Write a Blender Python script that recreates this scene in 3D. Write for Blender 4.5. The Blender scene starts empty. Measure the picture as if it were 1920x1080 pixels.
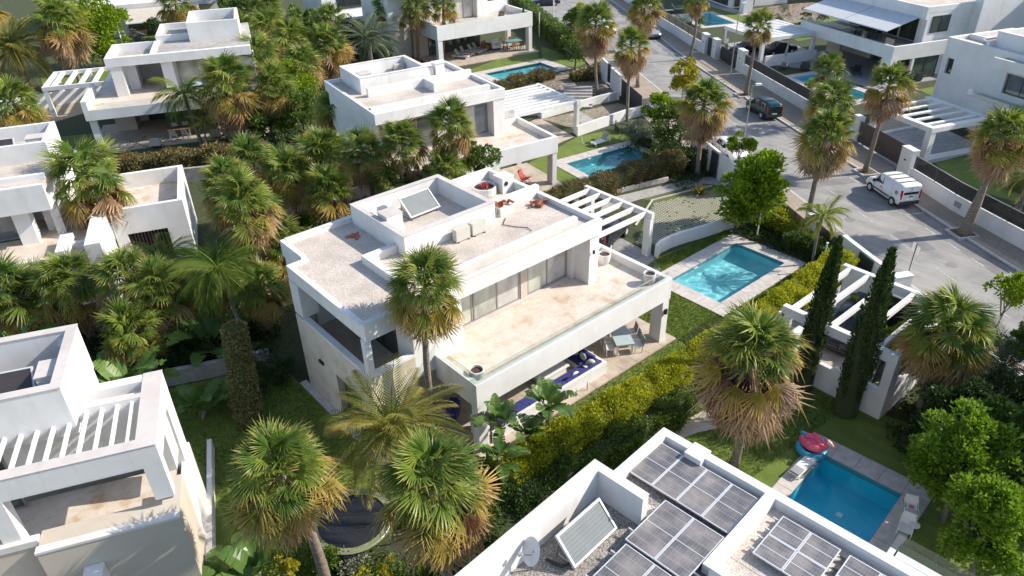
import bpy, math, random
import numpy as np
from mathutils import Vector, Matrix, Quaternion
from mathutils.geometry import delaunay_2d_cdt

scene = bpy.context.scene
COL = scene.collection
R = math.radians
random.seed(7)

# ------------------------------------------------------------------ camera
cam_d = bpy.data.cameras.new('camera')
cam = bpy.data.objects.new('camera', cam_d)
COL.objects.link(cam)
cam_d.sensor_width = 36.0
cam_d.lens = 36.0 * 1376.93 / 1920.0
cam_d.clip_start = 0.5
cam_d.clip_end = 2000.0
c_r = Vector((0.75532133, -0.65502413, -0.02081051))
c_u = Vector((0.35962374, 0.38772465, 0.84872867))
c_f = Vector((0.54786901, 0.64854683, -0.52841892))
m3 = Matrix((c_r, c_u, -c_f)).transposed()
cam.matrix_world = Matrix.Translation((0, 0, 24.0)) @ m3.to_4x4()
scene.camera = cam

# ------------------------------------------------------------------ sky, sun, exposure
SUN_EL, SUN_AZ = 35.0, -32.0            # azimuth measured from +X, counter-clockwise
sd = Vector((math.cos(R(SUN_AZ)) * math.cos(R(SUN_EL)), math.sin(R(SUN_AZ)) * math.cos(R(SUN_EL)), math.sin(R(SUN_EL))))
world = bpy.data.worlds.new('World')
scene.world = world
world.use_nodes = True
wn = world.node_tree.nodes
sky = wn.new('ShaderNodeTexSky')
sky.sky_type = 'NISHITA'
sky.sun_disc = False
sky.sun_elevation = R(SUN_EL)
sky.sun_rotation = math.atan2(sd.x, sd.y)
bg = wn['Background']
bg.inputs['Strength'].default_value = 0.15
world.node_tree.links.new(sky.outputs[0], bg.inputs['Color'])
sun_d = bpy.data.lights.new('sun', 'SUN')
sun_d.energy = 4.3
sun_d.angle = R(0.5)
sun_d.color = (1.0, 0.93, 0.83)
sun = bpy.data.objects.new('sun', sun_d)
sun.rotation_euler = (-sd).to_track_quat('-Z', 'Y').to_euler()
sun.location = (60, -40, 60)
COL.objects.link(sun)
vs = scene.view_settings
vs.view_transform = 'Standard'
vs.look = 'None'
vs.gamma = 1.0
vs.exposure = 0.56
vs.use_curve_mapping = False
scene.cycles.max_bounces = 8
scene.cycles.diffuse_bounces = 4
scene.cycles.transparent_max_bounces = 12
scene.cycles.caustics_refractive = True
scene.cycles.caustics_reflective = False

# ------------------------------------------------------------------ materials
MATS = {}
def new_mat(name):
    m = bpy.data.materials.new(name)
    m.use_nodes = True
    MATS[name] = m
    nt = m.node_tree
    b = nt.nodes['Principled BSDF']
    return m, nt, b
def pos(nt, scale=(1, 1, 1), obj=False, rot=0.0):
    g = nt.nodes.new('ShaderNodeTexCoord') if obj else nt.nodes.new('ShaderNodeNewGeometry')
    mp = nt.nodes.new('ShaderNodeMapping')
    mp.inputs['Scale'].default_value = scale
    mp.inputs['Rotation'].default_value = (0, 0, rot)
    nt.links.new(g.outputs['Object' if obj else 'Position'], mp.inputs['Vector'])
    return mp.outputs[0]
def noise(nt, vec, scale, detail=4, rough=0.55):
    n = nt.nodes.new('ShaderNodeTexNoise')
    n.inputs['Scale'].default_value = scale
    n.inputs['Detail'].default_value = detail
    n.inputs['Roughness'].default_value = rough
    nt.links.new(vec, n.inputs['Vector'])
    return n.outputs['Fac']
def ramp(nt, fac, stops):
    r = nt.nodes.new('ShaderNodeValToRGB')
    e = r.color_ramp.elements
    while len(e) < len(stops): e.new(0.5)
    for k, (p, c) in enumerate(stops):
        e[k].position = p
        e[k].color = (c[0], c[1], c[2], 1)
    nt.links.new(fac, r.inputs[0])
    return r.outputs['Color']
def mixc(nt, fac, a, b, mode='MIX'):
    m = nt.nodes.new('ShaderNodeMix')
    m.data_type = 'RGBA'
    m.blend_type = mode
    for s, v in ((0, fac), (6, a), (7, b)):
        if hasattr(v, 'is_output'): nt.links.new(v, m.inputs[s])
        elif isinstance(v, (int, float)): m.inputs[s].default_value = v
        else: m.inputs[s].default_value = (v[0], v[1], v[2], 1)
    return m.outputs[2]
def bump(nt, b, h, strength, dist=0.02):
    n = nt.nodes.new('ShaderNodeBump')
    n.inputs['Strength'].default_value = strength
    n.inputs['Distance'].default_value = dist
    nt.links.new(h, n.inputs['Height'])
    nt.links.new(n.outputs[0], b.inputs['Normal'])
def math_n(nt, op, a, b=0.0, clamp=False):
    n = nt.nodes.new('ShaderNodeMath')
    n.operation = op
    n.use_clamp = clamp
    for i, v in enumerate((a, b)):
        if hasattr(v, 'is_output'): nt.links.new(v, n.inputs[i])
        else: n.inputs[i].default_value = v
    return n.outputs[0]
def plain(name, c, rough=0.6, metal=0.0, var=0.0, spec=None):
    m, nt, b = new_mat(name)
    b.inputs['Base Color'].default_value = (*c, 1)
    b.inputs['Roughness'].default_value = rough
    b.inputs['Metallic'].default_value = metal
    if spec is not None: b.inputs['Specular IOR Level'].default_value = spec
    if var:
        f = noise(nt, pos(nt), 1.7, 5)
        lo = [x * (1 - var) for x in c]; hi = [min(1, x * (1 + var)) for x in c]
        nt.links.new(ramp(nt, f, [(0.3, lo), (0.7, hi)]), b.inputs['Base Color'])
    return m
def two(name, c1, c2, scale, rough=0.8, bstr=0.0, bdist=0.02, c3=None, big=None, stretch=(1, 1, 1), detail=5, lo=0.35, hi=0.65):
    m, nt, b = new_mat(name)
    v = pos(nt, stretch)
    f = noise(nt, v, scale, detail)
    stops = [(lo, c1), (hi, c2)] if c3 is None else [(lo, c1), ((lo + hi) / 2, c2), (hi, c3)]
    col = ramp(nt, f, stops)
    if big:
        g = noise(nt, v, big[0], 3)
        col = mixc(nt, 1.0, col, ramp(nt, g, [(0.3, (big[1],) * 3), (0.7, (1, 1, 1))]), 'MULTIPLY')
    nt.links.new(col, b.inputs['Base Color'])
    b.inputs['Roughness'].default_value = rough
    if bstr: bump(nt, b, f, bstr, bdist)
    return m

def stucco(name, c, dirt=(0.60, 0.56, 0.50), amount=0.35):
    m, nt, b = new_mat(name)
    f = noise(nt, pos(nt), 0.5, 6, 0.6)
    s = noise(nt, pos(nt, (2.6, 2.6, 0.22)), 1.0, 4, 0.6)
    col = mixc(nt, ramp(nt, f, [(0.42, (0, 0, 0)), (0.75, (amount,) * 3)]), c, dirt)
    col = mixc(nt, ramp(nt, s, [(0.55, (0, 0, 0)), (0.78, (amount * 0.8,) * 3)]), col, dirt)
    nt.links.new(col, b.inputs['Base Color'])
    b.inputs['Roughness'].default_value = 0.75
    b.inputs['Specular IOR Level'].default_value = 0.25
    bump(nt, b, noise(nt, pos(nt), 60, 2), 0.12, 0.005)
    return m
stucco('white', (0.76, 0.755, 0.745), (0.50, 0.46, 0.40), 0.42)
stucco('white_worn', (0.70, 0.68, 0.65), (0.48, 0.44, 0.38), 0.5)
stucco('cap', (0.60, 0.55, 0.515), (0.42, 0.36, 0.32), 0.6)
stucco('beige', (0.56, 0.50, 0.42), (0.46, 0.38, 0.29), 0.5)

def gravel(name, cols, sc):
    m, nt, b = new_mat(name)
    v = nt.nodes.new('ShaderNodeTexVoronoi')
    v.inputs['Scale'].default_value = sc
    nt.links.new(pos(nt), v.inputs['Vector'])
    bw = nt.nodes.new('ShaderNodeSeparateColor')
    nt.links.new(v.outputs['Color'], bw.inputs[0])
    col = ramp(nt, bw.outputs[0], [(0.1, cols[0]), (0.5, cols[1]), (0.95, cols[2])])
    big = noise(nt, pos(nt), 0.7, 5)
    col = mixc(nt, 1.0, col, ramp(nt, big, [(0.3, (0.78, 0.76, 0.74)), (0.65, (1.05, 1.02, 1.0))]), 'MULTIPLY')
    nt.links.new(col, b.inputs['Base Color'])
    b.inputs['Roughness'].default_value = 0.9
    bump(nt, b, noise(nt, pos(nt), sc * 0.6, 3), 0.6, 0.03)
    return m
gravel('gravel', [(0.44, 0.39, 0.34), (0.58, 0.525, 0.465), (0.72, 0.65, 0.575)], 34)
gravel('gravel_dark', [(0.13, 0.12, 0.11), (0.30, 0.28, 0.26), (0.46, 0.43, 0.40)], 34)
gravel('rubble', [(0.10, 0.08, 0.06), (0.22, 0.18, 0.14), (0.38, 0.32, 0.26)], 5)
gravel('chips', [(0.16, 0.14, 0.10), (0.29, 0.25, 0.18), (0.40, 0.35, 0.26)], 12)

def travertine(name, base, rust, pale, k=1.0):
    m, nt, b = new_mat(name)
    f = noise(nt, pos(nt), 1.1, 7, 0.65)
    g = noise(nt, pos(nt), 4.5, 5, 0.7)
    w = noise(nt, pos(nt), 0.45, 4)
    col = ramp(nt, f, [(0.36, rust), (0.47, base), (0.66, pale)])
    col = mixc(nt, ramp(nt, g, [(0.52, (0, 0, 0)), (0.72, (0.45 * k,) * 3)]), col, rust)
    col = mixc(nt, ramp(nt, w, [(0.45, (0, 0, 0)), (0.7, (0.5,) * 3)]), col, pale)
    sp = noise(nt, pos(nt, (1, 2.2, 1), rot=R(25)), 4.2, 9, 0.75)
    col = mixc(nt, ramp(nt, sp, [(0.55, (0, 0, 0)), (0.68, (0.6 * k,) * 3)]), col, [x * .72 for x in rust])
    nt.links.new(col, b.inputs['Base Color'])
    b.inputs['Roughness'].default_value = 0.6
    return m
travertine('travertine', (0.62, 0.53, 0.44), (0.50, 0.36, 0.24), (0.69, 0.62, 0.55), 1.15)
travertine('limestone', (0.62, 0.56, 0.47), (0.54, 0.45, 0.34), (0.69, 0.64, 0.57), 0.4)
two('coping', (0.50, 0.45, 0.41), (0.63, 0.58, 0.53), 3, 0.7, big=(0.5, 0.85))
two('tile_tan', (0.44, 0.36, 0.28), (0.56, 0.48, 0.39), 2, 0.65, big=(0.5, 0.85))
two('paver_grey', (0.26, 0.25, 0.24), (0.36, 0.35, 0.33), 4, 0.85)
two('pavement', (0.32, 0.255, 0.195), (0.41, 0.335, 0.26), 5, 0.85, big=(0.35, 0.85))
two('pavement_pink', (0.42, 0.30, 0.21), (0.50, 0.36, 0.26), 5, 0.85)
two('kerb', (0.42, 0.41, 0.39), (0.55, 0.53, 0.50), 6, 0.8)
two('concrete', (0.36, 0.34, 0.31), (0.50, 0.47, 0.43), 2.5, 0.85, big=(0.4, 0.75))
def asphalt(name, c1, c2):
    m, nt, b = new_mat(name)
    f = noise(nt, pos(nt), 60, 2)
    g = noise(nt, pos(nt), 0.35, 8, 0.68)
    s = noise(nt, pos(nt, (0.9, 0.14, 1), rot=R(28)), 1.4, 5)
    col = ramp(nt, f, [(0.3, c1), (0.7, c2)])
    col = mixc(nt, 1.0, col, ramp(nt, g, [(0.3, (0.68, 0.68, 0.70)), (0.5, (0.97, 0.97, 0.96)), (0.7, (1.14, 1.12, 1.08))]), 'MULTIPLY')
    col = mixc(nt, 1.0, col, ramp(nt, s, [(0.35, (0.82, 0.82, 0.83)), (0.6, (1.05, 1.05, 1.04))]), 'MULTIPLY')
    nt.links.new(col, b.inputs['Base Color'])
    b.inputs['Roughness'].default_value = 0.85
    bump(nt, b, f, 0.3, 0.01)
asphalt('asphalt', (0.275, 0.265, 0.25), (0.345, 0.332, 0.312))
asphalt('asphalt_park', (0.205, 0.195, 0.197), (0.262, 0.25, 0.25))
two('paint', (0.30, 0.295, 0.28), (0.58, 0.575, 0.56), 7, 0.8, lo=0.38, hi=0.62)
m, nt, b = new_mat('lawn')
f = noise(nt, pos(nt), 24, 8, .65); g = noise(nt, pos(nt), 0.55, 6, .6); w = noise(nt, pos(nt, (1, .25, 1), rot=R(20)), 2.2, 4)
col = ramp(nt, f, [(.33, (0.070, 0.120, 0.014)), (.66, (0.165, 0.235, 0.032))])
col = mixc(nt, ramp(nt, g, [(.42, (0, 0, 0)), (.68, (.6,) * 3)]), col, (0.20, 0.215, 0.055))
col = mixc(nt, 1.0, col, ramp(nt, w, [(.35, (.78, .82, .75)), (.62, (1.08, 1.05, 1.0))]), 'MULTIPLY')
nt.links.new(col, b.inputs['Base Color']); b.inputs['Roughness'].default_value = .9; bump(nt, b, f, .6, .05)

two('lawn_worn', (0.10, 0.115, 0.03), (0.16, 0.19, 0.05), 9, 0.9, 0.5, 0.04, big=(0.5, 0.7), detail=8)
two('soil', (0.028, 0.040, 0.012), (0.055, 0.060, 0.025), 3, 0.95, 0.6, 0.05, c3=(0.045, 0.080, 0.018))
two('mulch', (0.07, 0.05, 0.035), (0.17, 0.13, 0.09), 6, 0.95, 0.6, 0.05)
two('sand', (0.36, 0.28, 0.19), (0.48, 0.39, 0.28), 3, 0.95)

plain('charcoal', (0.035, 0.036, 0.040), 0.45, var=0.15)
plain('dark_frame', (0.04, 0.042, 0.045), 0.35)
plain('frame_grey', (0.33, 0.30, 0.27), 0.45, 0.3)
plain('alu', (0.66, 0.665, 0.67), 0.45, 0.25)
plain('white_metal', (0.78, 0.78, 0.77), 0.4)
plain('steel', (0.42, 0.43, 0.43), 0.4, 0.7)
plain('black', (0.016, 0.016, 0.018), 0.5)
plain('rubber', (0.022, 0.022, 0.023), 0.8)
two('stained_white', (0.70, 0.69, 0.67), (0.76, 0.755, 0.745), 1.2, 0.8)
plain('terracotta', (0.42, 0.15, 0.08), 0.85, var=0.35)
plain('dark_soil', (0.09, 0.05, 0.04), 0.95, var=0.3)
plain('pot', (0.66, 0.64, 0.61), 0.6, var=0.08)
plain('navy', (0.035, 0.042, 0.19), 0.85, var=0.12)
plain('fabric_white', (0.74, 0.73, 0.71), 0.9, var=0.05)
plain('fabric_grey', (0.30, 0.30, 0.31), 0.9, var=0.1)
plain('fabric_blue', (0.56, 0.57, 0.585), 0.85, var=0.06)
plain('fabric_beige', (0.52, 0.47, 0.40), 0.9, var=0.06)
plain('table_blue', (0.42, 0.50, 0.53), 0.25)
plain('wood', (0.22, 0.12, 0.06), 0.6, var=0.25)
plain('red', (0.42, 0.05, 0.05), 0.55)
plain('teal_cloth', (0.10, 0.30, 0.30), 0.7, var=0.1)
plain('gate_brown', (0.10, 0.065, 0.055), 0.55, var=0.15)
plain('reed', (0.30, 0.24, 0.15), 0.9, var=0.35)
plain('ac_white', (0.55, 0.53, 0.47), 0.6, var=0.05)
plain('pink', (0.75, 0.13, 0.22), 0.35, var=0.1)
plain('turquoise', (0.03, 0.30, 0.46), 0.35, var=0.1)
plain('cream', (0.76, 0.72, 0.62), 0.4)
plain('beak', (0.72, 0.36, 0.30), 0.4)
plain('van_white', (0.82, 0.82, 0.81), 0.25, spec=0.6)
plain('car_teal', (0.030, 0.075, 0.085), 0.18, 0.5)
plain('car_silver', (0.50, 0.51, 0.52), 0.25, 0.6)
plain('car_dark', (0.055, 0.06, 0.07), 0.2, 0.5)
plain('car_black', (0.015, 0.016, 0.02), 0.2)
plain('bumper', (0.04, 0.04, 0.042), 0.6)
plain('lamp_glass', (0.70, 0.70, 0.66), 0.15)
plain('tail_red', (0.45, 0.02, 0.02), 0.2)
plain('plate', (0.75, 0.74, 0.66), 0.4)
plain('green_mark', (0.05, 0.30, 0.14), 0.5)
plain('sign_blue', (0.40, 0.55, 0.62), 0.4)
plain('tramp', (0.018, 0.02, 0.026), 0.55)
plain('tramp_pad', (0.20, 0.22, 0.10), 0.6, var=0.15)
plain('green_cover', (0.03, 0.15, 0.05), 0.6, var=0.15)
plain('mosaic_line', (0.05, 0.25, 0.30), 0.4)

def glass(name, c, rough=0.06, coat=0.0):
    m, nt, b = new_mat(name)
    f = noise(nt, pos(nt, (0.8, 0.8, 0.5)), 1.2, 3)
    nt.links.new(ramp(nt, f, [(0.3, [x * 0.6 for x in c]), (0.7, [x * 1.25 for x in c])]), b.inputs['Base Color'])
    b.inputs['Roughness'].default_value = rough
    b.inputs['Specular IOR Level'].default_value = 0.8
glass('glass_dark', (0.030, 0.036, 0.034))
glass('glass_green', (0.075, 0.095, 0.075))
glass('glass_pale', (0.46, 0.48, 0.42))
glass('glass_curtain', (0.54, 0.53, 0.50), 0.12)
glass('glass_blue', (0.14, 0.17, 0.19))
glass('car_glass', (0.018, 0.021, 0.024), 0.04)
def clear(name, tint, amt, rough=0.02):
    m, nt, b = new_mat(name)
    nt.nodes.remove(b)
    out = nt.nodes['Material Output']
    t = nt.nodes.new('ShaderNodeBsdfTransparent'); t.inputs[0].default_value = (*tint, 1)
    g = nt.nodes.new('ShaderNodeBsdfGlossy'); g.inputs['Roughness'].default_value = rough
    fr = nt.nodes.new('ShaderNodeLayerWeight'); fr.inputs[0].default_value = 0.5
    mx = nt.nodes.new('ShaderNodeMixShader')
    a = math_n(nt, 'ADD', math_n(nt, 'MULTIPLY', math_n(nt, 'POWER', fr.outputs['Facing'], 4.0), 0.8), amt, True)
    nt.links.new(a, mx.inputs[0]); nt.links.new(t.outputs[0], mx.inputs[1]); nt.links.new(g.outputs[0], mx.inputs[2])
    nt.links.new(mx.outputs[0], out.inputs[0])
    return m, nt, g, fr
clear('balustrade', (0.93, 0.97, 0.955), 0.05)
# water: lets the light through to the tiles, mirrors the sky on small ripples
m, nt, g, fr = clear('water', (0.80, 0.96, 0.97), 0.02, 0.03)
bmp = nt.nodes.new('ShaderNodeBump'); bmp.inputs['Strength'].default_value = 0.35; bmp.inputs['Distance'].default_value = 0.05
nt.links.new(noise(nt, pos(nt), 3.0, 4), bmp.inputs['Height'])
nt.links.new(bmp.outputs[0], g.inputs['Normal']); nt.links.new(bmp.outputs[0], fr.inputs['Normal'])

def pool_tile(name, c1, c2):
    m, nt, b = new_mat(name)
    f = noise(nt, pos(nt), 18, 2)
    g = noise(nt, pos(nt), 0.8, 4)
    col = ramp(nt, f, [(0.3, c1), (0.7, c2)])
    col = mixc(nt, 1.0, col, ramp(nt, g, [(0.3, (0.9, 0.9, 0.9)), (0.7, (1.06, 1.06, 1.06))]), 'MULTIPLY')
    nt.links.new(col, b.inputs['Base Color'])
    b.inputs['Roughness'].default_value = 0.4
pool_tile('pool_bright', (0.26, 0.78, 0.85), (0.40, 0.88, 0.92))
pool_tile('pool_deep', (0.02, 0.50, 0.70), (0.035, 0.56, 0.75))
pool_tile('pool_mid', (0.12, 0.50, 0.58), (0.20, 0.60, 0.67))

def panel(name, cell, line, nx, ny, metal=0.0):
    m, nt, b = new_mat(name)
    uv = nt.nodes.new('ShaderNodeUVMap')
    br = nt.nodes.new('ShaderNodeTexBrick')
    br.offset = 0.0
    br.inputs['Color1'].default_value = (*cell, 1); br.inputs['Color2'].default_value = (*[x * 1.15 for x in cell], 1)
    br.inputs['Mortar'].default_value = (*line, 1)
    br.inputs['Scale'].default_value = 1.0
    br.inputs['Mortar Size'].default_value = 0.012
    br.inputs['Brick Width'].default_value = 1.0; br.inputs['Row Height'].default_value = 1.0
    mp = nt.nodes.new('ShaderNodeMapping'); mp.inputs['Scale'].default_value = (nx, ny, 1)
    nt.links.new(uv.outputs[0], mp.inputs[0]); nt.links.new(mp.outputs[0], br.inputs['Vector'])
    br.inputs['Mortar Size'].default_value = 0.03
    d = noise(nt, pos(nt), 1.3, 5)
    col = mixc(nt, ramp(nt, d, [(0.38, (0, 0, 0)), (0.68, (0.75,) * 3)]), br.outputs['Color'], (0.36, 0.32, 0.295))
    nt.links.new(col, b.inputs['Base Color'])
    b.inputs['Roughness'].default_value = 0.28
    b.inputs['Metallic'].default_value = metal
panel('pv', (0.105, 0.105, 0.112), (0.30, 0.295, 0.29), 6, 10)
plain('thermal', (0.15, 0.17, 0.175), 0.5, 0.0, var=.1)
plain('thermal_dark', (0.07, 0.06, 0.06), 0.3, 0.2, var=.15)

# foliage: 't' runs from leaf base to tip, object random shifts each frond, 'rnd' each leaf
def leafmat(name, stops, tip=None, tip0=0.6, rnd='object', transl=0.3, rough=0.5, hue=None):
    m, nt, b = new_mat(name)
    out = nt.nodes['Material Output']
    if rnd == 'object':
        oi = nt.nodes.new('ShaderNodeObjectInfo'); rv = oi.outputs['Random']
    else:
        at = nt.nodes.new('ShaderNodeAttribute'); at.attribute_name = 'rnd'
        cl = math_n(nt, 'MULTIPLY', math_n(nt, 'SUBTRACT', noise(nt, pos(nt), 1.6, 4), .28), 2.1, True)
        rv = math_n(nt, 'ADD', math_n(nt, 'MULTIPLY', at.outputs['Fac'], .42), math_n(nt, 'MULTIPLY', cl, .58))
    col = ramp(nt, rv, stops)
    if tip:
        at = nt.nodes.new('ShaderNodeAttribute'); at.attribute_name = 't'
        tt = math_n(nt, 'SUBTRACT', at.outputs['Fac'], tip0)
        tt = math_n(nt, 'MULTIPLY', tt, 1.0 / (1.0 - tip0), True)
        sc = math_n(nt, 'MULTIPLY', math_n(nt, 'FRACT', math_n(nt, 'MULTIPLY', rv, 7.31)), 1.2)
        col = mixc(nt, math_n(nt, 'MULTIPLY', tt, sc, True), col, tip)
    nt.links.new(col, b.inputs['Base Color'])
    b.inputs['Roughness'].default_value = rough
    b.inputs['Specular IOR Level'].default_value = 0.35
    tr = nt.nodes.new('ShaderNodeBsdfTranslucent')
    nt.links.new(col, tr.inputs[0])
    mx = nt.nodes.new('ShaderNodeMixShader'); mx.inputs[0].default_value = transl
    nt.links.new(b.outputs[0], mx.inputs[1]); nt.links.new(tr.outputs[0], mx.inputs[2])
    nt.links.new(mx.outputs[0], out.inputs[0])
    return m
leafmat('fan_green', [(0.0, (0.085, 0.165, 0.026)), (0.5, (0.155, 0.25, 0.038)), (1.0, (0.31, 0.37, 0.06))], (0.54, 0.42, 0.13), 0.66, transl=.45, rough=.36)
leafmat('fan_yellow', [(0.0, (0.24, 0.26, 0.04)), (0.5, (0.44, 0.33, 0.07)), (1.0, (0.20, 0.26, 0.04))], (0.66, 0.42, 0.15), 0.4, transl=.45)
leafmat('fan_dead', [(0.0, (0.25, 0.135, 0.065)), (0.4, (0.40, 0.24, 0.13)), (0.75, (0.50, 0.34, 0.20)), (1.0, (0.36, 0.27, 0.20))], (0.54, 0.39, 0.24), 0.5, transl=0.35, rough=0.8)
leafmat('feather_green', [(0.0, (0.12, 0.165, 0.03)), (0.6, (0.22, 0.245, 0.05)), (1.0, (0.36, 0.32, 0.08))], (0.56, 0.42, 0.14), 0.45, transl=.38)
leafmat('feather_soft', [(0.0, (0.075, 0.145, 0.022)), (0.6, (0.13, 0.21, 0.03)), (1.0, (0.22, 0.29, 0.045))], (0.36, 0.36, 0.10), 0.6, transl=.38)
leafmat('feather_lime', [(0.0, (0.160, 0.232, 0.029)), (0.6, (0.275, 0.319, 0.036)), (1.0, (0.286, 0.264, 0.033))], (0.418, 0.330, 0.077), 0.5, transl=0.4)
leafmat('feather_grey', [(0.0, (0.109, 0.160, 0.094)), (1.0, (0.189, 0.239, 0.138))], (0.290, 0.304, 0.189), 0.5)
leafmat('banana', [(0.0, (0.080, 0.152, 0.032)), (1.0, (0.160, 0.254, 0.058))], (0.290, 0.290, 0.087), 0.85, transl=0.3, rough=0.35)
def leaves(name, a, b_, c, tr=0.3): leafmat(name, [(0.0, a), (0.5, b_), (1.0, c)], None, rnd='attr', transl=tr)
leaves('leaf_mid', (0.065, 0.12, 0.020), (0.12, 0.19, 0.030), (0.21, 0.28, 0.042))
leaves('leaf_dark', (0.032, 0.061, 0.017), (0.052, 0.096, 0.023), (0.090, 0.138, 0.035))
leaves('leaf_grass', (0.085, 0.145, 0.018), (0.14, 0.21, 0.028), (0.24, 0.26, 0.06), 0.35)
leaves('leaf_fresh', (0.10, 0.19, 0.014), (0.18, 0.30, 0.02), (0.32, 0.43, 0.034), 0.45)
leaves('leaf_bright', (0.12, 0.20, 0.010), (0.22, 0.33, 0.014), (0.38, 0.46, 0.026), 0.45)
leaves('leaf_lime', (0.22, 0.26, 0.014), (0.40, 0.42, 0.022), (0.58, 0.55, 0.04), 0.42)
leaves('leaf_yellow', (0.25, 0.25, 0.015), (0.40, 0.36, 0.02), (0.52, 0.45, 0.04), 0.35)
leaves('leaf_brown', (0.116, 0.080, 0.032), (0.217, 0.160, 0.058), (0.145, 0.160, 0.043), 0.2)
leaves('leaf_red', (0.330, 0.044, 0.055), (0.462, 0.088, 0.099), (0.330, 0.132, 0.088), 0.3)
leaves('leaf_grey', (0.145, 0.174, 0.116), (0.217, 0.246, 0.174), (0.290, 0.290, 0.203), 0.2)
leaves('leaf_cypress', (0.030, 0.060, 0.016), (0.055, 0.095, 0.022), (0.11, 0.14, 0.035), 0.1)
#(0.023, 0.049, 0.014), (0.043, 0.080, 0.020), (0.080, 0.123, 0.029), 0.1)
leaves('leaf_ivy', (0.145, 0.123, 0.043), (0.246, 0.217, 0.072), (0.174, 0.217, 0.058), 0.2)
two('bark', (0.13, 0.10, 0.075), (0.30, 0.245, 0.19), 5, 0.95, 0.8, 0.03, stretch=(1, 1, 4))
two('bark_red', (0.20, 0.10, 0.06), (0.34, 0.19, 0.12), 5, 0.95, 0.8, 0.03, stretch=(1, 1, 4))
two('bark_grey', (0.14, 0.125, 0.11), (0.27, 0.245, 0.215), 6, 0.95, 0.6, 0.03, stretch=(1, 1, 4))
plain('twig', (0.040, 0.055, 0.016), 0.95, var=0.3)
plain('twig_lime', (0.14, 0.15, 0.012), 0.95, var=0.3)
plain('petal', (0.62, 0.20, 0.30), 0.6)

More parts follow.
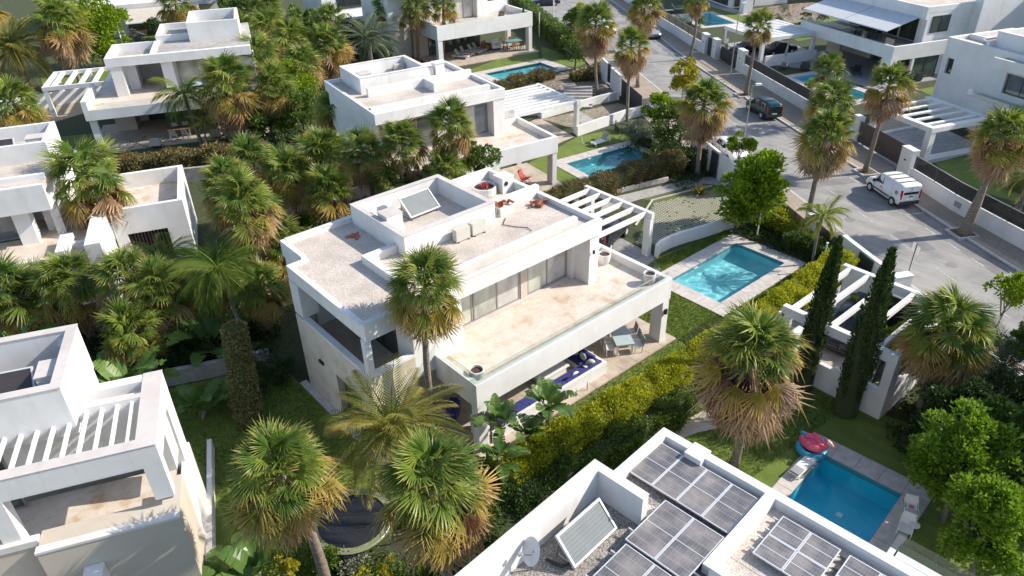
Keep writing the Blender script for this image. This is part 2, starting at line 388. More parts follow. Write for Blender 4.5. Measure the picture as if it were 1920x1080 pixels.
# ------------------------------------------------------------------ mesh helpers
class MB:
    def __init__(s): s.v = []; s.f = []; s.uv = []
    def quad(s, a, b, c, d, uv=False):
        n = len(s.v); s.v += [tuple(a), tuple(b), tuple(c), tuple(d)]; s.f.append((n, n + 1, n + 2, n + 3)); return s
    def box(s, x0, x1, y0, y1, z0, z1):
        n = len(s.v)
        s.v += [(x0, y0, z0), (x1, y0, z0), (x1, y1, z0), (x0, y1, z0), (x0, y0, z1), (x1, y0, z1), (x1, y1, z1), (x0, y1, z1)]
        s.f += [(n, n + 3, n + 2, n + 1), (n + 4, n + 5, n + 6, n + 7), (n, n + 1, n + 5, n + 4), (n + 1, n + 2, n + 6, n + 5), (n + 2, n + 3, n + 7, n + 6), (n + 3, n, n + 4, n + 7)]
        return s
    def hexa(s, p):                         # eight points: four below, four above
        n = len(s.v); s.v += [tuple(q) for q in p]
        s.f += [(n, n + 3, n + 2, n + 1), (n + 4, n + 5, n + 6, n + 7), (n, n + 1, n + 5, n + 4), (n + 1, n + 2, n + 6, n + 5), (n + 2, n + 3, n + 7, n + 6), (n + 3, n, n + 4, n + 7)]
        return s
    def bar(s, a, b, w, h, up=(0, 0, 1)):   # beam between two points
        a, b = Vector(a), Vector(b); d = (b - a).normalized(); up = Vector(up)
        sx = d.cross(up)
        if sx.length < 1e-4: sx = d.cross(Vector((1, 0, 0)))
        sx.normalize(); u = sx.cross(d).normalized()
        q = []
        for c in (a, b):
            for i, j in ((-1, -1), (1, -1), (1, 1), (-1, 1)): q.append(c + sx * (w / 2 * i) + u * (h / 2 * j))
        n = len(s.v); s.v += [tuple(x) for x in q]
        s.f += [(n, n + 1, n + 2, n + 3), (n + 7, n + 6, n + 5, n + 4), (n, n + 4, n + 5, n + 1), (n + 1, n + 5, n + 6, n + 2), (n + 2, n + 6, n + 7, n + 3), (n + 3, n + 7, n + 4, n)]
        return s
    def lathe(s, prof, seg=16, c=(0, 0, 0), close=True):
        n = len(s.v)
        for r, z in prof:
            for k in range(seg):
                a = 2 * math.pi * k / seg
                s.v.append((c[0] + r * math.cos(a), c[1] + r * math.sin(a), c[2] + z))
        for i in range(len(prof) - 1):
            for k in range(seg):
                k2 = (k + 1) % seg
                s.f.append((n + i * seg + k, n + i * seg + k2, n + (i + 1) * seg + k2, n + (i + 1) * seg + k))
        if close:
            s.f.append(tuple(n + k for k in reversed(range(seg))))
            s.f.append(tuple(n + (len(prof) - 1) * seg + k for k in range(seg)))
        return s
    def tube(s, pts, rad, seg=6, cap=True):
        P = [Vector(p) for p in pts]; n = len(s.v)
        if not hasattr(rad, '__len__'): rad = [rad] * len(P)
        ref = Vector((0.3, 0.7, 0.2)).normalized()
        for i, p in enumerate(P):
            d = (P[min(i + 1, len(P) - 1)] - P[max(i - 1, 0)]).normalized()
            x = d.cross(ref).normalized(); y = d.cross(x)
            for k in range(seg):
                a = 2 * math.pi * k / seg
                s.v.append(tuple(p + x * (rad[i] * math.cos(a)) + y * (rad[i] * math.sin(a))))
        for i in range(len(P) - 1):
            for k in range(seg):
                k2 = (k + 1) % seg
                s.f.append((n + i * seg + k, n + i * seg + k2, n + (i + 1) * seg + k2, n + (i + 1) * seg + k))
        if cap:
            s.f.append(tuple(n + k for k in reversed(range(seg)))); s.f.append(tuple(n + (len(P) - 1) * seg + k for k in range(seg)))
        return s
    def prism(s, poly, z0, z1):
        n = len(s.v); k = len(poly)
        s.v += [(p[0], p[1], z0) for p in poly] + [(p[0], p[1], z1) for p in poly]
        s.f.append(tuple(reversed(range(n, n + k)))); s.f.append(tuple(range(n + k, n + 2 * k)))
        for i in range(k):
            j = (i + 1) % k; s.f.append((n + i, n + j, n + k + j, n + k + i))
        return s
    def sphere(s, c, r, seg=10, rings=6, sc=(1, 1, 1)):
        n = len(s.v)
        for i in range(rings + 1):
            t = math.pi * i / rings
            for k in range(seg):
                a = 2 * math.pi * k / seg
                s.v.append((c[0] + sc[0] * r * math.sin(t) * math.cos(a), c[1] + sc[1] * r * math.sin(t) * math.sin(a), c[2] + sc[2] * r * math.cos(t)))
        for i in range(rings):
            for k in range(seg):
                k2 = (k + 1) % seg
                s.f.append((n + i * seg + k, n + (i + 1) * seg + k, n + (i + 1) * seg + k2, n + i * seg + k2))
        return s
    def shift(s, dx, dy, dz=0, start=0):
        for i in range(start, len(s.v)):
            a = s.v[i]; s.v[i] = (a[0] + dx, a[1] + dy, a[2] + dz)
        return s
    def mesh(s, name, mat, smooth=False, uvbox=False):
        me = bpy.data.meshes.new(name)
        me.from_pydata(s.v, [], s.f)
        me.materials.append(MATS[mat])
        if smooth:
            me.polygons.foreach_set('use_smooth', [True] * len(me.polygons))
        me.update()
        return me
    def build(s, name, mat, parent=None, smooth=False, **kw):
        return link(name, s.mesh(name, mat, smooth), parent, **kw)
def link(name, me, parent=None, loc=None, rot=None, scale=None, label=None, kind=None):
    o = bpy.data.objects.new(name, me)
    COL.objects.link(o)
    if parent: o.parent = parent
    if loc is not None: o.location = loc
    if rot is not None: o.rotation_euler = rot
    if scale is not None: o.scale = scale if hasattr(scale, '__len__') else (scale,) * 3
    if label: o['label'] = label
    if kind: o['kind'] = kind
    return o
def thing(name, label, cat, loc=(0, 0, 0), rz=0.0, group=None, scale=None):
    o = link(name, None, None, loc, (0, 0, rz), scale, label)
    o.empty_display_size = 0.3
    o['category'] = cat
    if group: o['group'] = group
    return o
def tag(o, label, cat, group=None):
    o['label'] = label; o['category'] = cat
    if group: o['group'] = group
    return o
def copy_tree(root, loc, rz, label=None):
    r = root.copy(); COL.objects.link(r); r.location = loc; r.rotation_euler = (0, 0, rz)
    if label: r['label'] = label
    for ch in list(root.children):
        c = ch.copy(); COL.objects.link(c); c.parent = r
        for g in list(ch.children):
            d = g.copy(); COL.objects.link(d); d.parent = c
    return r
def bx(name, mat, parent, *boxes, **kw):
    mb = MB()
    for b in boxes: mb.box(*b)
    return mb.build(name, mat, parent, **kw)
def sheet(name, polys, z, mat, holes=(), label=None, top=True):
    """flat sheet of one or more outlines, with holes"""
    out = MB()
    for poly in polys:
        pts = [Vector(p) for p in poly]; edges = [(i, (i + 1) % len(poly)) for i in range(len(poly))]
        for h in holes:
            n = len(pts); pts += [Vector(p) for p in h]; edges += [(n + i, n + (i + 1) % len(h)) for i in range(len(h))]
        v, e, f, *_ = delaunay_2d_cdt(pts, edges, [], 0, 1e-5)
        def inside(p, pg):
            c = False; j = len(pg) - 1
            for i in range(len(pg)):
                if (pg[i][1] > p[1]) != (pg[j][1] > p[1]) and p[0] < (pg[j][0] - pg[i][0]) * (p[1] - pg[i][1]) / (pg[j][1] - pg[i][1]) + pg[i][0]: c = not c
                j = i
            return c
        n = len(out.v); out.v += [(p[0], p[1], z) for p in v]
        for t in f:
            cx = sum(v[i][0] for i in t) / len(t); cy = sum(v[i][1] for i in t) / len(t)
            if inside((cx, cy), poly) and not any(inside((cx, cy), h) for h in holes): out.f.append(tuple(n + i for i in t))
    o = out.build(name, mat)
    o['kind'] = 'structure'
    if label: o['label'] = label
    return o
def rot2(p, a): return (p[0] * math.cos(a) - p[1] * math.sin(a), p[0] * math.sin(a) + p[1] * math.cos(a))
def loc2w(o, a, p):
    q = rot2(p, a); return (o[0] + q[0], o[1] + q[1])
# mesh screen: half see-through dark fabric of the road fences
m, nt, b = new_mat('screen')
out = nt.nodes['Material Output']
b.inputs['Base Color'].default_value = (0.045, 0.042, 0.042, 1); b.inputs['Roughness'].default_value = 0.8
tr = nt.nodes.new('ShaderNodeBsdfTransparent'); mx = nt.nodes.new('ShaderNodeMixShader'); mx.inputs[0].default_value = 0.30
nt.links.new(b.outputs[0], mx.inputs[1]); nt.links.new(tr.outputs[0], mx.inputs[2]); nt.links.new(mx.outputs[0], out.inputs[0])

# ------------------------------------------------------------------ pools first: they cut the ground
# name: centre, length, width, angle, margins (left, right, front, back), tile
POOLS = [
    ((36.25, 21.6), 6.9, 3.65, 0.0, (1.1, 1.05, 1.0, 1.0), 'pool_bright', 1.3, 'bright turquoise swimming pool on the lawn beside the main villa with sunlit ripples', True),
    ((44.4, 39.1), 6.9, 3.5, -8.5, (1.0, 0.9, 0.9, 1.1), 'pool_mid', 1.5, 'blue swimming pool behind the brown hedge with a white lounger beside it', True),
    ((57.2, 65.0), 7.9, 3.7, -7.0, (1.1, 1.4, 0.9, 1.1), 'pool_mid', 1.5, 'swimming pool in front of the sun loungers of the far porch', True),
    ((94.4, 66.0), 7.4, 4.8, 65.0, (1.0, 1.0, 1.0, 1.0), 'pool_mid', 1.5, 'small far pool above the planted gravel bed across the road', False),
    ((76.7, 36.9), 9.0, 3.0, 71.0, (1.2, 1.0, 0.9, 1.0), 'pool_mid', 1.4, 'narrow pool beside the road fence below the awning house', False),
    ((23.0, 7.35), 6.0, 3.35, 4.5, (0.9, 1.1, 1.0, 0.75), 'pool_deep', 1.15, 'deep blue swimming pool beside the roof with solar panels', True),
]
def rect(c, l, w, a, m=(0, 0, 0, 0)):
    a = R(a)
    return [loc2w(c, a, p) for p in ((-l / 2 - m[0], -w / 2 - m[2]), (l / 2 + m[1], -w / 2 - m[2]), (l / 2 + m[1], w / 2 + m[3]), (-l / 2 - m[0], w / 2 + m[3]))]
HOLES = [rect(p[0], p[1], p[2], p[3]) for p in POOLS]
sheet('ground', [[(-60, -30), (260, -30), (260, 330), (-60, 330)]], 0.0, 'soil', HOLES)

sun_d.cycles.is_caustics_light = True
m, nt, b = new_mat('water_clear')
b.inputs['Base Color'].default_value = (0.85, 0.98, 0.99, 1); b.inputs['Roughness'].default_value = 0.0; b.inputs['IOR'].default_value = 1.33; b.inputs['Transmission Weight'].default_value = 1.0
def pool(spec):
    c, l, w, a, mg, tile, dep, label, slabs = spec
    t = thing('swimming_pool', label, 'swimming pool', (c[0], c[1], 0), R(a))
    x, y = l / 2, w / 2
    mb = MB()
    mb.quad((-x, -y, -dep), (x, -y, -dep), (x, y, -dep), (-x, y, -dep))
    mb.quad((-x, -y, -dep), (-x, -y, 0.02), (x, -y, 0.02), (x, -y, -dep)); mb.quad((x, -y, -dep), (x, -y, 0.02), (x, y, 0.02), (x, y, -dep))
    mb.quad((x, y, -dep), (x, y, 0.02), (-x, y, 0.02), (-x, y, -dep)); mb.quad((-x, y, -dep), (-x, y, 0.02), (-x, -y, 0.02), (-x, -y, -dep))
    mb.build('basin', tile, t)
    if slabs: bx('tile_line', 'mosaic_line', t, (-x, x, -y, -y + .012, -.22, .02), (-x, x, y - .012, y, -.22, .02), (-x, -x + .012, -y + .012, y - .012, -.22, .02), (x - .012, x, -y + .012, y - .012, -.22, .02)); bx('skimmer', 'white_metal', t, (-x / 3, -x / 3 + .35, y - .03, y - .012, -.2, -.05)); bx('drain', 'white_metal', t, (x * .4, x * .4 + .25, -.12, .12, -dep, -dep + .012))
    if tile == 'pool_bright': bx('steps', tile, t, (-x + 0.01, -x + 0.9, 0.4, y - 0.01, -dep + 0.01, -0.45), (-x + 0.01, -x + 0.45, 0.4, y - 0.01, -0.45, -0.28))
    clear_w = tile in ('pool_bright', 'pool_mid') and c[0] < 50
    q_ = 16 if clear_w else 6
    mb = MB(); nx, ny = int(l * q_), int(w * q_)
    rg = random.Random(int(l * 100))
    ph = [(rg.uniform(5, 15) if clear_w else rg.uniform(1.5, 6), rg.uniform(0, 6.28), rg.uniform(0, 6.28)) for _ in range(12)]
    for i in range(nx + 1):
        for j in range(ny + 1):
            px, py = -x + 2 * x * i / nx, -y + 2 * y * j / ny
            z = sum(0.018 / k * math.sin(k * (px * math.cos(d) + py * math.sin(d)) + o) for k, d, o in ph)
            mb.v.append((px, py, -0.13 + z))
    for i in range(nx):
        for j in range(ny):
            n = i * (ny + 1) + j; mb.f.append((n, n + ny + 1, n + ny + 2, n + 1))
    ws = mb.build('water_surface', 'water_clear' if clear_w else 'water', t, smooth=True)
    if clear_w:
        ws.cycles.is_caustics_caster = True
        for ch in t.children:
            if ch.name.startswith(('basin', 'steps')): ch.cycles.is_caustics_receiver = True
    if slabs:
        x0, x1, y0, y1 = -x - mg[0], x + mg[1], -y - mg[2], y + mg[3]
        def strip(ax0, ax1, ay0, ay1):
            nx = max(1, round((ax1 - ax0) / 1.0)); ny = max(1, round((ay1 - ay0) / 1.0))
            for i in range(nx):
                for j in range(ny):
                    ux, uy = (ax1 - ax0) / nx, (ay1 - ay0) / ny; g = 0.012
                    h = 0.055 + rg.uniform(-0.003, 0.003)
                    bx('stone_slab', 'coping', t, (ax0 + i * ux + g, ax0 + (i + 1) * ux - g, ay0 + j * uy + g, ay0 + (j + 1) * uy - g, -0.03, h))
        strip(x0, -x, y0, y1); strip(x, x1, y0, y1); strip(-x, x, y0, -y); strip(-x, x, y, y1)
        mb = MB()
        for q in ((x0, -x, y0, y1), (x, x1, y0, y1), (-x, x, y0, -y), (-x, x, y, y1)): mb.box(q[0] + .005, q[1] - .005, q[2] + .005, q[3] - .005, -0.04, 0.03)
        mb.build('joint_bed', 'concrete', t)
    else:
        x0, x1, y0, y1 = -x - mg[0], x + mg[1], -y - mg[2], y + mg[3]
        bx('coping', 'coping', t, (x0, -x, y0, y1, -0.03, 0.05), (x, x1, y0, y1, -0.03, 0.05), (-x, x, y0, -y, -0.03, 0.05), (-x, x, y, y1, -0.03, 0.05))
    return t
for p in POOLS: pool(p)

# ------------------------------------------------------------------ road along a curved centre line
CP = np.array([(32.5, -15), (38.2, -3), (42.0, 5), (45.5, 12), (48.6, 17.6), (51.9, 23.3), (56.4, 31.6), (61.9, 41.5), (70.2, 55.8), (78.3, 68.2), (88, 83), (100, 102), (112, 122), (130, 152), (160, 202)], float)
def catmull(P, n=16):
    o = []
    for i in range(len(P) - 1):
        p0, p1, p2, p3 = P[max(i - 1, 0)], P[i], P[i + 1], P[min(i + 2, len(P) - 1)]
        for k in range(n):
            t = k / n; o.append(.5 * ((2 * p1) + (p2 - p0) * t + (2 * p0 - 5 * p1 + 4 * p2 - p3) * t * t + (3 * p1 - p0 - 3 * p2 + p3) * t ** 3))
    o.append(P[-1]); return np.array(o)
RL = catmull(CP)
RS = np.concatenate([[0], np.cumsum(np.hypot(*np.diff(RL, axis=0).T))])
def road(s, off=0.0):
    x = np.interp(s, RS, RL[:, 0]); y = np.interp(s, RS, RL[:, 1])
    x1 = np.interp(s + 0.6, RS, RL[:, 0]); y1 = np.interp(s + 0.6, RS, RL[:, 1]); x0 = np.interp(s - 0.6, RS, RL[:, 0]); y0 = np.interp(s - 0.6, RS, RL[:, 1])
    t = math.hypot(x1 - x0, y1 - y0); tx, ty = (x1 - x0) / t, (y1 - y0) / t
    return (x + ty * off, y - tx * off), math.atan2(ty, tx)
def wall_off(s):                              # right-hand garden walls stand this far from the centre line
    return float(np.interp(s, [0, 30, 38, 43, 46, 52, 78, 84, 100, 300], [6.9, 6.9, 6.4, 6.5, 7.3, 8.0, 8.1, 7.2, 6.5, 6.5]))
def ribbon_mesh(s0, s1, oa, ob, z0, z1, step=1.0, mb=None):
    mb = mb or MB(); n = max(1, int((s1 - s0) / step)); k0 = len(mb.v)
    f = lambda o, s: o(s) if callable(o) else o
    for i in range(n + 1):
        s = s0 + (s1 - s0) * i / n
        a, _ = road(s, f(oa, s)); b_, _ = road(s, f(ob, s))
        mb.v += [(a[0], a[1], z0), (b_[0], b_[1], z0), (b_[0], b_[1], z1), (a[0], a[1], z1)]
    for i in range(n):
        q = k0 + 4 * i
        for j in range(4):
            j2 = (j + 1) % 4
            mb.f.append((q + j, q + j2, q + 4 + j2, q + 4 + j))
    mb.f += [(k0 + 3, k0 + 2, k0 + 1, k0), (k0 + 4 * n, k0 + 4 * n + 1, k0 + 4 * n + 2, k0 + 4 * n + 3)]
    return mb
def struct(name, mb, mat, label=None):
    o = mb.build(name, mat); o['kind'] = 'structure'
    if label: o['label'] = label
    return o
struct('road', ribbon_mesh(0, 280, -2.85, 3.0, -0.1, 0.02), 'asphalt')
struct('parking_lane', ribbon_mesh(0, 280, 3.0, 4.5, -0.1, 0.024), 'asphalt_park')
struct('side_street', ribbon_mesh(88, 150, -9.5, -2.9, -0.1, 0.016), 'asphalt')
struct('kerb', ribbon_mesh(0, 280, 4.5, 4.7, -0.1, 0.14), 'kerb')
struct('pavement', ribbon_mesh(0, 280, 4.7, wall_off, -0.1, 0.13), 'pavement')
struct('kerb', ribbon_mesh(0, 86, -3.05, -2.85, -0.1, 0.13), 'kerb')
struct('pavement', ribbon_mesh(0, 31.5, -5.6, -3.05, -0.1, 0.12), 'pavement_pink')
struct('pavement', ribbon_mesh(31.5, 86, lambda s: float(np.interp(s, [31, 36, 41, 46, 60, 90], [-5.0, -5.4, -6.0, -7.2, -7.6, -7.6])), -3.05, -0.1, 0.12), 'pavement')
# painted lines: worn dashes
mb = MB()
for s in (9.2, 13.2, 17.2, 21.2, 25.2, 29.3, 33.8, 37.6, 41.6, 45.6, 50.2, 54.4, 58.6, 62.8, 67, 71.2, 75.4, 79.6, 84, 88): ribbon_mesh(s, s + 2.0, 0.0, 0.085, 0.021, 0.0245, 1.0, mb)
struct('centre_line', mb, 'paint')
mb = MB()
s = 8.0
while s < 112:
    if not (42.5 < s < 44): ribbon_mesh(s, s + 1.15, 2.96, 3.07, 0.0245, 0.028, 1.0, mb)
    s += 2.25
struct('parking_line', mb, 'paint')
mb = MB()
for s in (23.5, 29.2, 38.2, 60.5, 66.0, 71.5, 90.0): ribbon_mesh(s, s + 0.1, 3.1, 4.45, 0.0245, 0.028, 1.0, mb)
for s in np.arange(96, 140, 2.6): ribbon_mesh(s, s + 0.12, -9.2, -4.2, 0.0165, 0.0205, 1.0, mb)
struct('parking_bay_line', mb, 'paint')
for a_, b_, c_, d_ in ((33.2, 36.0, .3, 1.7), (44.0, 45.1, -2.3, 2.9), (57.0, 59.6, -2.4, -.8), (22.0, 26.5, -2.2, -1.0), (69.0, 70.0, -2.7, 2.9), (85.0, 88.0, .4, 2.2)): struct('road_patch', ribbon_mesh(a_, b_, c_, d_, -.05, .0222, 1.0), 'asphalt_park')
# square tree pits in the right-hand kerb
def tree_pit(s, off):
    (x, y), a = road(s, off)
    t = thing('tree_pit', f'square kerbed tree pit {PITS[round(s)]}', 'tree pit', (x, y, 0), a)
    bx('kerb_stone', 'kerb', t, (-0.75, 0.75, -0.78, -0.62, 0.0, 0.165), (-0.75, 0.75, 0.62, 0.78, 0.0, 0.165), (-0.75, -0.6, -0.62, 0.62, 0.0, 0.165), (0.6, 0.75, -0.62, 0.62, 0.0, 0.165))
    bx('earth', 'mulch', t, (-0.6, 0.6, -0.62, 0.62, 0.0, 0.15))
PITS = {35: 'of the leaning palm nearest the white van, behind its tail', 46: 'in front of the white van bonnet', 67: 'of the palm standing in front of the dark green car', 82: 'of the far palm near the silver car'}
for s in (34.7, 45.5, 66.6, 81.6): tree_pit(s, 4.75)
# iron covers in the road
for k, (s, off, lab) in enumerate(((38.4, -1.3, 'round manhole cover in the road left of the white van'), (27.3, -1.5, 'round manhole cover in the road beyond the white sign'), (31.2, 1.2, 'dark patched cover in the middle of the near road'))):
    (x, y), a = road(s, off)
    tag(MB().lathe([(0.36, 0.0), (0.36, 0.027)], 20).build('manhole_cover', 'asphalt_park', None), lab, 'manhole cover').location = (x, y, 0)

# ------------------------------------------------------------------ lawns, paths, drives
H = HOLES
sheet('lawn', [[(28.0, 18.6), (31.7, 18.6), (31.7, 24.5), (33.9, 25.9), (40.6, 25.0), (41.6, 22.0), (40.9, 17.3), (13.6, 17.2), (14.2, 19.2), (28.0, 19.2)]], 0.012, 'lawn', [rect(*[POOLS[0][i] for i in (0, 1, 2, 3)])])
sheet('lawn', [[(28.0, 24.8), (28.0, 19.2), (31.7, 19.2), (31.7, 24.6), (33.9, 26.0)]], 0.008, 'lawn')
sheet('garden_bed', [[(40.8, 25.2), (43.2, 25.0), (43.6, 19.5), (40.7, 17.6), (40.7, 24.2)]], 0.016, 'mulch')
sheet('lawn', [[(15.5, 10.9), (19.0, 10.6), (19.0, -2.0), (34.0, -2.0), (30.4, 8.6), (29.8, 15.6), (14.5, 15.7)]], 0.012, 'lawn', [HOLES[5]])
sheet('lawn', [[(4.0, 19.0), (9.4, 18.6), (14.2, 19.1), (14.2, 22.4), (10.71, 22.4), (10.71, 32.2), (5.0, 34.2), (1.5, 36.5), (2.0, 21.5)]], 0.012, 'lawn')
sheet('lawn', [[(1.0, 36.0), (8.0, 33.5), (9.5, 36.0), (2.5, 39.5)]], 0.012, 'lawn')
sheet('lawn', [[(37.8, 41.5), (40.3, 37.2), (40.8, 42.2), (51.3, 40.4), (51.6, 44.0), (46.5, 45.2), (39.0, 43.6)]], 0.012, 'lawn')
sheet('lawn', [[(36.5, 36.5), (40.6, 36.0), (40.4, 42.0), (37.9, 41.6)]], 0.008, 'lawn')
sheet('lawn', [[(51.5, 67.4), (62.0, 66.6), (66.8, 72.0), (66.0, 62.5), (62.6, 61.5), (62.4, 66.0)], [(51.5, 67.4), (51.8, 69.6), (66.5, 72.8), (62.0, 66.8)]], 0.012, 'lawn')
sheet('lawn', [[(41.2, 31.0), (46.8, 29.8), (46.4, 31.3), (40.2, 33.0)]], 0.014, 'lawn_worn')
sheet('lawn', [[(8.0, 67.0), (13.0, 66.0), (13.8, 73.5), (9.6, 75.5)], [(10.0, 76.0), (13.4, 75.0), (14.2, 78.0), (10.5, 80.0)]], 0.012, 'lawn')
sheet('lawn', [[(82.2, 30.2), (90.5, 27.5), (88.0, 23.0), (80.0, 27.0)]], 0.012, 'lawn')
sheet('lawn', [[(60.0, 17.0), (63.4, 20.6), (68.2, 18.6), (66.0, 13.0), (60.0, 12.0)]], 0.012, 'lawn')
sheet('lawn', [[(98.6, 60.5), (104.0, 74.0), (97.8, 76.0), (99.6, 70.5), (96.6, 62.0)]], 0.012, 'lawn')
sheet('lawn', [[(92.0, 50.0), (110.0, 46.0), (118.0, 56.0), (98.0, 60.0)]], 0.010, 'lawn')
sheet('lawn', [[(29.0, 115.5), (34.8, 113.5), (36.0, 117.5), (30.0, 119.5)], [(14.0, 100.0), (21.0, 97.0), (23.0, 103.0), (15.0, 106.0)]], 0.012, 'lawn')
sheet('path', [[(22.1, 15.2), (24.9, 14.5), (27.6, 13.0), (27.0, 11.9), (22.9, 13.9), (20.6, 14.6)]], 0.022, 'tile_tan')
sheet('path', [[(38.5, 34.3), (44.4, 32.7), (47.6, 31.5), (48.4, 30.0), (47.0, 29.5), (46.2, 31.0), (40.1, 32.5), (36.5, 33.0)]], 0.022, 'concrete')
sheet('path', [[(4.0, 76.6), (10.0, 74.3), (14.4, 73.0), (14.4, 74.2), (10.3, 75.6), (4.3, 78.0)]], 0.022, 'concrete')
sheet('drive', [[(34.6, 28.0), (40.9, 31.6), (46.4, 30.0), (46.6, 26.9), (42.3, 25.9), (36.0, 26.5)]], 0.016, 'lawn_worn')
# concrete lattice of the grass pavers: open cells with the lawn in them
mb = MB()
DR = [(34.8, 28.0), (40.7, 31.3), (46.0, 29.7), (46.1, 27.2), (42.2, 26.2), (36.2, 26.8)]
def inpoly(p, pg):
    c = False; j = len(pg) - 1
    for i in range(len(pg)):
        if (pg[i][1] > p[1]) != (pg[j][1] > p[1]) and p[0] < (pg[j][0] - pg[i][0]) * (p[1] - pg[i][1]) / (pg[j][1] - pg[i][1]) + pg[i][0]: c = not c
        j = i
    return c
k = 0
for i in range(0, 60):
    for j in range(0, 34):
        u, v = 34.4 + i * 0.21, 25.8 + j * 0.19
        if inpoly((u + .1, v + .1), DR) and random.random() < 0.96:
            mb.box(u, u + 0.115, v, v + 0.11, 0.0, 0.028 + random.uniform(0, 0.006))
o = mb.build('grass_pavers', 'coping'); o['kind'] = 'stuff'
sheet('drive', [[(47.8, 46.4), (47.5, 51.0), (56.4, 49.2), (56.6, 45.9)]], 0.016, 'chips')
sheet('drive', [[(48.9, 46.4), (50.4, 50.2), (51.8, 50.0), (50.6, 45.9)]], 0.022, 'concrete')
sheet('patio', [[(38.0, 44.6), (46.3, 45.4), (47.6, 51.6), (40.0, 50.0)]], 0.020, 'tile_tan')
sheet('patio', [[(27.0, 24.4), (33.3, 24.6), (34.4, 26.3), (34.9, 32.0), (25.0, 32.0), (25.0, 24.4)]], 0.020, 'paver_grey')
sheet('patio', [[(62.4, 20.8), (69.4, 18.6), (72.6, 24.4), (64.0, 28.4)]], 0.020, 'concrete')
sheet('patio', [[(56.8, 23.6), (62.4, 20.8), (64.2, 28.0), (60.0, 30.0)]], 0.018, 'paver_grey')
sheet('patio', [[(78.3, 30.6), (81.2, 30.8), (86.6, 46.0), (79.4, 47.4), (81.0, 42.0)]], 0.018, 'paver_grey')
sheet('patio', [[(79.6, 47.4), (88.5, 45.8), (91.6, 53.5), (82.6, 56.4)]], 0.020, 'paver_grey')
sheet('patio', [[(100.0, 64.0), (102.0, 63.0), (106.0, 76.0), (104.0, 77.0)]], 0.020, 'concrete')
sheet('patio', [[(27.5, 119.5), (38.0, 116.5), (40.0, 128.0), (30.0, 130.0)]], 0.020, 'tile_tan')
sheet('patio', [[(-6.0, 80.0), (16.0, 86.0), (15.0, 96.0), (-6.0, 92.0)]], 0.018, 'sand')
sheet('garden_bed', [[(60.0, 12.0), (66.0, 13.0), (74.0, 10.0), (70.0, 0.0), (56.0, -6.0)]], 0.010, 'sand')
sheet('garden_bed', [[(66.0, 29.5), (72.5, 27.5), (72.5, 24.5), (64.2, 28.2)]], 0.022, 'sand')
sheet('garden_bed', [[(87.4, 63.5), (90.0, 70.5), (87.5, 72.5), (83.5, 65.0)]], 0.022, 'chips')
sheet('garden_bed', [[(48.6, 52.4), (58.8, 51.8), (64.0, 61.0), (53.0, 62.2)]], 0.012, 'rubble')
sheet('garden_bed', [[(100.0, 56.5), (112.0, 53.0), (116.0, 62.0), (104.0, 66.0)]], 0.014, 'rubble')

# ------------------------------------------------------------------ garden walls, fences and gates on the road
def seg_wall(label, s0, s1, off, th, z1, name='boundary_wall', cap=None, mat='white'):
    (cx, cy), _ = road((s0 + s1) / 2, off(0.5 * (s0 + s1)) if callable(off) else off)
    o2 = (lambda s: off(s) + th) if callable(off) else off + th
    t = thing(name, label, 'wall', (cx, cy, 0))
    ribbon_mesh(s0, s1, off, o2, -0.1, z1, 1.0).shift(-cx, -cy).build('wall', mat, t)
    if cap: ribbon_mesh(s0, s1, (lambda s: off(s) - 0.03) if callable(off) else off - 0.03, (lambda s: off(s) + th + 0.03) if callable(off) else off + th + 0.03, z1, z1 + cap, 1.0).shift(-cx, -cy).build('coping', mat, t)
    return t
def seg_fence(label, s0, s1, off, z0, z1, mat='screen', step=2.4, cat='fence', name='screen_fence'):
    sm = (s0 + s1) / 2; (cx, cy), _ = road(sm, off(sm) if callable(off) else off)
    t = thing(name, label, cat, (cx, cy, 0))
    n = max(1, round((s1 - s0) / step))
    f = (lambda s: off(s)) if callable(off) else (lambda s: off)
    for i in range(n):
        a, b_ = s0 + (s1 - s0) * i / n + 0.03, s0 + (s1 - s0) * (i + 1) / n - 0.03
        ribbon_mesh(a, b_, lambda s: f(s) - 0.012, lambda s: f(s) + 0.012, z0 + 0.04, z1 - 0.05, 1.2).shift(-cx, -cy).build('panel', mat, t)
    for i in range(n + 1):
        (x, y), a = road(s0 + (s1 - s0) * i / n, f(s0 + (s1 - s0) * i / n))
        MB().box(x - .03 - cx, x + .03 - cx, y - .03 - cy, y + .03 - cy, z0 - 0.1, z1).build('post', 'charcoal', t)
    ribbon_mesh(s0, s1, lambda s: f(s) - 0.02, lambda s: f(s) + 0.02, z1 - 0.05, z1, 1.2).shift(-cx, -cy).build('top_rail', 'steel', t)
    return t
def seg_gate(label, s0, s1, off, z0, z1, mat='charcoal', boards=8, top_open=False, name='sliding_gate'):
    sm = (s0 + s1) / 2; (cx, cy), a = road(sm, off)
    t = thing(name, label, 'gate', (cx, cy, 0), a)
    L = s1 - s0
    bx('gate_frame', mat, t, (-L / 2, L / 2, -.03, .03, z0, z0 + .1), (-L / 2, L / 2, -.03, .03, z1 - .08, z1), (-L / 2, -L / 2 + .07, -.03, .03, z0 + .1, z1 - .08), (L / 2 - .07, L / 2, -.03, .03, z0 + .1, z1 - .08))
    w = (L - 0.14) / boards
    for i in range(boards):
        bx('board', mat, t, (-L / 2 + .07 + i * w + .008, -L / 2 + .07 + (i + 1) * w - .008, -.018, .018, z0 + .1, z1 - (0.45 if top_open else 0.08)))
        if top_open:
            for k in range(3): bx('picket', mat, t, (-L / 2 + .07 + (i + (k + .5) / 3) * w - .012, -L / 2 + .07 + (i + (k + .5) / 3) * w + .012, -.012, .012, z1 - .45, z1 - .08))
    return t
